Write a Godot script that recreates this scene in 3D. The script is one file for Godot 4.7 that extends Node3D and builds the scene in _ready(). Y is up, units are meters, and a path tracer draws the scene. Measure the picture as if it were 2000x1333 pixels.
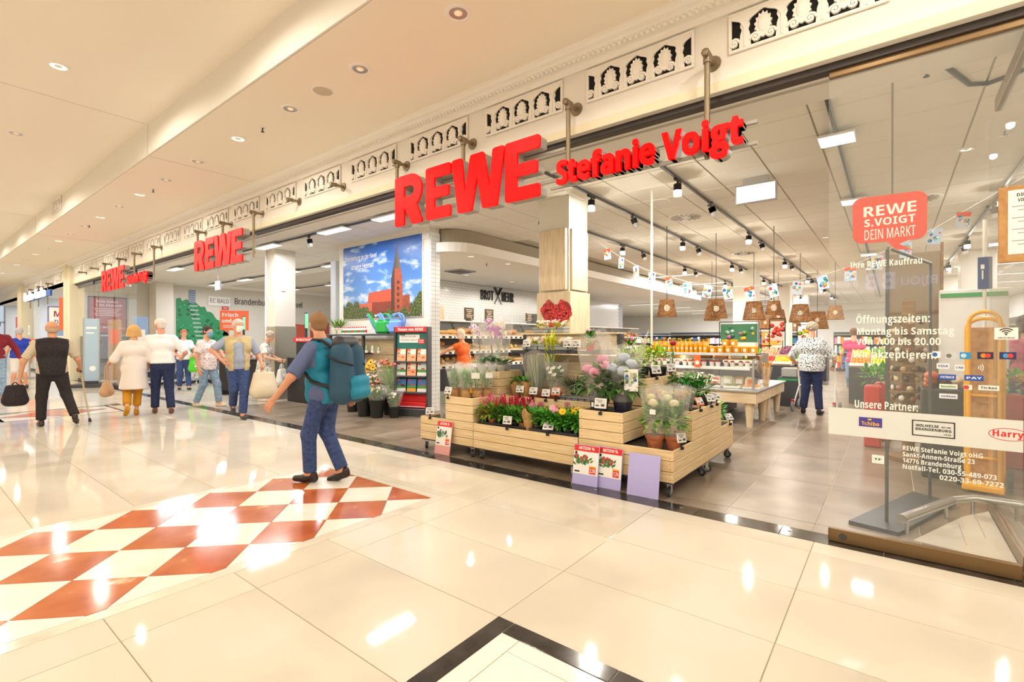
extends Node3D
# A shopping-mall passage with an open supermarket front. x runs along the shop front, -z into the shop, y up, metres.
const SHOP_Z := -3.95
const CEIL := 3.53
var M := {}
var names := {}
var rng := RandomNumberGenerator.new()
var cache := {}

# ---------- geometry builder ----------
class B:
	var v := PackedVector3Array()
	var n := PackedVector3Array()
	var u := PackedVector2Array()
	var c := PackedColorArray()
	var tint := Color.WHITE
	var X := Transform3D()
	func tri(a: Vector3, b: Vector3, d: Vector3, na: Vector3, nb: Vector3, nd: Vector3, ua := Vector2(), ub := Vector2(), ud := Vector2()) -> void:
		# counter-clockwise seen from outside; stored clockwise
		v.append(X * a); v.append(X * d); v.append(X * b)
		var bs := X.basis
		n.append((bs * na).normalized()); n.append((bs * nd).normalized()); n.append((bs * nb).normalized())
		u.append(ua); u.append(ud); u.append(ub)
		c.append(tint); c.append(tint); c.append(tint)
	func quad(a: Vector3, b: Vector3, d: Vector3, e: Vector3, uv := Rect2(0, 0, 1, 1)) -> void:
		var nn := (b - a).cross(e - a)
		if nn.length_squared() < 1e-14:
			nn = (d - b).cross(e - b)
		nn = nn.normalized()
		var p := uv.position
		var q := uv.end
		tri(a, b, d, nn, nn, nn, Vector2(p.x, q.y), Vector2(q.x, q.y), Vector2(q.x, p.y))
		tri(a, d, e, nn, nn, nn, Vector2(p.x, q.y), Vector2(q.x, p.y), Vector2(p.x, p.y))
	func face(a: Vector3, b: Vector3, d: Vector3) -> void:
		var nn := (b - a).cross(d - a).normalized()
		tri(a, b, d, nn, nn, nn)
	func box(ctr: Vector3, s: Vector3, bev := 0.0, rot := Basis()) -> B:
		var h := s * 0.5
		var keep := X
		X = X * Transform3D(rot, ctr)
		if bev <= 0.0:
			quad(Vector3(-h.x, -h.y, h.z), Vector3(h.x, -h.y, h.z), Vector3(h.x, h.y, h.z), Vector3(-h.x, h.y, h.z))
			quad(Vector3(h.x, -h.y, -h.z), Vector3(-h.x, -h.y, -h.z), Vector3(-h.x, h.y, -h.z), Vector3(h.x, h.y, -h.z))
			quad(Vector3(h.x, -h.y, h.z), Vector3(h.x, -h.y, -h.z), Vector3(h.x, h.y, -h.z), Vector3(h.x, h.y, h.z))
			quad(Vector3(-h.x, -h.y, -h.z), Vector3(-h.x, -h.y, h.z), Vector3(-h.x, h.y, h.z), Vector3(-h.x, h.y, -h.z))
			quad(Vector3(-h.x, h.y, h.z), Vector3(h.x, h.y, h.z), Vector3(h.x, h.y, -h.z), Vector3(-h.x, h.y, -h.z))
			quad(Vector3(-h.x, -h.y, -h.z), Vector3(h.x, -h.y, -h.z), Vector3(h.x, -h.y, h.z), Vector3(-h.x, -h.y, h.z))
		else:
			var b := minf(bev, minf(h.x, minf(h.y, h.z)) * 0.95)
			for sg in [-1.0, 1.0]:
				for ax in 3:
					var i := ax
					var j := (ax + 1) % 3
					var k := (ax + 2) % 3
					var q := []
					for t in [[-1, -1], [1, -1], [1, 1], [-1, 1]]:
						var p := Vector3()
						p[i] = sg * h[i]; p[j] = t[0] * (h[j] - b); p[k] = t[1] * (h[k] - b)
						q.append(p)
					if sg > 0: quad(q[0], q[1], q[2], q[3])
					else: quad(q[3], q[2], q[1], q[0])
			for ax in 3:
				var i := ax
				var j := (ax + 1) % 3
				var k := (ax + 2) % 3
				for sj in [-1.0, 1.0]:
					for sk in [-1.0, 1.0]:
						var p := Vector3(); var q := Vector3(); var r := Vector3(); var t := Vector3()
						p[i] = -(h[i] - b); q[i] = h[i] - b; r[i] = h[i] - b; t[i] = -(h[i] - b)
						p[j] = sj * h[j]; q[j] = sj * h[j]; r[j] = sj * (h[j] - b); t[j] = sj * (h[j] - b)
						p[k] = sk * (h[k] - b); q[k] = sk * (h[k] - b); r[k] = sk * h[k]; t[k] = sk * h[k]
						if sj * sk > 0: quad(p, q, r, t)
						else: quad(t, r, q, p)
			for sx in [-1.0, 1.0]:
				for sy in [-1.0, 1.0]:
					for sz in [-1.0, 1.0]:
						var p := Vector3(sx * h.x, sy * (h.y - b), sz * (h.z - b))
						var q := Vector3(sx * (h.x - b), sy * h.y, sz * (h.z - b))
						var r := Vector3(sx * (h.x - b), sy * (h.y - b), sz * h.z)
						if sx * sy * sz > 0: face(p, q, r)
						else: face(r, q, p)
		X = keep
		return self
	func cyl(a: Vector3, b: Vector3, r0: float, r1: float, seg := 10, caps := true) -> B:
		var d := (b - a).normalized()
		var s := d.cross(Vector3.UP if absf(d.y) < 0.95 else Vector3.RIGHT).normalized()
		var t := s.cross(d)
		for i in seg:
			var w0 := TAU * i / seg
			var w1 := TAU * (i + 1) / seg
			var e0 := s * cos(w0) - t * sin(w0)
			var e1 := s * cos(w1) - t * sin(w1)
			var u0 := float(i) / seg
			var u1 := float(i + 1) / seg
			tri(a + e0 * r0, a + e1 * r0, b + e1 * r1, e0, e1, e1, Vector2(u0, 1), Vector2(u1, 1), Vector2(u1, 0))
			tri(a + e0 * r0, b + e1 * r1, b + e0 * r1, e0, e1, e0, Vector2(u0, 1), Vector2(u1, 0), Vector2(u0, 0))
			if caps:
				if r1 > 0.0: tri(b, b + e0 * r1, b + e1 * r1, d, d, d)
				if r0 > 0.0: tri(a, a + e1 * r0, a + e0 * r0, -d, -d, -d)
		return self
	func tube(pts: PackedVector3Array, rad, seg := 6, closed_ends := true) -> B:
		var m := pts.size()
		var rings := []
		var s := Vector3()
		for i in m:
			var d := (pts[mini(i + 1, m - 1)] - pts[maxi(i - 1, 0)]).normalized()
			if i == 0:
				s = d.cross(Vector3.UP if absf(d.y) < 0.9 else Vector3.RIGHT).normalized()
			else:
				s = (s - d * s.dot(d)).normalized()
			var t := s.cross(d)
			var r: float = rad[i] if rad is Array or rad is PackedFloat32Array else rad
			var ring := []
			for k in seg:
				var w := TAU * k / seg
				var e := s * cos(w) - t * sin(w)
				ring.append([pts[i] + e * r, e])
			rings.append(ring)
		for i in m - 1:
			for k in seg:
				var a = rings[i][k]; var b = rings[i][(k + 1) % seg]; var d2 = rings[i + 1][(k + 1) % seg]; var e2 = rings[i + 1][k]
				tri(a[0], b[0], d2[0], a[1], b[1], d2[1])
				tri(a[0], d2[0], e2[0], a[1], d2[1], e2[1])
		if closed_ends:
			for k in seg:
				var d0 := (pts[0] - pts[1]).normalized()
				var d1 := (pts[m - 1] - pts[m - 2]).normalized()
				tri(pts[0], rings[0][(k + 1) % seg][0], rings[0][k][0], d0, d0, d0)
				tri(pts[m - 1], rings[m - 1][k][0], rings[m - 1][(k + 1) % seg][0], d1, d1, d1)
		return self
	func lathe(prof: Array, seg := 14, at := Vector3()) -> B:
		# profile of Vector2(radius, height) from bottom to top, outside on the right
		for j in prof.size() - 1:
			var p: Vector2 = prof[j]
			var q: Vector2 = prof[j + 1]
			var nn := Vector2(q.y - p.y, p.x - q.x).normalized()
			for i in seg:
				var w0 := TAU * i / seg
				var w1 := TAU * (i + 1) / seg
				var e0 := Vector3(sin(w0), 0, cos(w0))
				var e1 := Vector3(sin(w1), 0, cos(w1))
				var n0 := e0 * nn.x + Vector3.UP * nn.y
				var n1 := e1 * nn.x + Vector3.UP * nn.y
				var a := at + e0 * p.x + Vector3.UP * p.y
				var b := at + e1 * p.x + Vector3.UP * p.y
				var d := at + e1 * q.x + Vector3.UP * q.y
				var e := at + e0 * q.x + Vector3.UP * q.y
				if p.x > 1e-5: tri(a, b, d, n0, n1, n1, Vector2(float(i) / seg, 1), Vector2(float(i + 1) / seg, 1), Vector2(float(i + 1) / seg, 0))
				if q.x > 1e-5: tri(a, d, e, n0, n1, n0, Vector2(float(i) / seg, 1), Vector2(float(i + 1) / seg, 0), Vector2(float(i) / seg, 0))
		return self
	func ball(ctr: Vector3, r: Vector3, seg := 8, rings := 5, rot := Basis()) -> B:
		var keep := X
		X = X * Transform3D(rot, ctr)
		for j in rings:
			var a0 := PI * j / rings - PI / 2
			var a1 := PI * (j + 1) / rings - PI / 2
			for i in seg:
				var w0 := TAU * i / seg
				var w1 := TAU * (i + 1) / seg
				var e := [Vector3(cos(a0) * sin(w0), sin(a0), cos(a0) * cos(w0)), Vector3(cos(a0) * sin(w1), sin(a0), cos(a0) * cos(w1)), Vector3(cos(a1) * sin(w1), sin(a1), cos(a1) * cos(w1)), Vector3(cos(a1) * sin(w0), sin(a1), cos(a1) * cos(w0))]
				var nn := []
				for p in e: nn.append((p / r).normalized())
				if j > 0: tri(e[0] * r, e[1] * r, e[2] * r, nn[0], nn[1], nn[2])
				if j < rings - 1: tri(e[0] * r, e[2] * r, e[3] * r, nn[0], nn[2], nn[3])
		X = keep
		return self
	func prism(poly: PackedVector2Array, z0: float, z1: float, at := Transform3D()) -> B:
		# polygon in xy, extruded along z
		var keep := X
		X = X * at
		if Geometry2D.is_polygon_clockwise(poly):
			poly = poly.duplicate(); poly.reverse()
		var ix := Geometry2D.triangulate_polygon(poly)
		for i in range(0, ix.size(), 3):
			var a := poly[ix[i]]; var b := poly[ix[i + 1]]; var d := poly[ix[i + 2]]
			if (b - a).cross(d - a) < 0:
				var t := b; b = d; d = t
			var f := Vector3(0, 0, 1)
			tri(Vector3(a.x, a.y, z1), Vector3(b.x, b.y, z1), Vector3(d.x, d.y, z1), f, f, f)
			tri(Vector3(a.x, a.y, z0), Vector3(d.x, d.y, z0), Vector3(b.x, b.y, z0), -f, -f, -f)
		var m := poly.size()
		for i in m:
			var a := poly[i]; var b := poly[(i + 1) % m]
			quad(Vector3(a.x, a.y, z0), Vector3(b.x, b.y, z0), Vector3(b.x, b.y, z1), Vector3(a.x, a.y, z1))
		X = keep
		return self
	func leaf(base: Vector3, dir: Vector3, up: Vector3, ln: float, wd: float, droop := 0.3, segs := 3) -> B:
		# a two-sided pointed blade, folded a little along its middle
		var d := dir.normalized()
		var s := d.cross(up).normalized()
		var u2 := s.cross(d).normalized()
		var pl := base; var pr := base; var pm := base
		for i in range(1, segs + 1):
			var t := float(i) / segs
			var w := wd * 0.5 * sin(PI * pow(t, 0.7)) if i < segs else 0.0
			var m := base + d * ln * t + u2 * (-droop * ln * t * t)
			var a := m - s * w + u2 * w * 0.35
			var b := m + s * w + u2 * w * 0.35
			for pair in [[pm, m, a, pl], [pr, b, m, pm]]:
				var nn: Vector3 = (pair[1] - pair[0]).cross(pair[2] - pair[0])
				if nn.length_squared() < 1e-16: nn = (pair[2] - pair[0]).cross(pair[3] - pair[0])
				nn = nn.normalized()
				if nn.dot(u2) < 0:
					nn = -nn
					tri(pair[0], pair[2], pair[1], nn, nn, nn)
					tri(pair[0], pair[3], pair[2], nn, nn, nn)
				else:
					tri(pair[0], pair[1], pair[2], nn, nn, nn)
					tri(pair[0], pair[2], pair[3], nn, nn, nn)
			pl = a; pr = b; pm = m
		return self
	func add(o: B, at := Transform3D()) -> B:
		for i in o.v.size():
			v.append(at * o.v[i]); n.append((at.basis * o.n[i]).normalized())
		u.append_array(o.u); c.append_array(o.c)
		return self
	func mesh() -> ArrayMesh:
		var a := []
		a.resize(Mesh.ARRAY_MAX)
		a[Mesh.ARRAY_VERTEX] = v; a[Mesh.ARRAY_NORMAL] = n; a[Mesh.ARRAY_TEX_UV] = u; a[Mesh.ARRAY_COLOR] = c
		var m := ArrayMesh.new()
		if v.size(): m.add_surface_from_arrays(Mesh.PRIMITIVE_TRIANGLES, a)
		return m

# ---------- scene helpers ----------
func numbered(s: String) -> String:
	if not names.has(s):
		names[s] = 0
		return s
	names[s] += 1
	return "%s_%03d" % [s, names[s]]

func obj(called: String, what, m: Material, parent: Node = null) -> MeshInstance3D:
	var o := MeshInstance3D.new()
	o.mesh = what.mesh() if what is B else what
	o.material_override = m
	if parent == null:
		o.name = numbered(called)
		add_child(o)
	else:
		o.name = called
		parent.add_child(o, true)
	return o

func thing(called: String, label: String, category: String, at := Vector3.ZERO, turn := 0.0, group := "") -> Node3D:
	var o := Node3D.new()
	o.name = numbered(called)
	add_child(o)
	o.position = at
	o.rotation.y = turn
	return tag(o, label, category, group)

func tag(o: Node3D, label: String, category: String, group := "") -> Node3D:
	o.set_meta("label", label)
	o.set_meta("category", category)
	if group: o.set_meta("group", group)
	return o

func dup(src: Node3D, at: Vector3, turn: float, label: String) -> Node3D:
	var o: Node3D = src.duplicate()
	var base := String(src.name)
	var k := base.rfind("_")
	if k > 0 and base.substr(k + 1).is_valid_int(): base = base.substr(0, k)
	o.name = numbered(base)
	add_child(o)
	o.position = at
	o.rotation.y = turn
	o.set_meta("label", label)
	return o

func struct(called: String, what, m: Material, parent: Node = null) -> MeshInstance3D:
	var o := obj(called, what, m, parent)
	o.set_meta("kind", "structure")
	return o

func stuff(o: Node3D) -> Node3D:
	o.set_meta("kind", "stuff")
	return o

func nb() -> B:
	return B.new()

func nth(i: int) -> String:
	return ["first", "second", "third", "fourth", "fifth", "sixth", "seventh", "eighth", "ninth", "tenth", "eleventh", "twelfth", "thirteenth", "fourteenth", "fifteenth", "sixteenth", "seventeenth", "eighteenth", "nineteenth", "twentieth", "twenty-first", "twenty-second", "twenty-third", "twenty-fourth", "twenty-fifth", "twenty-sixth", "twenty-seventh", "twenty-eighth", "twenty-ninth", "thirtieth"][mini(i, 29)]

func rf(a: float, b: float) -> float:
	return rng.randf_range(a, b)

func xf(at: Vector3, turn := 0.0, tilt := 0.0) -> Transform3D:
	return Transform3D(Basis(Vector3.UP, turn) * Basis(Vector3.RIGHT, tilt), at)

# flat or raised lettering; height is that of a capital
func text_mesh(s: String, height: float, depth := 0.001, bold := true, serif := false) -> TextMesh:
	var f := SystemFont.new()
	f.font_names = PackedStringArray(["Droid Serif" if serif else "Droid Sans"])
	f.font_weight = 700 if bold else 400
	var t := TextMesh.new()
	t.font = f
	t.text = s
	t.font_size = 48
	t.pixel_size = height / (48.0 * 0.714)
	t.depth = depth
	t.curve_step = 2.0 if height < 0.15 else 0.6
	return t

func write(parent: Node, s: String, at: Vector3, height: float, m: Material, width := 0.0, basis := Basis(), bold := true, depth := 0.001, called := "lettering") -> MeshInstance3D:
	var t := text_mesh(s, height, depth, bold)
	var o := obj(called, t, m, parent)
	var w := t.get_aabb().size.x
	var k := width / w if width > 0.0 and w > 0.0 else 1.0
	o.transform = Transform3D(basis * Basis.from_scale(Vector3(k, 1, 1)), at)
	return o

# ---------- materials ----------
func noise_tex(freq: float, cols: Array, offs: Array, oct := 3, size := 256, type := FastNoiseLite.TYPE_SIMPLEX_SMOOTH, seed_ := 1, normal := false, stretch := Vector3.ONE) -> NoiseTexture2D:
	var t := NoiseTexture2D.new()
	t.width = size; t.height = size
	var f := FastNoiseLite.new()
	f.seed = seed_
	f.noise_type = type
	f.frequency = freq
	f.fractal_octaves = oct
	t.noise = f
	t.seamless = true
	t.seamless_blend_skirt = 0.15
	if normal:
		t.as_normal_map = true
		t.bump_strength = 4.0
	elif cols.size():
		var g := Gradient.new()
		g.offsets = PackedFloat32Array(offs)
		var pc := PackedColorArray()
		for q in cols: pc.append(Color(q) if not q is Color else q)
		g.colors = pc
		t.color_ramp = g
	return t

func mat(key: String, col, rough := 0.6, metal := 0.0) -> StandardMaterial3D:
	if M.has(key): return M[key]
	var m := StandardMaterial3D.new()
	m.resource_name = key
	m.albedo_color = Color(col)
	m.roughness = rough
	m.metallic = metal
	M[key] = m
	return m

func tex_mat(key: String, tex: Texture2D, rough := 0.6, scale := 0.0, world := false) -> StandardMaterial3D:
	if M.has(key): return M[key]
	var m := mat(key, "ffffff", rough)
	m.albedo_texture = tex
	if scale > 0.0:
		m.uv1_triplanar = true
		m.uv1_world_triplanar = world
		m.uv1_scale = Vector3.ONE * scale
	return m

func lamp_mat(key: String, col, e: float) -> StandardMaterial3D:
	if M.has(key): return M[key]
	var m := mat(key, col, 0.5)
	m.emission_enabled = true
	m.emission = Color(col)
	m.emission_energy_multiplier = e
	return m

func glass_mat(key: String, col, alpha: float, rough := 0.0) -> StandardMaterial3D:
	if M.has(key): return M[key]
	var c := Color(col)
	c.a = alpha
	var m := mat(key, c, rough)
	m.albedo_color = c
	m.transparency = BaseMaterial3D.TRANSPARENCY_ALPHA
	return m

func vmat(key: String, rough := 0.7, back := 0.0) -> StandardMaterial3D:
	# colour from the vertices
	if M.has(key): return M[key]
	var m := mat(key, "ffffff", rough)
	m.vertex_color_use_as_albedo = true
	if back > 0.0:
		m.backlight_enabled = true
		m.backlight = Color(back, back, back)
	return m

func lin(s) -> Color:
	return Color(s).srgb_to_linear()

func make_materials() -> void:
	# polished cream mall tiles, a few tones
	for i in 4:
		var a := Color("dad2c1").darkened(0.012 * i)
		var t := noise_tex(0.004 + 0.001 * i, [a.lightened(0.12), a, a.darkened(0.05)], [0.25, 0.55, 0.9], 3, 256, FastNoiseLite.TYPE_SIMPLEX_SMOOTH, 10 + i)
		tex_mat("mall_tile%d" % i, t, 0.05, 0.45, true).metallic_specular = 0.29
	mat("mall_joint", "9c8f78", 0.7)
	tex_mat("granite", noise_tex(0.02, ["2b2826", "3a3633", "4a4541", "8a8378"], [0.0, 0.5, 0.86, 1.0], 4, 256, FastNoiseLite.TYPE_SIMPLEX_SMOOTH, 30), 0.12, 0.9, true)
	tex_mat("red_marble", noise_tex(0.012, ["a85228", "b96434", "c2703f", "e8cdb4"], [0.0, 0.45, 0.83, 1.0], 4, 256, FastNoiseLite.TYPE_SIMPLEX_SMOOTH, 31), 0.12, 0.8, true)
	tex_mat("white_marble", noise_tex(0.01, ["efe9da", "f4efe3", "e6dfce"], [0.0, 0.6, 1.0], 3, 256, FastNoiseLite.TYPE_SIMPLEX_SMOOTH, 32), 0.12, 0.6, true)
	tex_mat("grey_marble", noise_tex(0.02, ["d6cfbd", "dfd8c6", "c9c2b0"], [0.0, 0.6, 1.0], 3, 128, FastNoiseLite.TYPE_SIMPLEX_SMOOTH, 33), 0.15, 0.9, true)
	for i in 3:
		var a := Color("82725f").lightened(0.04 * i)
		tex_mat("shop_tile%d" % i, noise_tex(0.008, [a.darkened(0.16), a, a.lightened(0.14)], [0.1, 0.5, 0.95], 4, 256, FastNoiseLite.TYPE_SIMPLEX_SMOOTH, 40 + i), 0.3, 0.5, true)
	mat("shop_joint", "c4bbaa", 0.7)
	mat("plaster", "f7efe0", 0.85)
	mat("plaster_low", "f7eddb", 0.85)
	mat("plaster_white", "ece8df", 0.8)
	mat("stucco_white", "f4f0e8", 0.6)
	mat("jamb", "ebe2c6", 0.8)
	mat("ceil_tile", "f2eee2", 0.9)
	mat("ceil_grid", "d3cebf", 0.6)
	mat("shop_wall", "e0dccf", 0.8)
	mat("dark_hole", "0b0a09", 0.9)
	mat("bronze", "7d6443", 0.35, 0.6)
	mat("pipe", "8a7c64", 0.4, 0.5)
	mat("rail_dark", "2f2520", 0.5)
	mat("black", "17171a", 0.5)
	mat("dark", "2e2f33", 0.5)
	mat("grey", "8b8c8e", 0.5)
	mat("steel_dark", "4b4d52", 0.4, 0.4)
	mat("steel", "c2c4c6", 0.28, 0.9)
	mat("alu", "b9bbbb", 0.35, 0.7)
	mat("white", "f2f2f0", 0.5)
	mat("offwhite", "e8e2d4", 0.6)
	mat("red", "d31313", 0.35)
	var sr := mat("sign_red", "e00000", 0.35)
	sr.emission_enabled = true
	sr.emission = Color("ff0000")
	sr.metallic_specular = 0.25
	sr.emission_energy_multiplier = 1.1
	mat("sign_side", "a9a79f", 0.45)
	mat("print_white", "f6f4f0", 0.5)
	mat("print_black", "1c1c1c", 0.5)
	mat("print_red", "d8262a", 0.5)
	mat("print_orange", "ef6a35", 0.5)
	mat("print_teal", "1f6f68", 0.5)
	mat("print_blue", "2c5fb8", 0.5)
	mat("print_yellow", "f7c21c", 0.5)
	mat("print_green", "2f9a50", 0.5)
	mat("print_grey", "8c8c88", 0.5)
	glass_mat("pane", "f2fff8", 0.04).metallic_specular = 0.32
	glass_mat("glass_case", "f5fffb", 0.05)
	var cel := glass_mat("cellophane", "ffffff", 0.11, 0.08)
	cel.normal_enabled = true
	cel.normal_texture = noise_tex(0.03, [], [], 3, 256, FastNoiseLite.TYPE_SIMPLEX_SMOOTH, 60, true)
	cel.normal_scale = 1.0
	cel.uv1_triplanar = true
	cel.uv1_scale = Vector3.ONE * 3.0
	# woods
	var pine := tex_mat("pine", noise_tex(0.02, ["dcbc88", "e6cb9c", "edd6ad", "e1c492"], [0.0, 0.45, 0.75, 1.0], 3, 256, FastNoiseLite.TYPE_SIMPLEX_SMOOTH, 70), 0.6, 1.0)
	pine.uv1_scale = Vector3(0.3, 4, 0.3)
	var pale := tex_mat("pale_wood", noise_tex(0.02, ["cdb692", "dcc8a6", "e6d5b7"], [0.0, 0.55, 1.0], 3, 256, FastNoiseLite.TYPE_SIMPLEX_SMOOTH, 71), 0.6, 1.0)
	pale.uv1_scale = Vector3(3, 0.35, 3)
	var palh := tex_mat("pale_wood_lying", noise_tex(0.02, ["cdb692", "dcc8a6", "e6d5b7"], [0.0, 0.55, 1.0], 3, 256, FastNoiseLite.TYPE_SIMPLEX_SMOOTH, 72), 0.6, 1.0)
	palh.uv1_scale = Vector3(0.5, 5, 0.5)
	var brw := tex_mat("brown_wood", noise_tex(0.02, ["6d4f36", "84633f", "94744d"], [0.0, 0.55, 1.0], 3, 128, FastNoiseLite.TYPE_SIMPLEX_SMOOTH, 73), 0.6, 1.0)
	brw.uv1_scale = Vector3(0.5, 5, 0.5)
	tex_mat("kraft", noise_tex(0.03, ["a87b4b", "b98d5a", "c79c69"], [0.0, 0.5, 1.0], 3, 128, FastNoiseLite.TYPE_SIMPLEX_SMOOTH, 74), 0.85, 3.0)
	tex_mat("terracotta", noise_tex(0.03, ["8f4d2c", "a65e38", "b97249"], [0.0, 0.5, 1.0], 3, 128, FastNoiseLite.TYPE_SIMPLEX_SMOOTH, 75), 0.8, 3.0)
	tex_mat("soil", noise_tex(0.06, ["1d140d", "2f2218", "4a3829"], [0.0, 0.6, 1.0], 3, 128, FastNoiseLite.TYPE_SIMPLEX_SMOOTH, 76), 0.95, 4.0)
	tex_mat("wicker", noise_tex(0.05, ["4a3018", "8a5f33", "b48650"], [0.1, 0.5, 0.9], 2, 128, FastNoiseLite.TYPE_CELLULAR, 77), 0.8, 4.0)
	vmat("leaf", 0.55, 0.25)
	vmat("petal", 0.6, 0.25)
	vmat("paint", 0.5)
	vmat("gloss", 0.25)

# polygon offsets at a finer scale than the engine's own arcs
func grow(p: PackedVector2Array, d: float, join := Geometry2D.JOIN_ROUND) -> Array:
	var big := PackedVector2Array()
	for q in p: big.append(q * 1000.0)
	return shrunk(Geometry2D.offset_polygon(big, d * 1000.0, join))

func shrunk(l: Array) -> Array:
	var out := []
	for a in l:
		var b := PackedVector2Array()
		for q in a: b.append(q * 0.001)
		out.append(b)
	return out

func _ready() -> void:
	rng.seed = 7
	make_materials()
	# camera: level, 38 degrees turned from the shop's depth axis
	var cam := Camera3D.new()
	cam.name = "camera"
	cam.fov = 69.93
	cam.near = 0.05
	cam.far = 200.0
	add_child(cam)
	cam.position = Vector3(0, 1.4, 0)
	cam.rotation = Vector3(-0.0026, 0.6618, 0)
	cam.current = true
	var we := WorldEnvironment.new()
	we.name = "surroundings"
	var env := Environment.new()
	env.background_mode = Environment.BG_COLOR
	env.background_color = Color("c9d4e2")
	env.background_energy_multiplier = 3.0
	env.tonemap_mode = Environment.TONE_MAPPER_LINEAR
	env.tonemap_exposure = 0.34
	env.sdfgi_enabled = true
	env.ssao_enabled = true
	env.ssil_enabled = true
	we.environment = env
	add_child(we)
	build_floor()
	build_front()
	build_mall_shell()
	build_shop_shell()
	build_signs()
	build_fittings()
	build_planters()
	build_plants()
	build_flower_corner()
	build_bakery()
	build_shop_goods()
	build_left_shop()
	build_neighbours()
	build_right_side()
	build_people()


# ---------- floors ----------
# tiles of one size share a mesh; each has a hair-line bevel and lies 3 mm above its bed
func tile_mesh(s: Vector3, bev := 0.0015) -> ArrayMesh:
	var k := "tile %.3f %.3f %.3f" % [s.x, s.y, s.z]
	if not cache.has(k): cache[k] = nb().box(Vector3(0, 0, 0), s, bev).mesh()
	return cache[k]

func tile(parent: Node3D, called: String, x0: float, x1: float, z0: float, z1: float, m: Material, gap := 0.004, y := 0.0) -> void:
	if x1 - x0 < 0.02 or z1 - z0 < 0.02: return
	var o := obj(called, tile_mesh(Vector3(x1 - x0 - gap, 0.012, z1 - z0 - gap)), m, parent)
	o.position = Vector3((x0 + x1) / 2, y - 0.006, (z0 + z1) / 2)

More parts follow.
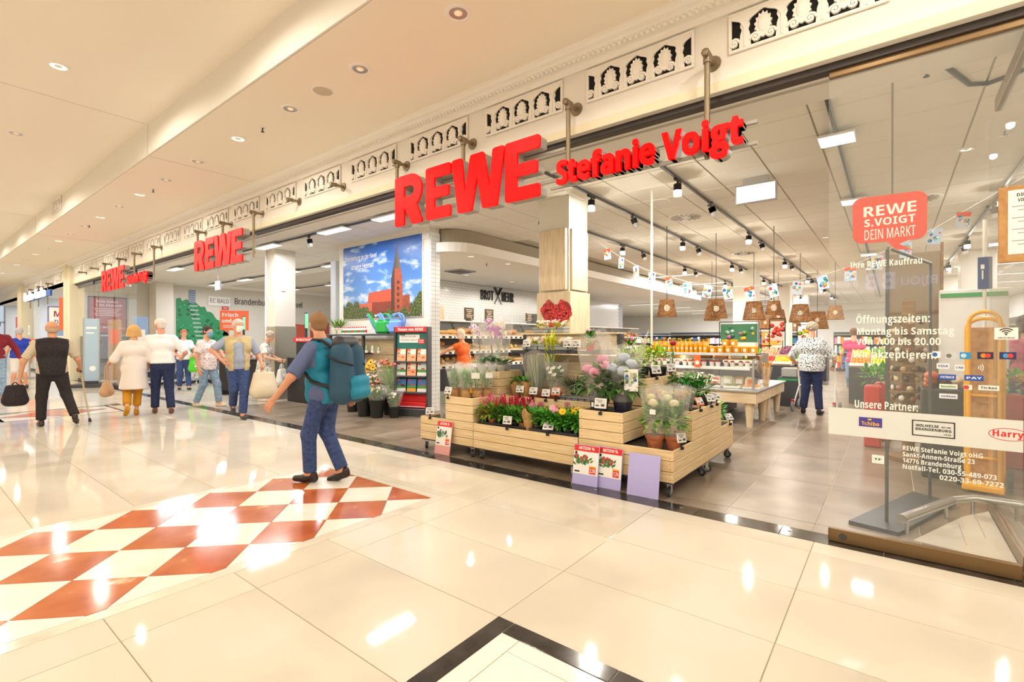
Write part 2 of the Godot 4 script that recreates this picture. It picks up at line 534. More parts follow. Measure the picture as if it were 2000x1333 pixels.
func build_floor() -> void:
	var f := struct("floor", nb().box(Vector3(-19, -0.063, 0.3), Vector3(54, 0.12, 8.5)).mesh(), M["mall_joint"])
	var far := nb()
	var zs := []
	for i in 15: zs.append(-3.75 + 0.6165 * i)
	zs.push_front(SHOP_Z)
	var xs := [4.9, 4.14, 3.0, 1.86, 0.72, -0.424, -1.565, -2.82, -3.12]
	for i in 32: xs.append(-5.02 - 1.14 * i)
	for i in xs.size() - 1:
		for j in zs.size() - 1:
			var x1: float = xs[i]; var x0: float = xs[i + 1]
			var z0: float = zs[j]; var z1: float = zs[j + 1]
			var cz := (z0 + z1) / 2; var cx := (x0 + x1) / 2
			if x0 > -5.1 and x1 < -3.05: continue
			if x0 > -1.6 and z0 > -1.95: continue
			if cx < -11.8 and cx > -13.4 and cz > -2.85: continue
			if cz > 4.2: continue
			var d := Vector2(cx, cz).length()
			var m: Material = M["mall_tile%d" % ((i * 7 + j * 5 + (i * j) % 3) % 4)]
			if d < 11.0 and cz < 1.3 and cx < 1.9: tile(f, "tile", x0, x1, z0, z1, m)
			else: far.box(Vector3(cx, -0.006, cz), Vector3(x1 - x0 - 0.005, 0.012, z1 - z0 - 0.005))
	stuff(obj("tile_field", far, M["mall_tile1"], f))
	# inlaid band of red and white squares on edge, with its pale border
	var z_end := 1.6
	tile(f, "border_strip", -3.22, -3.12, -3.05, z_end, M["grey_marble"])
	tile(f, "border_strip", -5.02, -4.92, -3.05, z_end, M["grey_marble"])
	tile(f, "border_strip", -4.92, -3.22, -3.05, -2.97, M["grey_marble"])
	tile(f, "tile", -5.02, -3.12, -3.135, -3.05, M["mall_tile0"])
	tile(f, "tile", -4.1, -3.12, -3.75, -3.135, M["mall_tile1"])
	tile(f, "tile", -5.02, -4.1, -3.75, -3.135, M["mall_tile2"])
	tile(f, "tile", -5.02, -4.1, SHOP_Z, -3.75, M["mall_tile0"])
	tile(f, "tile", -4.1, -3.12, SHOP_Z, -3.75, M["mall_tile3"])
	var h := 0.2885
	var clip := PackedVector2Array([Vector2(-4.918, -2.968), Vector2(-3.222, -2.968), Vector2(-3.222, z_end), Vector2(-4.918, z_end)])
	for i in 7:
		for j in 18:
			var cx := -3.18 - h * i
			var cz := -2.97 + h * j
			if (i + j) % 2 == 1:
				var g := 0.0025
				var p := PackedVector2Array([Vector2(cx, cz - h + g), Vector2(cx + h - g, cz), Vector2(cx, cz + h - g), Vector2(cx - h + g, cz)])
				for q in Geometry2D.intersect_polygons(p, clip):
					var fl := PackedVector2Array()
					for w in q: fl.append(Vector2(w.x, -w.y))
					var red := i % 2 == 1
					obj("red_tile" if red else "white_tile", nb().prism(fl, -0.012, 0.0, Transform3D(Basis(Vector3.RIGHT, -PI / 2), Vector3.ZERO)), M["red_marble"] if red else M["white_marble"], f)
	# framed field at the viewer's feet: dark border, white band, rows of pale tiles
	var zr := 1.4
	for k in 5:
		tile(f, "dark_border", -1.47 + 0.56 * k, -1.47 + 0.56 * (k + 1), -1.908, -1.808, M["granite"])
		tile(f, "dark_border", -1.571, -1.47, -1.908 + 0.6 * k, -1.908 + 0.6 * (k + 1), M["granite"])
		tile(f, "white_band", -1.365 + 0.56 * k, -1.365 + 0.56 * (k + 1), -1.808, -1.712, M["white_marble"])
		tile(f, "white_band", -1.47, -1.365, -1.808 + 0.6 * k, -1.808 + 0.6 * (k + 1), M["white_marble"])
	for i in 6:
		for j in 7:
			tile(f, "pale_tile", -1.365 + 0.53 * i, -1.365 + 0.53 * (i + 1), -1.712 + 0.165 * j * 2.6, -1.712 + 0.165 * (j + 1) * 2.6, M["mall_tile%d" % ((i + j) % 3)] if (i + j) % 2 else M["white_marble"])
	var rest := nb().box(Vector3(3.3, -0.006, 1.2), Vector3(3.2, 0.012, 6.0)).box(Vector3(0.2, -0.006, 2.8), Vector3(3.4, 0.012, 2.8))
	stuff(obj("tile_field", rest, M["mall_tile2"], f))
	# far inlaid field: dark outline, white ground, long red lozenge
	var fx := [-13.3, -13.24, -11.91, -11.85]
	tile(f, "dark_border", fx[0], fx[1], -2.9, 1.2, M["granite"])
	tile(f, "dark_border", fx[2], fx[3], -2.9, 1.2, M["granite"])
	tile(f, "dark_border", fx[1], fx[2], -2.9, -2.84, M["granite"])
	tile(f, "tile", -13.45, -11.86, -3.135, -2.9, M["mall_tile1"])
	for j in 3:
		var zc := -2.0 + 1.6 * j
		var lo := PackedVector2Array([Vector2(-12.58, -(zc - 0.78)), Vector2(-11.95, -zc), Vector2(-12.58, -(zc + 0.78)), Vector2(-13.2, -zc)])
		var frame := PackedVector2Array([Vector2(-13.24, -(zc - 0.84)), Vector2(-11.91, -(zc - 0.84)), Vector2(-11.91, -(zc + 0.8)), Vector2(-13.24, -(zc + 0.8))])
		obj("red_tile", nb().prism(lo, -0.012, 0.001, Transform3D(Basis(Vector3.RIGHT, -PI / 2), Vector3.ZERO)), M["red_marble"], f)
		obj("white_tile", nb().prism(frame, -0.012, 0.0, Transform3D(Basis(Vector3.RIGHT, -PI / 2), Vector3.ZERO)), M["white_marble"], f)
	# threshold of dark polished stone
	for i in 46:
		var x1 := 4.8 - 0.605 * i
		tile(f, "threshold_stone", x1 - 0.605, x1, -4.15, SHOP_Z, M["granite"], 0.003)
	var studs := nb()
	for i in 20: studs.cyl(Vector3(0.2 - 0.61 * i * 1.3, -0.001, -4.07), Vector3(0.2 - 0.61 * i * 1.3, 0.003, -4.07), 0.016, 0.013, 10)
	obj("floor_stud", studs, M["steel"], f)

	var g := struct("floor_shop", nb().box(Vector3(-9.0, -0.063, -24.0), Vector3(29, 0.12, 39.7)).mesh(), M["shop_joint"])
	var rest2 := nb()
	var cream := nb()
	for i in 42:
		for j in 28:
			var x1 := 5.08 - 0.615 * i
			var x0 := x1 - 0.615
			var z1 := -4.34 - 1.22 * (j - 1)
			var z0 := -4.34 - 1.22 * j
			if j == 0: z1 = -4.15
			if x1 < -10.4:
				if j < 9: cream.box(Vector3((x0 + x1) / 2, -0.006, (z0 + z1) / 2), Vector3(0.61, 0.012, z1 - z0 - 0.005))
				continue
			if j < 9 and x1 < 2.5 and Vector2(x0, z0).length() < 14.0:
				tile(g, "tile", x0, x1, z0, z1, M["shop_tile%d" % ((i * 5 + j * 7) % 3)], 0.005)
			else: rest2.box(Vector3((x0 + x1) / 2, -0.006, (z0 + z1) / 2), Vector3(0.61, 0.012, z1 - z0 - 0.005))
	stuff(obj("tile_field", rest2, M["shop_tile1"], g))
	stuff(obj("tile_field", cream, M["mall_tile0"], g))

# ---------- the shop front ----------
func scroll_polyline(cx: float, cy: float, r: float, turns: float, sgn: float) -> PackedVector2Array:
	var p := PackedVector2Array()
	for i in 15:
		var t := i / 14.0
		var a := t * turns * TAU
		p.append(Vector2(cx + sgn * r * (1.0 - t * 0.88) * cos(a), cy + r * (1.0 - t * 0.88) * sin(a)))
	return p

func thick(b: B, pl: PackedVector2Array, w: float, z0: float, z1: float) -> void:
	var big := PackedVector2Array()
	for q in pl: big.append(q * 1000.0)
	for q in shrunk(Geometry2D.offset_polyline(big, w * 1000.0, Geometry2D.JOIN_ROUND, Geometry2D.END_ROUND)):
		if not Geometry2D.is_polygon_clockwise(q): b.prism(q, z0, z1)

func make_grille() -> Node3D:
	# an openwork stucco panel: palmettes under little arches, paired scrolls below
	var g := thing("vent_grille", "", "grille")
	var w := 0.92; var h := 0.25
	var fr := nb()
	fr.box(Vector3(0, h / 2 + 0.012, 0.008), Vector3(w + 0.048, 0.024, 0.018), 0.005).box(Vector3(0, -h / 2 - 0.012, 0.008), Vector3(w + 0.048, 0.024, 0.018), 0.005)
	fr.box(Vector3(-w / 2 - 0.012, 0, 0.008), Vector3(0.024, h, 0.018), 0.005).box(Vector3(w / 2 + 0.012, 0, 0.008), Vector3(0.024, h, 0.018), 0.005)
	obj("frame", fr, M["stucco_white"], g)
	obj("duct_backing", nb().box(Vector3(0, 0, -0.002), Vector3(w, h, 0.004)), M["dark_hole"], g)
	# fretted plate: trefoil openings, open at the foot
	var plate := PackedVector2Array([Vector2(-w / 2, -h / 2), Vector2(w / 2, -h / 2), Vector2(w / 2, h / 2), Vector2(-w / 2, h / 2)])
	for i in 5:
		var cx := (i - 2) * 0.245
		var q := [Vector2(0.075, -0.2), Vector2(0.09, -0.03), Vector2(0.1, 0.0), Vector2(0.088, 0.03), Vector2(0.094, 0.055), Vector2(0.07, 0.085), Vector2(0.035, 0.1), Vector2(0.0, 0.113)]
		var op := PackedVector2Array()
		for v in q: op.append(Vector2(cx + v.x, v.y))
		for k in 7: op.append(Vector2(cx - q[6 - k].x, q[6 - k].y))
		var cut := Geometry2D.clip_polygons(plate, op)
		for c in cut:
			if c.size() > 8 or cut.size() == 1: plate = c
	obj("fretwork", nb().prism(plate, 0.0, 0.014), M["stucco_white"], g)
	for i in 3:
		var cx := (i - 1) * 0.245
		var pm := PackedVector2Array()
		for k in 25:
			var t := k / 24.0 * 2.0 - 1.0
			var a := t * PI * 0.86
			var rr := 0.088 * (1.0 - 0.12 * absf(t)) * (1.0 + 0.12 * cos(k * PI))
			pm.append(Vector2(cx + sin(a) * rr * 0.66, -0.008 + cos(a) * rr))
		pm.append(Vector2(cx, -0.1))
		obj("palmette", nb().prism(pm, 0.0, 0.02).ball(Vector3(cx, 0.0, 0.018), Vector3(0.04, 0.065, 0.012), 8, 5), M["stucco_white"], g)
	for i in 4:
		var bx := (i - 1.5) * 0.245
		var a := nb()
		thick(a, PackedVector2Array([Vector2(bx - 0.09, 0.1), Vector2(bx - 0.03, 0.07), Vector2(bx, 0.02), Vector2(bx, -0.12)]), 0.007, 0.012, 0.022)
		thick(a, PackedVector2Array([Vector2(bx + 0.09, 0.1), Vector2(bx + 0.03, 0.07), Vector2(bx + 0.002, 0.02)]), 0.007, 0.012, 0.023)
		obj("arch", a, M["stucco_white"], g)
	for i in 8:
		var sgn := 1.0 if i % 2 == 0 else -1.0
		var cx := (int((i + 1) / 2.0) - 2) * 0.245 + (0.05 if sgn > 0 else -0.05)
		var s := nb()
		thick(s, scroll_polyline(cx, -0.085, 0.036, 1.6, sgn), 0.0075, 0.0, 0.024)
		obj("scroll", s, M["stucco_white"], g)
	return g

func build_front() -> void:
	# fascia over the opening
	var w := struct("wall_front", nb().box(Vector3(-8.9, 3.685, SHOP_Z - 0.15), Vector3(26.9, 0.75, 0.3)).box(Vector3(-8.9, 3.5, -4.45), Vector3(26.9, 0.38, 0.3)), M["plaster_white"])
	obj("lower_lip", nb().box(Vector3(-8.9, 3.35, SHOP_Z + 0.004), Vector3(26.9, 0.08, 0.008), 0.002), M["jamb"], w)
	struct("wall_front_rest", nb().box(Vector3(-31.2, 3.685, SHOP_Z - 0.15), Vector3(17, 0.75, 0.3)), M["plaster_white"])
	# crown moulding with a twisted bead
	var prof := PackedVector2Array([Vector2(0, 3.87), Vector2(0.03, 3.87), Vector2(0.035, 3.9), Vector2(0.05, 3.91), Vector2(0.05, 3.94), Vector2(0.08, 3.96), Vector2(0.085, 4.0), Vector2(0.12, 4.01), Vector2(0.15, 4.03), Vector2(0.15, 4.06), Vector2(0, 4.06)])
	var cr := struct("trim_1", nb().prism(prof, -44.0, 4.6, Transform3D(Basis(Vector3.UP, PI / 2), Vector3(0, 0, SHOP_Z)) * Transform3D(Basis(Vector3.UP, PI), Vector3.ZERO) * Transform3D(Basis.IDENTITY, Vector3.ZERO)), M["stucco_white"])
	cr.mesh = nb().prism(prof, 0.0, 44.0, Transform3D(Basis(Vector3(0, 0, 1), Vector3(0, 1, 0), Vector3(-1, 0, 0)), Vector3(4.6, 0, SHOP_Z))).mesh()
	var bead := nb()
	for i in 520:
		var bx := 2.2 - 0.05 * i
		bead.ball(Vector3(bx, 3.955, SHOP_Z + 0.075), Vector3(0.019, 0.03, 0.016), 6, 4, Basis(Vector3(0, 0, 1), 0.5))
	stuff(obj("rope_bead", bead, M["stucco_white"], cr))
	# grilles along the fascia
	var g0 := make_grille()
	var n := 0
	for k in 19:
		var gx := -0.5 - 1.222 * k
		if gx < -21.8: continue
		var l := "white openwork stucco vent grille in the cream fascia, %s from the bronze-railed glass panel" % nth(n)
		if n == 0:
			g0.position = Vector3(gx, 3.71, SHOP_Z + 0.004); g0.set_meta("label", l); g0.set_meta("group", "vent grilles along the fascia")
		else: dup(g0, Vector3(gx, 3.71, SHOP_Z + 0.004), 0, l)
		n += 1
	for k in 7:
		dup(g0, Vector3(-24.4 - 1.35 * k - (1.2 if k > 3 else 0.0), 3.71, SHOP_Z + 0.004), 0, "small pale stucco vent grille over the neighbouring shops, %s past the yellow pilaster" % nth(k))
	dup(g0, Vector3(-14.5, 4.36, -2.322), 0, "white stucco vent grille in the raised ceiling step above the passage")
	# pilasters between the shops
	struct("trim_2", nb().box(Vector3(-22.35, 1.95, -4.1), Vector3(0.5, 3.9, 0.5), 0.01).box(Vector3(-22.72, 2.0, -3.9), Vector3(0.42, 4.0, 0.14), 0.01), M["jamb"])
	struct("trim_3", nb().box(Vector3(-31.9, 1.95, -4.0), Vector3(1.0, 3.9, 0.4), 0.01), M["jamb"])
	# sliding-door track
	var t := struct("trim_4", nb().box(Vector3(-8.9, 3.295, -4.05), Vector3(26.9, 0.075, 0.09), 0.004), M["rail_dark"])
	obj("track_lip", nb().box(Vector3(-8.9, 3.338, -3.995), Vector3(26.9, 0.012, 0.02), 0.003), M["alu"], t)
	obj("track_groove", nb().box(Vector3(-8.9, 3.328, -3.975), Vector3(26.9, 0.012, 0.05)), M["plaster"], t)

func build_mall_shell() -> void:
	var c := struct("ceiling", nb().box(Vector3(-19, 4.16, -3.26), Vector3(54, 0.2, 1.82)), M["plaster_low"])
	obj("step_face", nb().box(Vector3(-19, 4.3, -2.335), Vector3(54, 0.48, 0.02)), M["plaster_white"], c)
	var up := struct("ceiling_raised", nb().box(Vector3(-19, 4.6, 1.2), Vector3(54, 0.2, 7.1)), M["plaster"])
	for x in [-8.46, -17.0]:
		obj("joint_line", nb().box(Vector3(x, 4.4995, 1.2), Vector3(0.006, 0.003, 7.0)).box(Vector3(x, 4.28, -2.324), Vector3(0.006, 0.44, 0.003)).box(Vector3(x - 0.03, 4.0595, -3.1), Vector3(0.006, 0.003, 1.5)), M["sign_side"], up)
	struct("wall_opposite", nb().box(Vector3(-19, 2.3, 4.7), Vector3(54, 4.6, 0.3)), mat("opposite", "e2dcd0", 0.8))
	struct("wall_near_end", nb().box(Vector3(5.1, 2.3, 0.2), Vector3(0.3, 4.6, 8.9)), M["plaster"])
	# the far end of the passage is glazed
	var fw := struct("window_1", nb().box(Vector3(-40.2, 2.25, 0.2), Vector3(0.01, 4.5, 8.9)), M["pane"])
	for i in 7: obj("window_frame", nb().box(Vector3(-40.2, 2.25, -4.2 + 1.48 * i), Vector3(0.08, 4.5, 0.06), 0.006), M["alu"], fw)
	for y in [0.05, 2.4, 4.45]: obj("window_frame", nb().box(Vector3(-40.2, y, 0.2), Vector3(0.08, 0.08, 8.9), 0.006), M["alu"], fw)

# ---------- shop shell ----------
func build_shop_shell() -> void:
	var c := struct("ceiling_shop", nb().box(Vector3(-8.9, CEIL + 0.1, -24.3), Vector3(27.4, 0.16, 40.0)), M["ceil_grid"])
	var near := 0
	var far := nb()
	var tm := nb().box(Vector3(0, 0, 0), Vector3(0.597, 0.02, 0.597), 0.004).mesh()
	for i in 45:
		for j in 65:
			var x := 4.6 - 0.6135 * i
			var z := -4.42 - 0.6135 * j
			var ray := Vector2(x, z)
			if x < -6.3 and z < -8.6 and x > -21: continue
			# is it within the camera's sight and close enough to be picked out?
			if ray.length() < 11.5 and x > -10.5 and x < 2.2:
				var o := obj("ceiling_tile", tm, M["ceil_tile"], c)
				o.position = Vector3(x, CEIL + 0.01, z)
				near += 1
			elif x > -22 and z > -34:
				far.box(Vector3(x, CEIL + 0.01, z), Vector3(0.6, 0.02, 0.6))
	stuff(obj("tile_field", far, M["ceil_tile"], c))
	struct("wall_left", nb().box(Vector3(-22.1, 1.8, -24.2), Vector3(0.2, 3.6, 40)), M["shop_wall"])
	struct("wall_right", nb().box(Vector3(4.7, 1.8, -24.2), Vector3(0.2, 3.6, 40)), M["plaster_white"])
	struct("wall_back", nb().box(Vector3(-8.9, 1.8, -43.9), Vector3(27, 3.6, 0.3)), M["plaster_white"])
	# wall with the town picture, tiled on its narrow end
	struct("wall_picture", nb().box(Vector3(-8.36, CEIL / 2, -6.42), Vector3(2.98, CEIL, 0.24)), M["shop_wall"])
	struct("trim_5", nb().box(Vector3(-8.36, 3.42, -6.41), Vector3(2.99, 0.22, 0.25)), M["shop_wall"])
	# columns
	var col := struct("trim_column_1", nb().box(Vector3(-4.0, CEIL / 2, -6.42), Vector3(0.54, CEIL, 0.54), 0.006), M["shop_wall"])
	obj("wood_panel", nb().box(Vector3(-3.99, 2.585, -6.12), Vector3(0.46, 0.9, 0.05), 0.006), M["pale_wood"], col)
	obj("wood_panel", nb().box(Vector3(-3.71, 2.585, -6.4), Vector3(0.05, 0.9, 0.46), 0.006), M["pale_wood"], col)
	obj("wood_panel", nb().box(Vector3(-3.99, 1.055, -6.13), Vector3(0.58, 2.11, 0.03), 0.004), M["pale_wood"], col)
	obj("wood_panel", nb().box(Vector3(-3.7, 1.055, -6.4), Vector3(0.03, 2.11, 0.58), 0.004), M["pale_wood"], col)
	var col2 := struct("trim_column_2", nb().box(Vector3(-11.66, CEIL / 2, -5.86), Vector3(0.5, CEIL, 0.5), 0.006), M["offwhite"])
	obj("steel_cladding", nb().box(Vector3(-11.66, 0.86, -5.86), Vector3(0.53, 1.72, 0.53), 0.01), mat("brushed", "b7b09e", 0.35, 0.75), col2)
	obj("downpipe", nb().cyl(Vector3(-11.8, 0, -5.58), Vector3(-11.8, CEIL, -5.58), 0.02, 0.02, 8), M["white"], col2)
	obj("wall_socket", nb().box(Vector3(-11.4, 2.6, -5.8), Vector3(0.02, 0.09, 0.09), 0.004).box(Vector3(-11.39, 2.35, -5.5), Vector3(0.02, 0.09, 0.06), 0.004), M["white"], col2)
	var k := 3
	for p in [[-3.5, -16.1], [-3.45, -21.9], [-3.5, -27.5], [1.6, -16.1], [1.6, -22]]:
		struct("trim_column_%d" % k, nb().box(Vector3(p[0], CEIL / 2, p[1]), Vector3(0.62, CEIL, 0.62), 0.006), M["offwhite"])
		k += 1
	struct("trim_column_%d" % k, nb().box(Vector3(-21.6, CEIL / 2, -6.35), Vector3(0.75, CEIL, 0.55), 0.006), M["offwhite"])

# ---------- sign letters ----------
func rounded(p: PackedVector2Array, r: float) -> PackedVector2Array:
	var a := grow(p, -r * 0.98, Geometry2D.JOIN_MITER)
	if a.is_empty(): return p
	var b := grow(a[0], r)
	return b[0] if b.size() else p

func letter_shapes(ch: String, w: float, h: float) -> Array:
	# outlines of one heavy rounded capital, lower-left corner at the origin
	var s := 0.30 * h
	var out := []
	if ch == "E":
		s = w * 0.36
		var b := h * 0.215
		out.append(rounded(PackedVector2Array([Vector2(0, 0), Vector2(w, 0), Vector2(w, b), Vector2(s, b), Vector2(s, h / 2 - b * 0.48), Vector2(w * 0.93, h / 2 - b * 0.48), Vector2(w * 0.93, h / 2 + b * 0.48), Vector2(s, h / 2 + b * 0.48), Vector2(s, h - b), Vector2(w, h - b), Vector2(w, h), Vector2(0, h)]), 0.03 * h / 0.56))
	elif ch == "W":
		var q := 0.2 * w
		out.append(rounded(PackedVector2Array([Vector2(w * 0.13, 0), Vector2(w * 0.40, 0), Vector2(w * 0.5, h * 0.6), Vector2(w * 0.60, 0), Vector2(w * 0.87, 0), Vector2(w, h), Vector2(w - q * 1.05, h), Vector2(w * 0.735, h * 0.36), Vector2(w * 0.625, h), Vector2(w * 0.375, h), Vector2(w * 0.265, h * 0.36), Vector2(q * 1.05, h), Vector2(0, h)]), 0.028 * h / 0.56))
	else:
		s = w * 0.34
		out.append(rounded(PackedVector2Array([Vector2(0, 0), Vector2(s, 0), Vector2(s, h), Vector2(0, h)]), 0.03))
		var pl := PackedVector2Array([Vector2(s * 0.5, h - s * 0.36)])
		for i in 9:
			var a := PI / 2 - PI * i / 8.0
			pl.append(Vector2(w * 0.58 + cos(a) * w * 0.25, h * 0.68 + sin(a) * (h * 0.32 - s * 0.36)))
		pl.append(Vector2(s * 0.5, h * 0.36 + s * 0.36))
		for q in Geometry2D.offset_polyline(pl, s * 0.40, Geometry2D.JOIN_ROUND, Geometry2D.END_BUTT): out.append(q)
		out.append(rounded(PackedVector2Array([Vector2(w * 0.42, h * 0.42), Vector2(w * 0.74, h * 0.44), Vector2(w, 0), Vector2(w * 0.62, 0), Vector2(w * 0.34, h * 0.36)]), 0.025))
	return out

func sign_word(x0: float, label: String) -> void:
	# the four big letters, each a red face on a grey box
	var t := thing("shop_sign", label, "sign", Vector3(x0, 2.72, -3.68))
	var at := [0.0, 0.53, 0.93, 1.655]
	var wd := [0.48, 0.385, 0.72, 0.41]
	for i in 4:
		var ch: String = "REWE"[i]
		var face := nb(); var side := nb()
		var lift := 0.0
		for p in letter_shapes(ch, wd[i], 0.57):
			face.prism(p, -0.022 - lift, 0.0 - lift, Transform3D(Basis.IDENTITY, Vector3(at[i], 0, 0)))
			var inner := grow(p, -0.008)
			if inner.size(): side.prism(inner[0], -0.13 - lift, -0.02 - lift, Transform3D(Basis.IDENTITY, Vector3(at[i], 0, 0)))
			lift += 0.0012
		var l := obj("letter", face, M["sign_red"], t)
		obj("letter_box", side, M["sign_side"], l)
	for y in [0.16, 0.43]:
		obj("mounting_bar", nb().box(Vector3(1.1, y, -0.145), Vector3(2.3, 0.03, 0.02), 0.003), M["sign_side"], t)

# heavier lettering: the same glyph a few times, moved aside by a hair
func swollen(tm: TextMesh, d: float) -> ArrayMesh:
	var st := SurfaceTool.new()
	var i := 0
	for o in [Vector2.ZERO, Vector2(d, d), Vector2(-d, d), Vector2(d, -d), Vector2(-d, -d)]:
		for k in tm.get_surface_count(): st.append_from(tm, k, Transform3D(Basis.IDENTITY, Vector3(o.x, o.y, -0.0006 * i)))
		i += 1
	return st.commit()

func name_word(x0: float, label: String) -> void:
	var t := thing("shop_sign", label, "sign", Vector3(x0, 2.785, -3.68))
	var word := "Stefanie Voigt"
	var full := text_mesh(word, 0.2, 0.02).get_aabb().size.x
	var k := 1.53 / full
	for i in word.length():
		if word[i] == " ": continue
		var pre := text_mesh(word.substr(0, i + 1), 0.2, 0.02).get_aabb().size.x * k
		var tm := text_mesh(word[i], 0.2, 0.03)
		var bb := tm.get_aabb()
		var cap := text_mesh("V", 0.2, 0.02).get_aabb()
		var base := Basis.from_scale(Vector3(k * 1.06, 1.0, 1))
		var where := Vector3(pre - bb.end.x * k * 1.06, -cap.position.y, -0.015)
		var l := obj("letter", swollen(tm, 0.005), M["sign_red"], t)
		l.transform = Transform3D(base, where)
		var tb := text_mesh(word[i], 0.2, 0.09)
		var o := obj("letter_box", swollen(tb, 0.004), M["sign_side"], l)
		o.position = Vector3(0, 0, -0.06)
		o.scale = Vector3(0.97, 0.985, 1)
	for y in [0.015, 0.165]:
		obj("mounting_bar", nb().box(Vector3(0.73, y, -0.125), Vector3(1.75, 0.025, 0.03), 0.003), M["sign_side"], t)

func hanger(x: float, drop: float, label: String) -> void:
	var t := thing("sign_hanger", label, "bracket", Vector3(x, 3.54, SHOP_Z), 0.0, "pipe hangers on the fascia")
	obj("flange", nb().cyl(Vector3(0, 0, 0), Vector3(0, 0, 0.012), 0.062, 0.058, 16), M["pipe"], t)
	var arm := nb().cyl(Vector3(0, 0, 0), Vector3(0, 0, 0.2), 0.02, 0.02, 10)
	arm.cyl(Vector3(0, 0, 0.11), Vector3(0, 0, 0.13), 0.028, 0.028, 10)
	obj("arm", arm, M["pipe"], t)
	if drop > 0.0:
		obj("pipe_tee", nb().cyl(Vector3(0, 0, 0.105), Vector3(0, 0, 0.2), 0.03, 0.03, 10).cyl(Vector3(0, -0.06, 0.15), Vector3(0, 0, 0.15), 0.03, 0.028, 10).ball(Vector3(0, 0, 0.205), Vector3(0.03, 0.03, 0.012), 8, 4), M["pipe"], t)
		obj("post", nb().cyl(Vector3(0, -drop, 0.15), Vector3(0, -0.03, 0.15), 0.021, 0.021, 10), M["pipe"], t)
	else:
		obj("end_cap", nb().cyl(Vector3(0, 0, 0.14), Vector3(0, 0, 0.205), 0.027, 0.027, 10), M["pipe"], t)

func build_signs() -> void:
	sign_word(-4.61, "big red letter sign REWE, the largest one, hanging nearest the flower display")
	name_word(-2.36, "small red name sign Stefanie Voigt beside the largest red letters, nearest the viewer")
	sign_word(-10.68, "big red letter sign REWE hanging mid-front with no name sign beside it")
	sign_word(-17.3, "big red letter sign REWE at the far end of the front, by its name sign")
	name_word(-15.0, "small red letter sign Stefanie Voigt at the far end of the shop front")
	var i := 0
	for p in [[-1.1, 0.78], [-2.315, 0.66], [-3.62, 0.5], [-4.72, 0.6], [-6.07, 0.0], [-7.25, 0.0], [-8.46, 0.75], [-9.68, 0.5], [-10.85, 0.5], [-13.4, 0.7], [-14.85, 0.7], [-16.15, 0.6], [-17.5, 0.6], [-18.9, 0.0], [-20.3, 0.0]]:
		hanger(p[0], p[1], ("brown pipe hanger with a long post on the fascia, %s from the bronze-railed glass" if p[1] > 0.0 else "short brown pipe stub without post on the fascia, %s from the bronze-railed glass") % nth(i))
		i += 1

# ---------- ceiling fittings ----------
func downlight(x: float, y: float, z: float, lit: bool, label: String, e := 6.0, r := 0.075) -> void:
	var t := thing("downlight", label, "ceiling light", Vector3(x, y, z))
	obj("rim", nb().lathe([Vector2(r, -0.004), Vector2(r + 0.012, -0.01), Vector2(r + 0.032, -0.006), Vector2(r + 0.036, 0.0)], 20), M["stucco_white"], t)
	obj("reflector", nb().lathe([Vector2(0.0, 0.004), Vector2(r, -0.004)], 20), lamp_mat("lamp_warm", "fff4e0", 3.5) if lit else M["alu"], t)
	if not lit:
		obj("bulb", nb().ball(Vector3(0, -0.004, 0), Vector3(r * 0.4, 0.012, r * 0.4), 10, 5), lamp_mat("lamp_dim", "ffe2b8", 0.9), t)
	if lit:
		var l := SpotLight3D.new()
		l.name = "lamp_light"
		l.spot_angle = 86.0
		l.spot_angle_attenuation = 0.25
		l.light_size = r * 0.6
		l.spot_range = 40.0
		l.spot_attenuation = 2.0
		l.shadow_enabled = true
		l.light_color = Color("fff3e2")
		l.light_energy = e
		t.add_child(l)
		l.position = Vector3(0, -0.03, 0)
		l.rotation.x = -PI / 2

func sprinkler(at: Vector3, label: String) -> void:
	var t := thing("sprinkler", label, "sprinkler", at)
	obj("escutcheon", nb().lathe([Vector2(0.0, -0.004), Vector2(0.03, -0.004), Vector2(0.035, 0.0)], 12), M["white"], t)
	obj("nozzle", nb().cyl(Vector3(0, -0.05, 0), Vector3(0, 0, 0), 0.008, 0.01, 8).cyl(Vector3(0, -0.055, 0), Vector3(0, -0.05, 0), 0.022, 0.022, 10), M["steel_dark"], t)

func make_spot(lit: bool, called: String) -> Node3D:
	var t := thing(called, "", "spotlight")
	obj("adapter", nb().box(Vector3(0, -0.015, 0), Vector3(0.035, 0.03, 0.2), 0.004), M["black"], t)
	obj("neck", nb().cyl(Vector3(0, -0.08, 0), Vector3(0, -0.03, 0), 0.012, 0.012, 8), M["black"], t)
	obj("housing", nb().lathe([Vector2(0.0, -0.06), Vector2(0.045, -0.062), Vector2(0.05, -0.075), Vector2(0.05, -0.15)].map(func(p): return Vector2(p.x, p.y)), 14).cyl(Vector3(0, -0.15, 0), Vector3(0, -0.065, 0), 0.05, 0.05, 14), M["black"], t)
	obj("lens_ring", nb().cyl(Vector3(0, -0.215, 0), Vector3(0, -0.15, 0), 0.05, 0.05, 14, false), glass_mat("frosted", "ffffff", 0.4, 0.2), t)
	obj("lamp_lens", nb().cyl(Vector3(0, -0.2, 0), Vector3(0, -0.19, 0), 0.044, 0.044, 14), lamp_mat("lamp_spot", "fffaf0", 5.0) if lit else M["grey"], t)
	return t

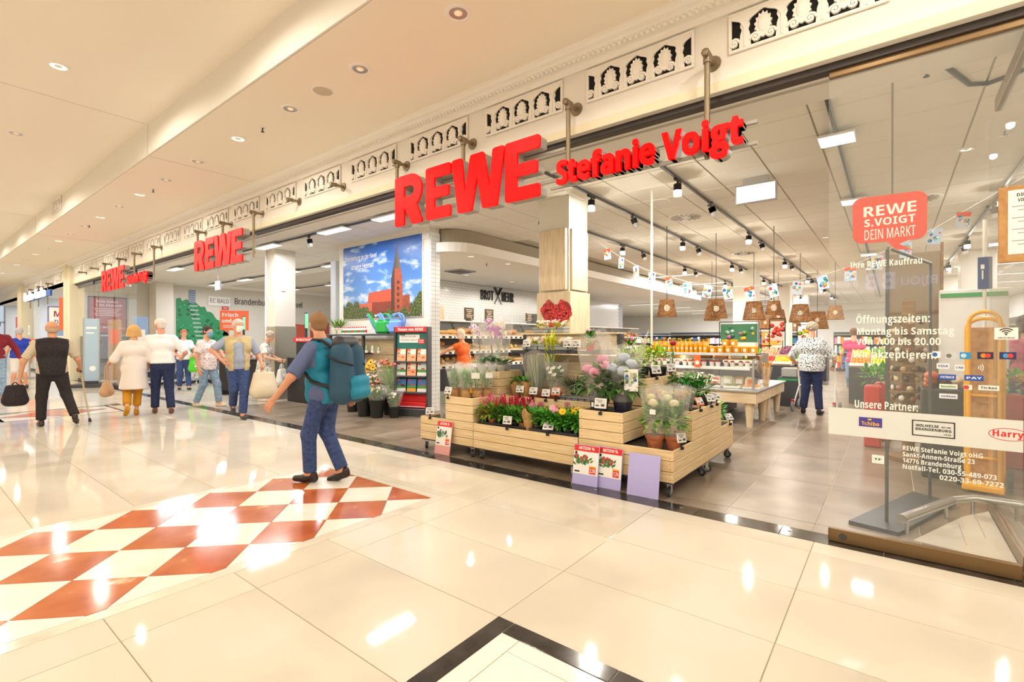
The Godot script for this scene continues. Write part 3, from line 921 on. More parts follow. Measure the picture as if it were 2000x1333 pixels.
func shop_lamp(x: float, z: float, e: float, y := 3.16) -> void:
	var l := SpotLight3D.new()
	l.name = "lamp_light"
	l.spot_angle = 80.0
	l.spot_angle_attenuation = 0.35
	l.light_size = 0.05
	l.spot_range = 40.0
	l.spot_attenuation = 2.0
	l.shadow_enabled = true
	l.light_color = Color("fff6e6")
	l.light_energy = e
	add_child(l, true)
	l.position = Vector3(x, y, z)
	l.rotation.x = -PI / 2
	# the frosted ring of the lamp lets some light out sideways and up
	var o := OmniLight3D.new()
	o.name = "ring_light"
	o.light_size = 0.04
	o.omni_range = 30.0
	o.omni_attenuation = 2.0
	o.shadow_enabled = true
	o.light_color = Color("fff6e6")
	o.light_energy = e * 0.4
	add_child(o, true)
	o.position = Vector3(x, y + 0.13, z)

func build_fittings() -> void:
	var lits := [-6.83, -10.88, -13.56, -17.7, -21.0, -24.5, -28.0]
	var i := 0
	for x in [3.9, 1.25, -0.1, -2.79, -4.126, -5.468, -6.83, -8.17, -9.52, -10.88, -12.16, -13.56, -14.9, -16.3, -17.7, -19.4, -21.0, -22.8, -24.5, -28.0]:
		var lit: bool = x in lits or x > -0.5
		downlight(x, 4.06, -2.87, lit, ("lit round downlight in the low cream ceiling strip, %s along the passage" if lit else "unlit round downlight in the low cream ceiling strip, %s along the passage") % nth(i), 2.6)
		i += 1
	var sp := thing("ceiling_speaker", "flat round grey speaker cover in the low cream ceiling strip", "speaker", Vector3(-4.8, 4.06, -2.875))
	obj("rim", nb().lathe([Vector2(0.1, -0.006), Vector2(0.115, -0.005), Vector2(0.12, 0.0)], 20), M["stucco_white"], sp)
	obj("cover", nb().lathe([Vector2(0.0, -0.007), Vector2(0.1, -0.006)], 20), mat("speaker_grey", "c9bda6", 0.8), sp)
	sprinkler(Vector3(-6.23, 4.06, -2.91), "small steel sprinkler under the low cream ceiling strip near the joint line")
	sprinkler(Vector3(-10.3, 4.06, -2.91), "small steel sprinkler under the low cream ceiling strip beyond the joint line")
	sprinkler(Vector3(-14.7, 4.06, -2.91), "small steel sprinkler under the low cream ceiling strip, far along the passage")
	for r in 4:
		i = 0
		for x in [4.26, 1.33, -1.6, -4.53, -7.46, -10.38, -13.3, -16.2, -19.1, -22.1, -25.0, -28.0, -31.0, -34.0]:
			var lit: bool = r > 0 or x != -10.38
			downlight(x, 4.5, -1.21 + 1.5 * r, lit, ("lit" if lit else "unlit") + " round downlight in the raised cream ceiling, %s row from the step, %s along" % [nth(r), nth(i)], 4.4)
			i += 1
	# track rails and spotlights of the shop
	i = 0
	for d in [[-4.65, -7.3, -30.0], [-3.42, -4.9, -30.0], [-2.19, -4.3, -30.0], [-0.45, -5.0, -30.0], [1.2, -7.0, -30.0]]:
		var tr := obj("track_rail", nb().box(Vector3(d[0], 3.49, (d[1] + d[2]) / 2), Vector3(0.036, 0.034, d[1] - d[2]), 0.004), M["steel_dark"])
		tag(tr, "long dark spotlight track running into the shop under its tiled ceiling, %s from the bakery" % nth(i), "light track", "spotlight tracks running into the shop")
		i += 1
	var on := make_spot(true, "track_spotlight")
	var off := make_spot(false, "square_track_spotlight")
	on.set_meta("group", "spotlights on the shop tracks"); off.set_meta("group", "dark spotlights on the shop tracks")
	var first := [true, true]
	var k := 0
	for d in [[-4.65, [-9.9, -10.95, -13.95, -14.8, -18.2, -19.1, -22.4, -23.2, -26.6, -27.4], "bakery-side track"], [-3.42, [-6.25, -7.64, -10.14, -11.06, -14.07, -14.87, -18.2, -19.1, -22.3, -23.2, -26.6, -27.4], "track by the rose-heart column"], [-2.19, [-6.29, -7.7, -10.26, -11.3, -14.27, -15.15, -18.5, -19.4, -22.4, -23.2, -26.6, -27.4], "track above the chilled counter"], [1.2, [-9.5, -10.4, -13.5, -14.4, -17.6, -18.4], "track behind the bronze-railed glass"]]:
		var j := 0
		for z in d[1]:
			var lit: bool = j % 2 == 0
			var l := ("lit black spotlight on the %s, %s into the shop" if lit else "dark black spotlight tilted on the %s, %s into the shop") % [d[2], nth(j)]
			var src: Node3D = on if lit else off
			var q := 0 if lit else 1
			if first[q]:
				src.position = Vector3(d[0], 3.475, z); src.set_meta("label", l); first[q] = false
			else:
				src = dup(src, Vector3(d[0], 3.475, z), 0.0, l)
			if not lit: src.rotation = Vector3(0.0, 0.5, 0.35)
			if lit: shop_lamp(d[0], z, 8.5)
			j += 1
	# square luminaires
	i = 0
	for z in [-6.0, -8.85, -11.7, -14.6, -17.5]:
		luminaire(Vector3(-0.45, 3.449, z), Vector2(0.3, 0.3), "bright square panel lamp on the track behind the bronze-railed glass edge, %s into the shop" % nth(i), 6.0)
		i += 1
	i = 0
	for p in [[-6.6, -5.2], [-8.31, -5.2], [-10.87, -5.2], [-13.6, -5.2], [-12.2, -7.6], [-14.46, -7.6], [-17.56, -7.6], [-19.98, -7.6], [-16.5, -5.2], [-13.5, -10.3], [-16.5, -10.3], [-19.5, -10.3]]:
		luminaire(Vector3(p[0], 3.449, p[1]), Vector2(0.85, 0.2), "bright long panel lamp on the cross track over the checkout area, %s of them" % nth(i), 14.0)
		i += 1
	i = 0
	for d in [[-5.2, -6.0, -17.0], [-7.6, -11.6, -20.5], [-10.3, -12.5, -21.0]]:
		var tr := obj("track_rail", nb().box(Vector3((d[1] + d[2]) / 2, 3.49, d[0]), Vector3(d[1] - d[2], 0.034, 0.036), 0.004), M["steel_dark"])
		tag(tr, "long dark light track running across the checkout area under the ceiling, %s from the passage" % nth(i), "light track", "cross tracks over the checkouts")
		i += 1
	var cs := dup(off, Vector3(-9.2, 3.475, -5.2), 0.6, "lone dark spotlight hanging from the first cross track before the town picture")
	cs.rotation = Vector3(0, 1.2, 0.2)
	# rows of plain linear lamps over the far shelves
	i = 0
	for z in [-16.0, -19.0, -22.0, -25.0, -28.0, -32.0, -36.0, -40.0]:
		for x in [-11.5, -6.0, 2.6]:
			if x < -10 and z > -22: continue
			luminaire(Vector3(x, 3.506, z), Vector2(2.4, 0.14), "long white linear lamp over the far shelves, %s row, %s" % [nth(int(i / 3.0)), ["beyond the bakery", "by the bread wall", "behind the glass panel"][i % 3]], 48.0)
			i += 1
	# round swirl vents, cover disc, spotlight can, sprinklers, small downlights in the shop ceiling
	for p in [[-2.83, -8.54, "nearest the chilled counter"], [-2.88, -12.95, "deep over the fruit stands"], [0.3, -9.6, "behind the glass panel"]]:
		var v := thing("swirl_vent", "round white swirl air vent in the shop ceiling " + String(p[2]), "air vent", Vector3(p[0], CEIL, p[1]))
		obj("disc", nb().lathe([Vector2(0.0, -0.012), Vector2(0.29, -0.01), Vector2(0.3, 0.0)], 24), M["ceil_tile"], v)
		for a in 16:
			obj("slot", nb().box(Vector3(0.17, -0.013, 0), Vector3(0.16, 0.004, 0.02), 0.0, Basis(Vector3.UP, 0.0)), M["dark"], v).transform = Transform3D(Basis(Vector3.UP, TAU * a / 16), Vector3.ZERO)
	var dc := thing("ceiling_disc", "plain round white cover plate in the shop ceiling between two tracks", "cover plate", Vector3(-2.82, CEIL, -7.34))
	obj("plate", nb().lathe([Vector2(0.0, -0.01), Vector2(0.14, -0.01), Vector2(0.15, 0.0)], 20), M["stucco_white"], dc)
	obj("plate_ring", nb().lathe([Vector2(0.1, -0.0125), Vector2(0.105, -0.011)], 20), M["ceil_grid"], dc)
	var cn := thing("can_light", "small square grey can light above the small red name letters", "ceiling light", Vector3(-2.36, CEIL, -4.75))
	obj("housing", nb().box(Vector3(0, -0.05, 0), Vector3(0.12, 0.1, 0.12), 0.006), M["grey"], cn)
	obj("lamp_lens", nb().cyl(Vector3(0, -0.104, 0), Vector3(0, -0.1, 0), 0.045, 0.045, 12), lamp_mat("lamp_spot", "fffaf0", 5.0), cn)
	shop_lamp(-2.36, -4.75, 4.0, 3.4)
	for p in [[0.65, -7.43, "beside the panel lamps"], [-1.1, -12.0, "over the aisle"], [2.0, -8.0, "over the trolley"]]:
		downlight(p[0], CEIL, p[1], true, "small lit round downlight in the tiled shop ceiling " + String(p[2]), 5.0, 0.05)
	for p in [[0.21, -5.05, "behind the bronze-railed glass"], [-5.0, -7.2, "before the bakery soffit"], [0.9, -7.0, "over the trolley"], [-7.0, -5.0, "before the town picture"]]:
		sprinkler(Vector3(p[0], CEIL, p[1]), "small sprinkler under the tiled shop ceiling " + String(p[2]))
	# lit exit panel seen from its blank side, far exit panel
	var ex := thing("exit_panel", "glowing white panel hanging under the shop ceiling above the chilled counter", "exit sign", Vector3(-1.41, 3.2, -7.0))
	obj("panel_body", nb().box(Vector3(0, 0.12, 0), Vector3(0.5, 0.25, 0.04), 0.004), M["alu"], ex)
	obj("panel_light", nb().box(Vector3(0, 0.12, 0.022), Vector3(0.46, 0.215, 0.004)), lamp_mat("lamp_panel", "eef4ff", 1.6), ex)
	obj("hanger", nb().box(Vector3(0, 0.285, 0), Vector3(0.3, 0.09, 0.03)), M["alu"], ex)
	var ex2 := thing("exit_panel", "small glowing white panel hanging over the checkout area by the far letters", "exit sign", Vector3(-15.6, 2.85, -6.0))
	obj("panel_body", nb().box(Vector3(0, 0.14, 0), Vector3(0.36, 0.28, 0.04), 0.004), M["alu"], ex2)
	obj("panel_light", nb().box(Vector3(0, 0.14, 0.022), Vector3(0.33, 0.25, 0.004)), lamp_mat("lamp_panel", "eef4ff", 1.6), ex2)
	obj("hanger", nb().cyl(Vector3(0, 0.28, 0), Vector3(0, 0.68, 0), 0.008, 0.008, 6), M["alu"], ex2)
	# basket-weave pendant shades
	i = 0
	for p in [[-3.255, -8.79, 0.17, 2.0], [-2.714, -9.97, 0.2, 2.03], [-1.709, -9.99, 0.14, 2.0], [-2.61, -12.76, 0.24, 2.12], [-1.73, -13.4, 0.23, 2.06], [-1.77, -17.2, 0.28, 2.02], [-3.78, -13.5, 0.2, 2.12], [-3.67, -19.8, 0.26, 2.05], [-2.77, -16.9, 0.22, 2.15], [-3.1, -22.6, 0.25, 2.0], [-1.2, -15.6, 0.2, 2.15]]:
		var t := thing("pendant_lamp", "brown wicker pendant lamp with a glowing bulb over the fruit stands, %s into the shop" % nth(i), "pendant lamp", Vector3(p[0], p[3], p[1]), 0.0, "wicker pendants over the fruit stands")
		var r: float = p[2]
		var sh := nb()
		for a in 44:
			var w := TAU * a / 44
			sh.cyl(Vector3(sin(w) * r, -r, cos(w) * r), Vector3(sin(w) * r * 0.68, r * 0.75, cos(w) * r * 0.68), r * 0.045, r * 0.035, 4, false)
		obj("shade", sh, M["wicker"], t)
		var bands := nb()
		for q in 12:
			var f := q / 11.0
			var ring := PackedVector3Array()
			for a in 17: ring.append(Vector3(sin(TAU * a / 16) * lerpf(r * 1.005, r * 0.69, f), lerpf(-r, r * 0.75, f), cos(TAU * a / 16) * lerpf(r * 1.005, r * 0.69, f)))
			bands.tube(ring, r * (0.055 if q % 11 == 0 else 0.032), 4, false)
		obj("weave", bands, M["wicker"], t)
		obj("cord", nb().cyl(Vector3(0, r * 0.2, 0), Vector3(0, 3.48 - p[3], 0), 0.006, 0.006, 6), M["black"], t)
		obj("bulb", nb().ball(Vector3(0, -r * 0.1, 0), Vector3(0.05, 0.06, 0.05), 10, 6), lamp_mat("lamp_bulb", "fff0d0", 9.0), t)
		var l := OmniLight3D.new()
		l.name = "bulb_light"
		l.light_size = 0.03
		l.omni_range = 20.0
		l.omni_attenuation = 2.0
		l.shadow_enabled = true
		l.light_color = Color("ffe6bd")
		l.light_energy = 0.6
		t.add_child(l)
		l.position = Vector3(0, -r * 0.1, 0)
		i += 1
	# paper cards on a string
	var cards := [[-3.647, 2.788], [-3.404, 2.623], [-3.154, 2.471], [-2.897, 2.347], [-2.635, 2.258], [-2.355, 2.155], [-2.08, 2.086], [-1.805, 2.048], [-1.523, 2.032], [-1.237, 2.049], [-0.961, 2.065], [-0.682, 2.117], [-0.402, 2.202], [-0.143, 2.314], [0.12, 2.43], [0.375, 2.555], [0.607, 2.703]]
	var line := PackedVector3Array([Vector3(-4.2, 3.3, -7.2)])
	for c in cards: line.append(Vector3(c[0], c[1] + 0.09, -7.2))
	line.append(Vector3(1.6, 3.4, -7.2))
	tag(obj("garland_string", nb().tube(line, 0.003, 4), M["white"]), "thin white string with paper cards sagging across the shop entrance", "garland")
	for q in cards.size():
		var c := thing("paper_card", "small printed paper card with coloured blobs on the white string, %s from the bakery side" % nth(q), "paper card", Vector3(cards[q][0], cards[q][1], -7.2), rf(-0.5, 0.5), "cards on the string across the entrance")
		c.rotation.z = rf(-0.25, 0.25)
		obj("card", nb().box(Vector3(0, 0, 0), Vector3(0.12, 0.17, 0.002)), mat("card_blue", "bcd3e8", 0.6) if q % 3 != 1 else mat("card_grey", "cfd6de", 0.6), c)
		var pr2 := nb()
		for w in 9:
			pr2.tint = lin(["e8542f", "3aa6a0", "f5c33b", "2f6fb5", "f7f7f2", "7fc4d8"][(q + w) % 6])
			var cc := Vector3(rf(-0.04, 0.04), rf(-0.065, 0.06), 0.0012)
			pr2.cyl(cc, cc + Vector3(0, 0, 0.001 + 0.0002 * w), rf(0.008, 0.024), 0.012, 9)
		if q % 4 == 0:
			pr2.tint = lin("e8542f")
			pr2.box(Vector3(0, 0.06, 0.0015), Vector3(0.12, 0.05, 0.002))
		obj("print", pr2, M["paint"], c)

func luminaire(at: Vector3, s: Vector2, label: String, e: float) -> void:
	var t := thing("panel_lamp", label, "ceiling light", at)
	obj("housing", nb().box(Vector3(0, 0.012, 0), Vector3(s.x + 0.02, 0.024, s.y + 0.02), 0.004), M["white"], t)
	obj("lamp_panel", nb().box(Vector3(0, -0.003, 0), Vector3(s.x, 0.006, s.y)), lamp_mat("lamp_square", "f6fbff", 3.0), t)
	var l := AreaLight3D.new()
	l.name = "panel_light"
	l.area_size = s
	l.light_color = Color("f7f8ff")
	l.light_energy = e
	l.area_range = 40.0
	l.shadow_enabled = true
	t.add_child(l)
	l.position = Vector3(0, -0.012, 0)
	l.basis = Basis.looking_at(Vector3.DOWN, Vector3.RIGHT)

# ---------- plank boxes on casters ----------
func plank_box(t: Node3D, x0: float, x1: float, z0: float, z1: float, y0: float, rows: int, skip := "") -> void:
	var ph := 0.0967
	for r in rows:
		var y := y0 + ph * (r + 0.5)
		if not "f" in skip: plank(t, Vector3((x0 + x1) / 2, y, z1 - 0.009), Vector3(x1 - x0, ph - 0.005, 0.018), true)
		if not "b" in skip: plank(t, Vector3((x0 + x1) / 2, y, z0 + 0.009), Vector3(x1 - x0, ph - 0.005, 0.018), false)
		if not "r" in skip: plank(t, Vector3(x1 - 0.009, y, (z0 + z1) / 2), Vector3(0.018, ph - 0.005, z1 - z0 - 0.037), false)
		if not "l" in skip: plank(t, Vector3(x0 + 0.009, y, (z0 + z1) / 2), Vector3(0.018, ph - 0.005, z1 - z0 - 0.037), false)

func plank(t: Node3D, at: Vector3, s: Vector3, screws: bool) -> void:
	var k := "plank %.3f %.3f %.3f" % [s.x, s.y, s.z]
	if not cache.has(k): cache[k] = nb().box(Vector3.ZERO, s, 0.0035).mesh()
	var o := obj("plank", cache[k], M["pine"], t)
	o.position = at
	# each board is cut from another place of the grain
	if rng.randf() < 0.5: o.rotate_object_local(Vector3(0, 1, 0) if true else Vector3.UP, PI)
	if screws:
		for sx in [-1, 1]:
			for sy in [-1, 1]:
				t.get_meta("screws").cyl(at + Vector3(sx * (s.x / 2 - 0.03), sy * 0.026, s.z / 2 - 0.001), at + Vector3(sx * (s.x / 2 - 0.03), sy * 0.026, s.z / 2 + 0.001), 0.004, 0.004, 6)

func caster(t: Node3D, x: float, z: float, turn: float) -> void:
	var c := obj("caster", nb().box(Vector3(0, 0.112, 0), Vector3(0.06, 0.012, 0.07), 0.002).box(Vector3(-0.018, 0.075, 0.012), Vector3(0.004, 0.07, 0.03), 0.001).box(Vector3(0.018, 0.075, 0.012), Vector3(0.004, 0.07, 0.03), 0.001).cyl(Vector3(0, 0.1, 0), Vector3(0, 0.112, 0), 0.022, 0.022, 10), M["steel"], t)
	c.transform = xf(Vector3(x, 0, z), turn)
	obj("wheel", nb().cyl(Vector3(-0.013, 0.041, 0.018), Vector3(0.013, 0.041, 0.018), 0.041, 0.041, 16), M["dark"], c)
	obj("hub", nb().cyl(Vector3(-0.015, 0.041, 0.018), Vector3(0.015, 0.041, 0.018), 0.024, 0.024, 12), M["grey"], c)

func planter(label: String, boxes: Array, wheels: Array) -> Node3D:
	var t := thing("planter_box", label, "planter")
	t.set_meta("screws", nb())
	for b in boxes: plank_box(t, b[0], b[1], b[2], b[3], b[4], b[5], b[6] if b.size() > 6 else "")
	for w in wheels: caster(t, w[0], w[1], w[2])
	obj("screw", t.get_meta("screws"), M["steel_dark"], t)
	t.remove_meta("screws")
	var soil := nb()
	for b in boxes: soil.box(Vector3((b[0] + b[1]) / 2, b[4] + b[5] * 0.0967 - 0.035, (b[2] + b[3]) / 2), Vector3(b[1] - b[0] - 0.038, 0.02, b[3] - b[2] - 0.038))
	obj("liner", soil, M["soil"], t)
	var u: Array = boxes[0]
	obj("base_frame", nb().box(Vector3((u[0] + u[1]) / 2, 0.123, (u[2] + u[3]) / 2), Vector3(u[1] - u[0] - 0.02, 0.012, u[3] - u[2] - 0.02), 0.003), M["steel_dark"], t)
	return t

func build_planters() -> void:
	var y := 0.13; var y1 := 0.13 + 0.0967 * 3; var y2 := y1 + 0.0967 * 3
	planter("stepped pine planter on casters at the picture-wall end of the flower display", [[-4.81, -3.897, -5.2, -4.25, y, 3], [-4.355, -3.897, -4.73, -4.25, y1, 3], [-4.81, -3.897, -5.2, -4.732, y1, 3], [-4.355, -3.897, -5.2, -4.732, y2, 3]], [[-4.76, -4.32, 0.6], [-3.86 - 0.08, -4.31, 0.4], [-4.76, -5.12, 0.2], [-3.95, -5.12, 1.0]])
	planter("long low pine planter on casters in the middle of the flower display", [[-3.89, -2.478, -5.2, -4.25, y, 3], [-3.89, -2.478, -5.2, -4.76, y1, 3]], [[-3.8, -4.32, 0.3], [-2.58, -4.32, 1.2], [-3.8, -5.1, 0.3], [-2.58, -5.1, 0.7]])
	planter("stepped pine planter on casters at the aisle corner of the flower display", [[-2.465, -1.514, -5.234, -4.25, y, 3], [-2.465, -1.993, -4.762, -4.25, y1, 3], [-2.465, -1.514, -5.234, -4.764, y1, 3], [-2.465, -1.993, -5.234, -4.8, y2, 3]], [[-1.565, -4.31, 0.05], [-2.4, -4.33, 1.0], [-1.56, -5.17, 1.3], [-2.4, -5.15, 0.6]])
	planter("stepped pine planter on casters behind the aisle corner one, along the aisle", [[-2.465, -1.514, -6.278, -5.24, y, 3], [-2.465, -1.514, -5.775, -5.24, y1, 3], [-2.465, -1.993, -5.74, -5.24, y2, 3]], [[-1.56, -5.34, 2.0], [-1.56, -6.15, 1.4], [-2.4, -5.34, 0.3], [-2.4, -6.2, 0.8]])
	# steel shelf unit rising out of the middle
	var g := thing("display_shelf", "dark steel shelf unit with pine back boards rising behind the middle planter", "shelf unit", Vector3(0, 0, 0))
	obj("upright", nb().box(Vector3(-2.5, 0.735, -5.27), Vector3(0.05, 1.47, 0.1), 0.004), M["steel_dark"], g)
	obj("upright", nb().box(Vector3(-3.86, 0.735, -5.27), Vector3(0.05, 1.47, 0.1), 0.004), M["steel_dark"], g)
	var sl := nb()
	for k in 9: sl.box(Vector3(-2.474, 0.9 + 0.065 * k, -5.25), Vector3(0.004, 0.03, 0.012))
	obj("slot", sl, M["black"], g)
	for k in 2: obj("back_board", nb().box(Vector3(-3.18, 1.322 + 0.097 * k, -5.24), Vector3(1.31, 0.094, 0.02), 0.003), M["pale_wood_lying"], g)
	for k in 5: obj("back_board", nb().box(Vector3(-3.18, 0.76 + 0.1 * k, -5.25), Vector3(1.31, 0.097, 0.02), 0.003), M["pale_wood_lying"], g)
	obj("shelf", nb().box(Vector3(-3.18, 1.25, -5.09), Vector3(1.36, 0.035, 0.28), 0.004), M["steel_dark"], g)
	obj("shelf", nb().box(Vector3(-3.18, 1.475, -5.3), Vector3(1.36, 0.02, 0.24), 0.004), M["pale_wood_lying"], g)

# ---------- plants ----------
func leaves(b: B, ctr: Vector3, r: Vector3, count: int, ln: float, wd: float, cols: Array, up := 0.4, droop := 0.35) -> B:
	for i in count:
		var d := Vector3(rf(-1, 1), rf(-0.6, 1), rf(-1, 1)).normalized()
		var p := ctr + d * r * pow(rng.randf(), 0.4) * 0.8
		var out := (d + Vector3(0, up, 0) + Vector3(rf(-0.5, 0.5), rf(-0.3, 0.3), rf(-0.5, 0.5))).normalized()
		var s := rf(0.7, 1.2)
		b.tint = lin(cols[rng.randi() % cols.size()]) * rf(0.8, 1.15)
		b.leaf(p, out, Vector3.UP if absf(out.y) < 0.9 else Vector3.FORWARD, ln * s, wd * s, droop, 2)
	return b

func stems(b: B, at: Vector3, h: float, spread: float, count: int, r: float, col) -> B:
	b.tint = lin(col)
	for i in count:
		var a := rf(0, TAU)
		var q := rf(0.2, 1.0) * spread
		b.cyl(at + Vector3(cos(a) * q * 0.3, 0, sin(a) * q * 0.3), at + Vector3(cos(a) * q, h * rf(0.8, 1.0), sin(a) * q), r, r * 0.7, 4, false)
	return b

func blossom(b: B, at: Vector3, dir: Vector3, r: float, petals: int, col, heart, droop := 0.25) -> B:
	var d := dir.normalized()
	var s := d.cross(Vector3.UP if absf(d.y) < 0.9 else Vector3.RIGHT).normalized()
	var t := s.cross(d)
	b.tint = lin(col)
	for i in petals:
		var a := TAU * i / petals
		b.leaf(at, (s * cos(a) + t * sin(a) + d * 0.25).normalized(), d, r, r * 0.75 if petals < 9 else r * 0.4, droop, 2)
	b.tint = lin(heart)
	b.ball(at + d * r * 0.1, Vector3.ONE * r * 0.24, 6, 4)
	return b

func globe_flower(b: B, at: Vector3, r: float, cols: Array, n := 60) -> B:
	# a hydrangea head of many four-petalled florets
	for i in n:
		var y := 1.0 - 1.45 * (i + 0.5) / n
		var a := i * 2.39996
		var d := Vector3(cos(a) * sqrt(maxf(0.0, 1 - y * y)), y, sin(a) * sqrt(maxf(0.0, 1 - y * y)))
		b.tint = lin(cols[rng.randi() % cols.size()])
		var s := d.cross(Vector3(0.1, 1, 0.3)).normalized()
		var t := s.cross(d)
		for k in 4:
			var w := TAU * k / 4 + a
			b.leaf(at + d * r * 0.93, (s * cos(w) + t * sin(w)) * 0.95 + d * 0.3, d, r * 0.27, r * 0.26, 0.3, 1)
	b.tint = lin(cols[0]) * 0.7
	b.ball(at, Vector3(r, r * 0.85, r) * 0.86, 10, 6)
	return b

func plume(b: B, at: Vector3, h: float, r: float, cols: Array) -> B:
	for i in 46:
		var f := rng.randf()
		var a := rf(0, TAU)
		var q := r * (1.0 - f * 0.85)
		b.tint = lin(cols[rng.randi() % cols.size()])
		var p := at + Vector3(cos(a) * q * 0.6, f * h, sin(a) * q * 0.6)
		b.leaf(p, Vector3(cos(a) * 0.6, 1.2, sin(a) * 0.6), Vector3(cos(a), 0.1, sin(a)), h * 0.2, r * 0.55, 0.1, 2)
	return b

func pot(t: Node3D, r0: float, r1: float, h: float, m: Material, at := Vector3(), rim := true) -> MeshInstance3D:
	var pr := [Vector2(0.0, 0.0), Vector2(r0, 0.0), Vector2(r1, h)]
	if rim: pr = [Vector2(0.0, 0.0), Vector2(r0, 0.0), Vector2(lerpf(r0, r1, 0.82), h * 0.8), Vector2(r1 * 1.06, h * 0.8), Vector2(r1 * 1.08, h), Vector2(r1 * 0.95, h), Vector2(r1 * 0.88, h * 0.86), Vector2(0.0, h * 0.86)]
	var o := obj("pot", nb().lathe(pr, 18), m, t)
	o.position = at
	return o

func sleeve(t: Node3D, r0: float, r1: float, y0: float, h: float, seed_: int, m := "cellophane", called := "clear_wrap", ragged := 0.06) -> MeshInstance3D:
	# a cone of crinkled film open at the top
	var b := nb()
	var g := RandomNumberGenerator.new()
	g.seed = seed_
	var nseg := 22; var nr := 6
	var ph := [g.randf() * TAU, g.randf() * TAU, g.randf() * TAU]
	var pts := []
	for j in nr + 1:
		var f := float(j) / nr
		var row := []
		for i in nseg:
			var a := TAU * i / nseg
			var w := 1.0 + f * (0.09 * sin(3 * a + ph[0]) + 0.06 * sin(7 * a + ph[1] + f * 3.0) + 0.04 * sin(11 * a + ph[2]))
			var top := h * (1.0 + ragged * f * (sin(2 * a + ph[1]) + 0.7 * sin(5 * a + ph[0])))
			var rr := lerpf(r0, r1, pow(f, 0.85)) * w
			row.append(Vector3(cos(a) * rr, y0 + f * top, -sin(a) * rr))
		pts.append(row)
	for j in nr:
		for i in nseg:
			b.quad(pts[j][i], pts[j][(i + 1) % nseg], pts[j + 1][(i + 1) % nseg], pts[j + 1][i])
	return obj(called, b, M[m], t)

func paper_wrap(t: Node3D, r0: float, r1: float, h: float, seed_: int) -> MeshInstance3D:
	return sleeve(t, r0, r1, 0.0, h, seed_, "kraft", "paper_wrap", 0.1)

func price_tag(at: Vector3, turn: float, label: String, orange := false, tilt := -0.35, s := 1.0) -> void:
	var t := thing("price_tag", label, "price tag", at, turn, "electronic price tags on the flower display")
	obj("clip", nb().box(Vector3(0, -0.012, 0.006), Vector3(0.034, 0.03, 0.014), 0.003).box(Vector3(0, 0.012, -0.004), Vector3(0.01, 0.05, 0.008), 0.002).box(Vector3(0, 0.034, 0.0), Vector3(0.024, 0.012, 0.012), 0.002), M["black"], t)
	var f := obj("tag_frame", nb().box(Vector3(0, 0.04, 0), Vector3(0.105, 0.085, 0.012), 0.003), M["print_orange"] if orange else M["print_white"], t)
	f.transform = xf(Vector3(0, 0.04, 0.004), 0.0, tilt)
	f.scale = Vector3.ONE * s
	obj("screen", nb().box(Vector3(0, 0.042, 0.0065), Vector3(0.09, 0.066, 0.002)), mat("eink", "d9d8d6", 0.4), f)
	var pr := nb()
	pr.tint = lin("4a4a50")
	for i in 3: pr.box(Vector3(-0.012 + 0.004 * i, 0.066 - 0.009 * i, 0.0078), Vector3(0.055 - 0.012 * i, 0.0035, 0.0006))
	pr.box(Vector3(-0.026, 0.02, 0.0078), Vector3(0.03, 0.012, 0.0006))
	pr.box(Vector3(0.022, 0.024, 0.0078), Vector3(0.03, 0.02, 0.0006))
	obj("print", pr, M["paint"], f)

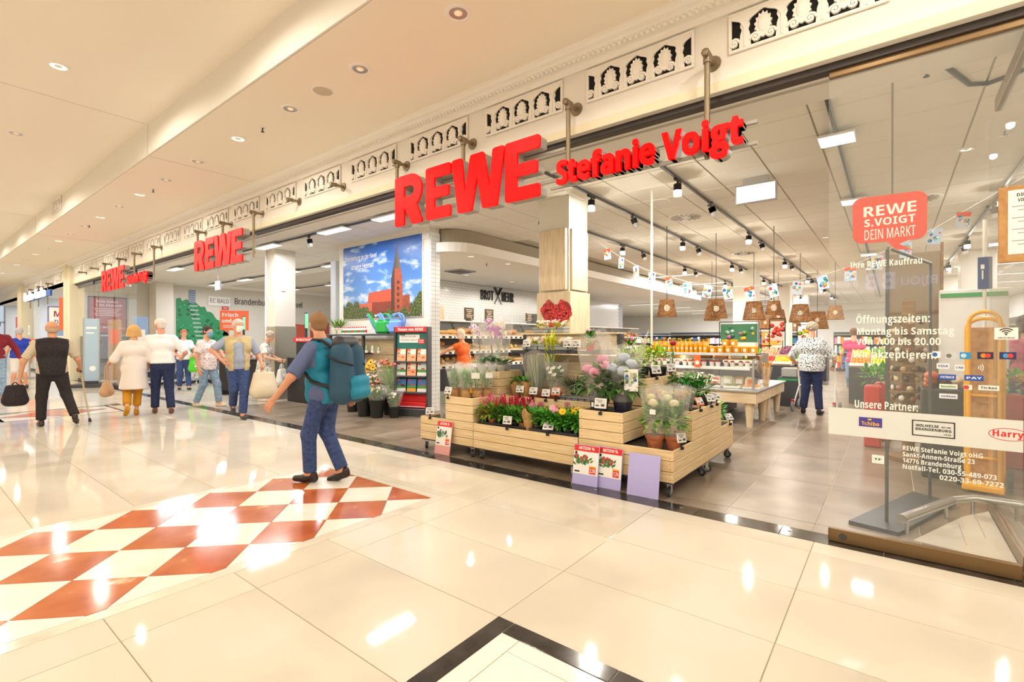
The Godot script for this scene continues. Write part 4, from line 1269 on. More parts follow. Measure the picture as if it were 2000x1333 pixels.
func flower_board(at: Vector3, turn: float, s: Vector2, label: String, kind: int) -> void:
	# a hard plastic show-card sleeve leaning on the planks
	var t := thing("promotion_board", label, "sign", at, turn)
	t.rotation.x = -0.0
	var lean := Node3D.new()
	var pl := obj("board", nb().box(Vector3(0, s.y / 2, 0), Vector3(s.x, s.y, 0.008), 0.002), mat("board_violet", "b9b4ee", 0.25) if kind != 0 else mat("board_pink", "eaa9a4", 0.25), t)
	lean.free()
	pl.rotation.x = -0.17
	if kind == 2: return
	var top := s.y; var ph := s.y * 0.72
	obj("card", nb().box(Vector3(0, top - ph / 2 - 0.004, 0.005), Vector3(s.x * 0.96, ph, 0.002)), M["print_white"], pl)
	obj("header", nb().box(Vector3(0, top - s.y * 0.075 - 0.004, 0.0063), Vector3(s.x * 0.96, s.y * 0.15, 0.001)), M["print_red"], pl)
	write(pl, "AKTION %", Vector3(0, top - s.y * 0.08, 0.0072), s.y * 0.075, M["print_white"], s.x * 0.62)
	var b := nb()
	var g := top - ph * 0.62
	for i in 26:
		b.tint = lin(["2f6b2f", "3f7f3a", "4d8f45"][i % 3])
		b.X = Transform3D(Basis(), Vector3(-s.x * 0.12 + rf(-0.07, 0.07) * s.x * 4, g + rf(-0.03, 0.035), 0.0066 + 0.00002 * i))
		b.leaf(Vector3.ZERO, Vector3(rf(-1, 1), rf(0.2, 1), 0), Vector3(0, 0, 1), 0.05, 0.022, 0.0, 2)
	b.X = Transform3D()
	for i in 10:
		b.tint = lin(["c8243a", "d93a4a"][i % 2] if kind == 1 else ["8a6fb5", "b79ad0", "5d8f4a"][i % 3])
		var c := Vector3(-s.x * 0.12 + rf(-0.07, 0.07) * s.x * 4, g + rf(0.02, 0.07), 0.0068 + 0.00003 * i)
		b.cyl(c, c + Vector3(0, 0, 0.0004), 0.017, 0.015, 9)
	b.tint = lin("1d1d1d")
	b.box(Vector3(-s.x * 0.32, top - ph * 0.93, 0.0068), Vector3(s.x * 0.2, 0.014, 0.0006))
	b.box(Vector3(-s.x * 0.4, top - s.y * 0.21, 0.0068), Vector3(0.022, 0.026, 0.0006))
	b.tint = lin("f2a51d")
	b.box(Vector3(s.x * 0.27, top - ph * 0.73, 0.0068), Vector3(s.x * 0.26, 0.016, 0.0006))
	b.tint = lin("e03127")
	b.box(Vector3(s.x * 0.28, top - ph * 0.86, 0.0068), Vector3(s.x * 0.25, 0.062, 0.0006))
	obj("print", b, M["paint"], pl)
	write(pl, ["1.29", "2.78", "1.74"][0 if kind == 0 else (1 if at.x < -2.12 else 2)], Vector3(s.x * 0.28, top - ph * 0.86, 0.0076), 0.036, M["print_white"], s.x * 0.19)

func build_plants() -> void:
	var L := ["2f6d22", "3f8a2c", "59a33a", "7fbf4d"]
	# kraft-wrapped pots in clear sleeves on the tall step at the picture-wall end
	var i := 0
	for p in [[-4.29, -4.36, 0.0], [-4.2, -4.42, 1], [-4.1, -4.36, 2], [-4.02, -4.45, 3], [-3.97, -4.58, 4], [-4.3, -4.55, 5]]:
		var t := thing("wrapped_pot_plant", "paper-wrapped leafy plant in a clear sleeve on the tall planter step, %s of six" % nth(i), "pot plant", Vector3(p[0], 0.675, p[1]), rf(0, 6), "paper-wrapped pot plants on the tall step")
		obj("paper_wrap", nb().lathe([Vector2(0.0, 0.0), Vector2(0.042, 0.0), Vector2(0.062, 0.03), Vector2(0.058, 0.075), Vector2(0.05, 0.1), Vector2(0.07, 0.13)], 12), M["kraft"], t)
		var b := stems(nb(), Vector3(0, 0.08, 0), 0.26, 0.06, 10, 0.003, "5f8f3c")
		stuff(obj("foliage", leaves(b, Vector3(0, 0.22, 0), Vector3(0.085, 0.15, 0.085), 90, 0.06, 0.02, ["4f8f3a", "6fae4c", "93c46a"], 1.2), M["leaf"], t))
		sleeve(t, 0.055, 0.12, 0.1, 0.33, 11 + i)
		if i == 2: obj("flower_print", nb().cyl(Vector3(0, 0.1, 0.062), Vector3(0, 0.1, 0.068), 0.03, 0.03, 14), M["print_yellow"], t)
		obj("insert_card", nb().box(Vector3(0.0, 0.29, 0.088), Vector3(0.1, 0.07, 0.002), 0.0, Basis(Vector3.UP, 0.1)), M["print_white"], t)
		i += 1
	var st := thing("wrapped_pot_plant", "small rosemary-like plant in a clear sleeve on the low step by the show-card", "pot plant", Vector3(-4.47, 0.385, -4.35))
	pot(st, 0.04, 0.052, 0.09, M["grey"])
	stuff(obj("foliage", leaves(nb(), Vector3(0, 0.21, 0), Vector3(0.05, 0.14, 0.05), 110, 0.05, 0.007, ["6b9a52", "8fb872", "4f8244"], 1.5), M["leaf"], st))
	sleeve(st, 0.055, 0.085, 0.0, 0.36, 33)
	# orchids
	i = 0
	for p in [[-4.3, -4.86, "f3e2ee", 0.5, "white"], [-4.17, -5.02, "f7eef2", 0.55, "blush"], [-4.08, -4.83, "e9c3dd", 0.58, "pale pink"], [-3.99, -5.0, "f4e9d8", 0.54, "cream"], [-3.95, -4.84, "c23fae", 0.47, "magenta"]]:
		var t := thing("orchid", String(p[4]) + " orchid with tall arching stems in a clear pot on the top planter step", "orchid", Vector3(p[0], 0.97, p[1]), rf(0, 6))
		pot(t, 0.045, 0.058, 0.11, glass_mat("clear_pot", "e8e4da", 0.5, 0.1))
		obj("bark", nb().cyl(Vector3(0, 0.01, 0), Vector3(0, 0.1, 0), 0.04, 0.05, 10), M["soil"], t)
		for k in 6:
			var a := TAU * k / 6 + rf(-0.3, 0.3)
			var lb := nb()
			lb.tint = lin(["2f6b2c", "3d8035", "25591f"][k % 3])
			obj("leaf", lb.leaf(Vector3(cos(a) * 0.02, 0.1, sin(a) * 0.02), Vector3(cos(a), rf(0.6, 1.6), sin(a)), Vector3.UP, rf(0.18, 0.28), 0.062, 0.5, 5), M["leaf"], t)
		var sm := nb(); var fl := nb()
		for k in 2:
			var a := rf(0, TAU)
			sm.tint = lin("5d6a3a")
			var pts := PackedVector3Array()
			for q in 7:
				var f := q / 6.0
				pts.append(Vector3(cos(a) * (0.02 + 0.12 * f * f), 0.1 + p[3] * sin(f * 1.75), sin(a) * (0.02 + 0.12 * f * f)))
			sm.tube(pts, 0.004, 5)
			for q in 9:
				var f := 0.5 + 0.5 * q / 8.0
				var c := Vector3(cos(a) * (0.02 + 0.12 * f * f), 0.1 + p[3] * sin(f * 1.75), sin(a) * (0.02 + 0.12 * f * f))
				var o := Vector3(rf(-1, 1), rf(-0.3, 0.5), rf(-1, 1)).normalized()
				blossom(fl, c + o * 0.025, o, 0.036, 5, p[2], "8d2f7c" if i != 3 else "e2b53d")
		obj("stem", sm, M["leaf"], t)
		obj("blossom", fl, M["petal"], t)
		if i % 2 == 0: sleeve(t, 0.06, 0.16, 0.05, 0.62, 51 + i)
		i += 1
	# middle trays, lower step: celosia plumes then daisies
	var tray := obj("seed_tray", nb().box(Vector3(-3.5, 0.4, -4.42), Vector3(0.7, 0.012, 0.28), 0.003).box(Vector3(-3.5, 0.42, -4.285), Vector3(0.7, 0.05, 0.008), 0.002).box(Vector3(-3.5, 0.42, -4.555), Vector3(0.7, 0.05, 0.008), 0.002), M["black"])
	tag(tray, "flat black tray under the red plumed plants in the middle planter", "tray")
	tray = obj("seed_tray", nb().box(Vector3(-2.8, 0.4, -4.42), Vector3(0.6, 0.012, 0.28), 0.003).box(Vector3(-2.8, 0.42, -4.285), Vector3(0.6, 0.05, 0.008), 0.002).box(Vector3(-2.8, 0.42, -4.555), Vector3(0.6, 0.05, 0.008), 0.002), M["dark"])
	tag(tray, "flat dark tray under the yellow and pink flowering plants in the middle planter", "tray")
	i = 0
	for q in 12:
		var px := -3.8 + 0.115 * (q % 6)
		var pz := -4.36 - 0.13 * int(q / 6.0)
		var pink := q % 6 < 2
		var t := thing("celosia", ("green plant with soft pink plumes in the black tray, %s from the tall step" if pink else "green plant with upright crimson plumes in the black tray, %s from the tall step") % nth(q), "flowering plant", Vector3(px, 0.405, pz), rf(0, 6), "plumed plants in the black tray")
		pot(t, 0.035, 0.05, 0.075, M["terracotta"] if q % 2 else M["black"])
		stuff(obj("foliage", leaves(nb(), Vector3(0, 0.14, 0), Vector3(0.085, 0.09, 0.085), 90, 0.085, 0.034, L if not pink else ["5d8f2c", "8fae3c", "b59a4a"], 0.5), M["leaf"], t))
		var b := nb()
		for k in 3 if pink else 4: plume(b, Vector3(rf(-0.05, 0.05), rf(0.2, 0.26), rf(-0.05, 0.05)), rf(0.07, 0.12), 0.022, ["f0629a", "f58db3", "e2506e"] if pink else ["a3062e", "c20a3a", "d81b48"])
		obj("plume", b, M["petal"], t)
	var pb := thing("wrapped_pot_plant", "plant in an empty-looking brown paper cone between the crimson plumes and the daisies", "pot plant", Vector3(-3.14, 0.405, -4.34))
	paper_wrap(pb, 0.045, 0.085, 0.22, 5)
	stuff(obj("foliage", leaves(nb(), Vector3(0, 0.2, 0), Vector3(0.06, 0.06, 0.06), 40, 0.07, 0.03, L), M["leaf"], pb))
	for q in 10:
		var px := -3.03 + 0.13 * (q % 5)
		var pz := -4.35 - 0.14 * int(q / 5.0)
		var hue: String = ["f29cc0", "f4a9c8", "f6d51f", "f59a1c", "f8c81f"][(q * 3) % 5]
		var t := thing("dahlia", "bushy green plant with %s blooms in the dark tray, %s from the paper cone" % [["pink", "pink", "yellow", "orange", "golden"][(q * 3) % 5], nth(q)], "flowering plant", Vector3(px, 0.405, pz), rf(0, 6), "blooming plants in the dark tray")
		pot(t, 0.035, 0.05, 0.075, M["dark"])
		stuff(obj("foliage", leaves(nb(), Vector3(0, 0.15, 0), Vector3(0.095, 0.09, 0.095), 110, 0.08, 0.042, ["3f8f27", "5cab36", "7cc74a", "2f7a1f"], 0.5), M["leaf"], t))
		var b := nb()
		for k in 2 + q % 2: blossom(b, Vector3(rf(-0.07, 0.07), rf(0.23, 0.3), rf(-0.03, 0.08)), Vector3(rf(-0.4, 0.4), 0.6, 0.8), 0.042, 12, hue, "d98a1a" if q % 2 else hue)
		for k in 3: blossom(b, Vector3(rf(-0.09, 0.09), rf(0.2, 0.28), rf(-0.05, 0.08)), Vector3(rf(-0.4, 0.4), 0.8, 0.5), 0.018, 7, hue, "c9b01c")
		obj("blossom", b, M["petal"], t)
	# second step of the middle
	var lv := thing("lavender", "tall silvery lavender bush in a clear sleeve behind the crimson plumes", "pot plant", Vector3(-3.45, 0.675, -4.95))
	pot(lv, 0.06, 0.08, 0.1, M["terracotta"])
	var lb := nb()
	for k in 150:
		var a := rf(0, TAU); var q := rf(0.02, 0.14)
		lb.tint = lin(["8c9d6d", "a7b58c", "6f8456", "b4b7a0"][k % 4])
		lb.leaf(Vector3(cos(a) * q * 0.35, 0.08, sin(a) * q * 0.35), Vector3(cos(a) * q, 0.4, sin(a) * q), Vector3(cos(a), 0.1, sin(a)), rf(0.28, 0.42), 0.009, 0.05, 3)
	stuff(obj("foliage", lb, M["leaf"], lv))
	sleeve(lv, 0.075, 0.17, 0.05, 0.4, 71)
	lv.scale = Vector3.ONE * 1.25
	var yl := thing("celosia", "acid yellow plant with long twisting bracts above the silvery lavender", "pot plant", Vector3(-3.3, 0.675, -5.02))
	pot(yl, 0.05, 0.07, 0.1, M["terracotta"])
	var yb := nb()
	for k in 70:
		var a := rf(0, TAU); var y := rf(0.42, 0.72)
		yb.tint = lin(["d7d51e", "e6e23a", "b9bf1c"][k % 3])
		yb.leaf(Vector3(cos(a) * 0.03, y - 0.05, sin(a) * 0.03), Vector3(cos(a), rf(0.3, 1.4), sin(a)), Vector3.UP, rf(0.08, 0.15), 0.018, -0.3, 4)
	stems(yb, Vector3(0, 0.08, 0), 0.5, 0.05, 8, 0.005, "6f9a35")
	leaves(yb, Vector3(0, 0.3, 0), Vector3(0.1, 0.2, 0.1), 50, 0.09, 0.02, L)
	stuff(obj("foliage", yb, M["leaf"], yl))
	yl.scale = Vector3.ONE * 1.12
	i = 0
	for p in [[-3.74, -4.92], [-3.62, -4.98], [-3.57, -4.86]]:
		var t := thing("wrapped_pot_plant", "low green plant in a brown paper bag behind the plumes, %s from the orchids" % nth(i), "pot plant", Vector3(p[0], 0.675, p[1]), rf(0, 6))
		paper_wrap(t, 0.055, 0.1, 0.2, 81 + i)
		stuff(obj("foliage", leaves(nb(), Vector3(0, 0.2, 0), Vector3(0.1, 0.05, 0.1), 60, 0.07, 0.035, L), M["leaf"], t))
		i += 1
	var ch := thing("wrapped_pot_plant", "green plant with white blooms in a patterned clear sleeve beside the silvery lavender", "pot plant", Vector3(-3.16, 0.675, -4.92))
	pot(ch, 0.05, 0.065, 0.1, M["terracotta"])
	stuff(obj("foliage", leaves(nb(), Vector3(0, 0.25, 0), Vector3(0.11, 0.18, 0.11), 130, 0.06, 0.025, ["2f6d32", "3f8246", "5c9a55"], 0.6), M["leaf"], ch))
	var cb := nb()
	for k in 10: blossom(cb, Vector3(rf(-0.08, 0.08), rf(0.3, 0.42), rf(-0.02, 0.1)), Vector3(rf(-0.5, 0.5), 0.6, 0.8), 0.028, 8, "f6f6f0", "e9d34a")
	obj("blossom", cb, M["petal"], ch)
	sleeve(ch, 0.065, 0.15, 0.05, 0.42, 91)
	var dk := thing("grass_pot", "dark green grassy plant in shadow behind the small herb tray", "pot plant", Vector3(-2.98, 0.675, -5.08))
	pot(dk, 0.05, 0.065, 0.1, M["black"])
	var db := nb()
	for k in 130:
		var a := rf(0, TAU)
		db.tint = lin(["22402a", "2d5536", "3a6a44"][k % 3])
		db.leaf(Vector3(cos(a) * 0.02, 0.09, sin(a) * 0.02), Vector3(cos(a), rf(0.8, 2.2), sin(a)), Vector3.UP, rf(0.2, 0.36), 0.008, 0.35, 4)
	stuff(obj("foliage", db, M["leaf"], dk))
	var hb := thing("herb_tray", "grey carrying tray of silvery green seedlings with a curved handle", "plant tray", Vector3(-2.86, 0.675, -4.92))
	var trb := nb()
	for k in 5:
		for q in 2: trb.box(Vector3(-0.17 + 0.085 * k, 0.03, 0.045 - 0.09 * q), Vector3(0.078, 0.06, 0.08), 0.006)
	trb.box(Vector3(0, 0.062, 0), Vector3(0.45, 0.012, 0.2), 0.004)
	obj("cell_tray", trb, M["grey"], hb)
	var hd := PackedVector3Array()
	for k in 11: hd.append(Vector3(cos(PI * k / 10) * 0.17, 0.06 + sin(PI * k / 10) * 0.15, 0.0))
	obj("handle", nb().tube(hd, 0.006, 5), M["grey"], hb)
	stuff(obj("foliage", leaves(nb(), Vector3(0, 0.1, 0), Vector3(0.21, 0.07, 0.1), 200, 0.045, 0.012, ["7f9a6a", "a3b98c", "5f8450", "c2cfae"], 1.2), M["leaf"], hb))
	# aisle corner: wrapped hydrangeas in dark pots, then terracotta pair
	i = 0
	for p in [[-2.33, -4.42, "pink", ["f08fb3", "f4a8c4", "e06f9c"]], [-2.1, -4.48, "pale blue and white", ["c9d6ea", "e6ecf2", "a9c0e0", "f2f2ea"]]]:
		var t := thing("hydrangea", "large %s hydrangea in clear film on the aisle corner planter" % p[2], "hydrangea", Vector3(p[0], 0.675, p[1]), 0.3 * i)
		pot(t, 0.075, 0.105, 0.17, mat("pot_night", "23233a", 0.4) if i else mat("pot_dark", "35323a", 0.4))
		stuff(obj("foliage", leaves(nb(), Vector3(0, 0.29, 0), Vector3(0.19, 0.16, 0.17), 170, 0.13, 0.08, ["476f38", "5f8a45", "7aa257", "3a5c2e"], 0.3), M["leaf"], t))
		var b := nb()
		for k in 4:
			globe_flower(b, Vector3([-0.1, 0.08, 0.0, 0.02][k], [0.42, 0.46, 0.52, 0.4][k] + 0.02 * i, [0.05, 0.02, -0.08, 0.12][k]), 0.075, p[3], 70)
		obj("flower_head", b, M["petal"], t)
		sleeve(t, 0.11, 0.24, 0.12, 0.6, 101 + i, "cellophane", "clear_wrap", 0.13)
		if i == 1: obj("insert_card", nb().box(Vector3(0.1, 0.34, 0.165), Vector3(0.13, 0.21, 0.003), 0.0, Basis(Vector3.UP, 0.25)), M["print_white"], t)
		if i == 1:
			var pb2 := nb()
			for k in 14:
				pb2.tint = lin(["9fb7dd", "8fae7c", "d9c39a", "b6c6e6", "6f8f5f", "3f63ad"][k % 6])
				var c := Basis(Vector3.UP, 0.25) * Vector3(rf(-0.045, 0.045), rf(-0.06, 0.06), 0.002) + Vector3(0.1, 0.35, 0.165)
				pb2.cyl(c, c + Basis(Vector3.UP, 0.25) * Vector3(0, 0, 0.001 + 0.0001 * k), 0.017, 0.015, 8)
			obj("print", pb2, M["paint"], t)
		else:
			obj("care_label", nb().box(Vector3(-0.02, 0.08, 0.1), Vector3(0.025, 0.045, 0.002)), M["print_white"], t)
		i += 1
	i = 0
	for p in [[-1.74, -4.4], [-1.585, -4.46]]:
		var t := thing("hydrangea", "cream hydrangea in a terracotta pot on the low corner, %s from the tall step" % ["first", "second"][i], "hydrangea", Vector3(p[0], 0.385, p[1]), 0.4 * i)
		pot(t, 0.06, 0.085, 0.13, M["terracotta"])
		stuff(obj("foliage", leaves(nb(), Vector3(0, 0.28, 0), Vector3(0.11, 0.17, 0.11), 170, 0.085, 0.05, ["3f7a2c", "5a9838", "7cb54a", "a9cf6a"], 0.5), M["leaf"], t))
		var b := nb()
		globe_flower(b, Vector3(0.0, 0.43, 0.05), 0.055, ["f1e6b8", "f6efcf", "e3e0a0"], 55)
		globe_flower(b, Vector3(-0.05, 0.47, -0.03), 0.05, ["e8e9b0", "f6efcf"], 45)
		obj("flower_head", b, M["petal"], t)
		sleeve(t, 0.085, 0.15, 0.1, 0.47, 121 + i)
		if i == 0: obj("sticker", nb().box(Vector3(0.03, 0.36, 0.135), Vector3(0.055, 0.045, 0.002)), M["print_white"], t)
		i += 1
	# tall step along the aisle: pansies in printed sleeves, white daisies
	i = 0
	for p in [[-1.86, -4.9], [-1.74, -4.98], [-1.62, -4.9]]:
		var t := thing("pansy_pot", "yellow and orange pansies on the tall aisle step, %s from the hydrangeas" % nth(i), "pot plant", Vector3(p[0], 0.675, p[1]), rf(0, 6))
		pot(t, 0.045, 0.06, 0.09, M["black"])
		stuff(obj("foliage", leaves(nb(), Vector3(0, 0.12, 0), Vector3(0.07, 0.06, 0.07), 40, 0.06, 0.03, L), M["leaf"], t))
		var b := nb()
		for k in 9: blossom(b, Vector3(rf(-0.07, 0.07), rf(0.13, 0.2), rf(-0.07, 0.07)), Vector3(rf(-1, 1), 0.5, 0.6), 0.036, 5, ["f6b21a", "f58a1c", "f9d33a", "f29ab0"][k % 4], "7a3a14")
		obj("blossom", b, M["petal"], t)
		sleeve(t, 0.055, 0.1, 0.03, 0.22, 131 + i)
		i += 1
	i = 0
	for p in [[-2.1, -5.85], [-1.95, -5.5], [-1.8, -5.62], [-1.65, -5.5], [-1.75, -5.38], [-1.9, -5.68]]:
		var t := thing("daisy_pot", "bushy dark green plant with small white daisies along the aisle step, %s into the shop" % nth(i), "pot plant", Vector3(p[0], 0.675, p[1]) if i else Vector3(-1.62, 0.675, -5.35), rf(0, 6), "white daisies along the aisle step")
		pot(t, 0.05, 0.065, 0.09, M["black"])
		stuff(obj("foliage", leaves(nb(), Vector3(0, 0.16, 0), Vector3(0.12, 0.11, 0.12), 130, 0.055, 0.022, ["1f6a22", "2f8a2f", "49a83f"], 0.6), M["leaf"], t))
		var b := nb()
		for k in 18: blossom(b, Vector3(rf(-0.11, 0.11), rf(0.22, 0.29), rf(-0.11, 0.11)), Vector3(rf(-0.5, 0.5), 1, rf(-0.2, 0.6)), 0.021, 7, "f8f8f4", "f2d84a")
		obj("blossom", b, M["petal"], t)
		t.scale = Vector3.ONE * 1.25
		i += 1
	var lw := thing("herb_pot", "leafy bright green plant on the low step at the shop end of the display", "pot plant", Vector3(-1.65, 0.385, -6.0))
	pot(lw, 0.06, 0.08, 0.1, M["black"])
	stuff(obj("foliage", leaves(nb(), Vector3(0, 0.17, 0), Vector3(0.14, 0.13, 0.14), 110, 0.08, 0.04, ["3f9a2f", "62b944", "8fd060"], 0.6), M["leaf"], lw))
	# top step: chartreuse plants in black pots, one red carnation
	i = 0
	for p in [[-2.32, -4.95], [-2.2, -5.08], [-2.1, -4.9], [-2.08, -5.25], [-2.25, -5.35], [-2.1, -5.5]]:
		var t := thing("chartreuse_plant", "light yellow-green plant in a black pot on the top step, %s into the shop" % nth(i), "pot plant", Vector3(p[0], 0.97, p[1]), rf(0, 6), "chartreuse plants in black pots")
		pot(t, 0.045, 0.062, 0.12, M["black"])
		stuff(obj("foliage", leaves(nb(), Vector3(0, 0.24, 0), Vector3(0.1, 0.13, 0.1), 85, 0.06, 0.032, ["9fca2f", "c3df45", "7fb52a", "dfe96a"], 0.6), M["leaf"], t))
		var b := nb()
		for k in 4: blossom(b, Vector3(rf(-0.08, 0.08), rf(0.3, 0.4), rf(-0.05, 0.08)), Vector3(rf(-0.5, 0.5), 1, 0.5), 0.016, 6, "c4121f", "c4121f")
		obj("blossom", b, M["petal"], t)
		i += 1
	var cn := thing("carnation", "single dark red carnation on a stalk above the top aisle-corner step", "flower", Vector3(-2.02, 0.97, -5.65))
	pot(cn, 0.04, 0.055, 0.1, M["terracotta"])
	var cs := stems(nb(), Vector3(0, 0.08, 0), 0.3, 0.02, 3, 0.004, "6a9a55")
	stuff(obj("foliage", leaves(cs, Vector3(0, 0.2, 0), Vector3(0.06, 0.09, 0.06), 30, 0.07, 0.012, L), M["leaf"], cn))
	obj("flower_head", globe_flower(nb(), Vector3(0.0, 0.39, 0.0), 0.045, ["b4101f", "d11a2a", "8f0a18"], 40), M["petal"], cn)
	# shelf unit: grey trays of begonias, two tiers; potted pinks
	i = 0
	for p in [[-3.62, 1.488, -5.3], [-3.36, 1.488, -5.3], [-3.62, 1.27, -5.07], [-3.38, 1.27, -5.07], [-3.14, 1.27, -5.07]]:
		var t := thing("begonia_tray", "grey tray of yellow-green begonias with pale pink blooms, %s" % ["top shelf by the orchids", "top shelf near the rose heart", "lower shelf by the orchids", "middle of the lower shelf", "lower shelf near the price tags"][i], "plant tray", Vector3(p[0], p[1], p[2]))
		obj("cell_tray", nb().box(Vector3(0, 0.025, 0), Vector3(0.22, 0.05, 0.14), 0.01).box(Vector3(-0.06, 0.06, 0), Vector3(0.1, 0.02, 0.15), 0.003).box(Vector3(0.06, 0.06, 0), Vector3(0.1, 0.02, 0.15), 0.003), mat("tray_grey", "9aa0a0", 0.5), t)
		stuff(obj("foliage", leaves(nb(), Vector3(0, 0.08, 0), Vector3(0.12, 0.045, 0.08), 80, 0.05, 0.03, ["a8c832", "c5db48", "8fb52c", "d9a84a"], 0.6), M["leaf"], t))
		var b := nb()
		for k in 11: blossom(b, Vector3(rf(-0.1, 0.1), rf(0.09, 0.16), rf(-0.06, 0.07)), Vector3(rf(-0.5, 0.5), 0.7, 0.6), 0.03, 5, ["f7dfe0", "fbf1ee", "f4c6c8"][k % 3], "e9c03a")
		obj("blossom", b, M["petal"], t)
		i += 1
	i = 0
	for p in [[-2.78, 1.27, -5.05, "f3a8c4", "red", "print_red"], [-2.36, 1.262 - 0.29, -5.2, "e5408e", "black", "black"]]:
		var t := thing("cyclamen", ["pink flowering plant in a red pot on the dark shelf before the pine boards", "deep pink cyclamen standing behind the steel upright of the shelf unit"][i], "pot plant", Vector3(p[0], p[1], p[2]), 1.0 * i)
		pot(t, 0.04, 0.055, 0.09 if i == 0 else 0.3, M[p[5]])
		var oy := 0.0 if i == 0 else 0.21
		stuff(obj("foliage", leaves(nb(), Vector3(0, 0.13 + oy, 0), Vector3(0.08, 0.09, 0.08), 50, 0.09, 0.035, L), M["leaf"], t))
		var b := nb()
		for k in 8: blossom(b, Vector3(rf(-0.06, 0.06), rf(0.2, 0.25) + oy, rf(-0.06, 0.06)), Vector3(rf(-0.5, 0.5), 1, 0.4), 0.034, 5, p[3], "f7e3ea", -0.2)
		obj("blossom", b, M["petal"], t)
		i += 1
	# price tags
	price_tag(Vector3(-4.3, 0.70, -4.238), 0.1, "white price tag clipped to the tall step below the paper-wrapped plants")
	price_tag(Vector3(-4.62, 0.42, -4.238), 0.7, "white price tag clipped to the low step at the picture-wall end")
	price_tag(Vector3(-3.37, 0.425, -4.238), 0.15, "white price tag clipped to the middle planter below the crimson plumes", false, -0.2, 1.05)
	price_tag(Vector3(-2.83, 0.425, -4.238), 0.3, "white price tag tilted back on the middle planter below the yellow blooms", false, -0.8, 1.1)
	price_tag(Vector3(-3.58, 0.72, -4.748), 0.1, "white price tag on the second middle step, before the paper bags", false, -0.3)
	price_tag(Vector3(-3.38, 0.71, -4.748), 0.1, "white price tag on the second middle step, before the silvery lavender", false, -0.3)
	price_tag(Vector3(-3.2, 0.70, -4.748), 0.1, "white price tag on the second middle step, between lavender and orange tag", false, -0.3)
	price_tag(Vector3(-3.06, 0.72, -4.748), 0.1, "orange-framed price tag on the second middle step before the herb tray", true, -0.3, 1.1)
	price_tag(Vector3(-2.22, 0.70, -4.238), 0.1, "white price tag on the planter below the wrapped pink hydrangea", false, -0.2, 1.15)
	price_tag(Vector3(-1.502, 0.43, -4.43), 1.1, "white price tag on the aisle edge beside the terracotta hydrangeas", false, -0.2)
	price_tag(Vector3(-1.502, 0.71, -4.98), 1.2, "orange-framed price tag on the aisle edge before the pansies", true, -0.5)
	price_tag(Vector3(-1.502, 0.71, -5.35), 1.0, "white price tag on the aisle edge below the daisies, the nearer of two", false, -0.6)
	price_tag(Vector3(-1.502, 0.71, -5.55), 1.0, "white price tag on the aisle edge below the daisies, the farther of two", false, -0.6)
	price_tag(Vector3(-1.502, 0.42, -6.1), 1.0, "white price tag on the low aisle step at the shop end", false, -0.7)
	price_tag(Vector3(-1.98, 1.0, -5.05), 1.0, "white price tag on the top step below the chartreuse plants", false, -0.3, 1.1)
	price_tag(Vector3(-1.98, 1.0, -5.5), 1.0, "white price tag on the top step below the red carnation", false, -0.3, 1.1)
	price_tag(Vector3(-3.02, 1.275, -4.945), 0.1, "grey price tag on the dark shelf before the pine boards, left of its twin".replace("left of its twin", "nearer the begonias"), false, 0.0)
	price_tag(Vector3(-2.9, 1.275, -4.945), 0.1, "grey price tag on the dark shelf before the pine boards, nearer the red pot", false, 0.0)
	price_tag(Vector3(-3.62, 1.275, -4.945), 0.1, "white price tag at the begonia end of the dark shelf, beside the orchids", false, -0.2)
	# show-cards leaning on the front
	flower_board(Vector3(-4.33, 0.0, -4.165), 0.05, Vector2(0.25, 0.4), "pink-footed promotion board with a lavender picture leaning on the planter by the picture-wall end", 0)
	flower_board(Vector3(-2.33, 0.0, -4.12), 0.05, Vector2(0.27, 0.38), "promotion board with red flowers leaning before another board, in the middle of the planter front", 1)
	flower_board(Vector3(-2.1, 0.0, -4.16), 0.02, Vector2(0.25, 0.38), "promotion board half hidden behind another one, before the aisle corner planter", 1)
	flower_board(Vector3(-1.75, 0.0, -4.13), 0.05, Vector2(0.29, 0.375), "blank pale violet board leaning on the planter next to the aisle corner", 2)

# ---------- flower corner before the picture wall ----------
func painted(w: int, h: int, f: Callable) -> ImageTexture:
	var im := Image.create_empty(w, h, false, Image.FORMAT_RGB8)
	for y in h:
		for x in w: im.set_pixel(x, y, f.call(float(x) / w, float(y) / h))
	return ImageTexture.create_from_image(im)

func in_poly(p: Vector2, pts: Array) -> bool:
	return Geometry2D.is_point_in_polygon(p, PackedVector2Array(pts))

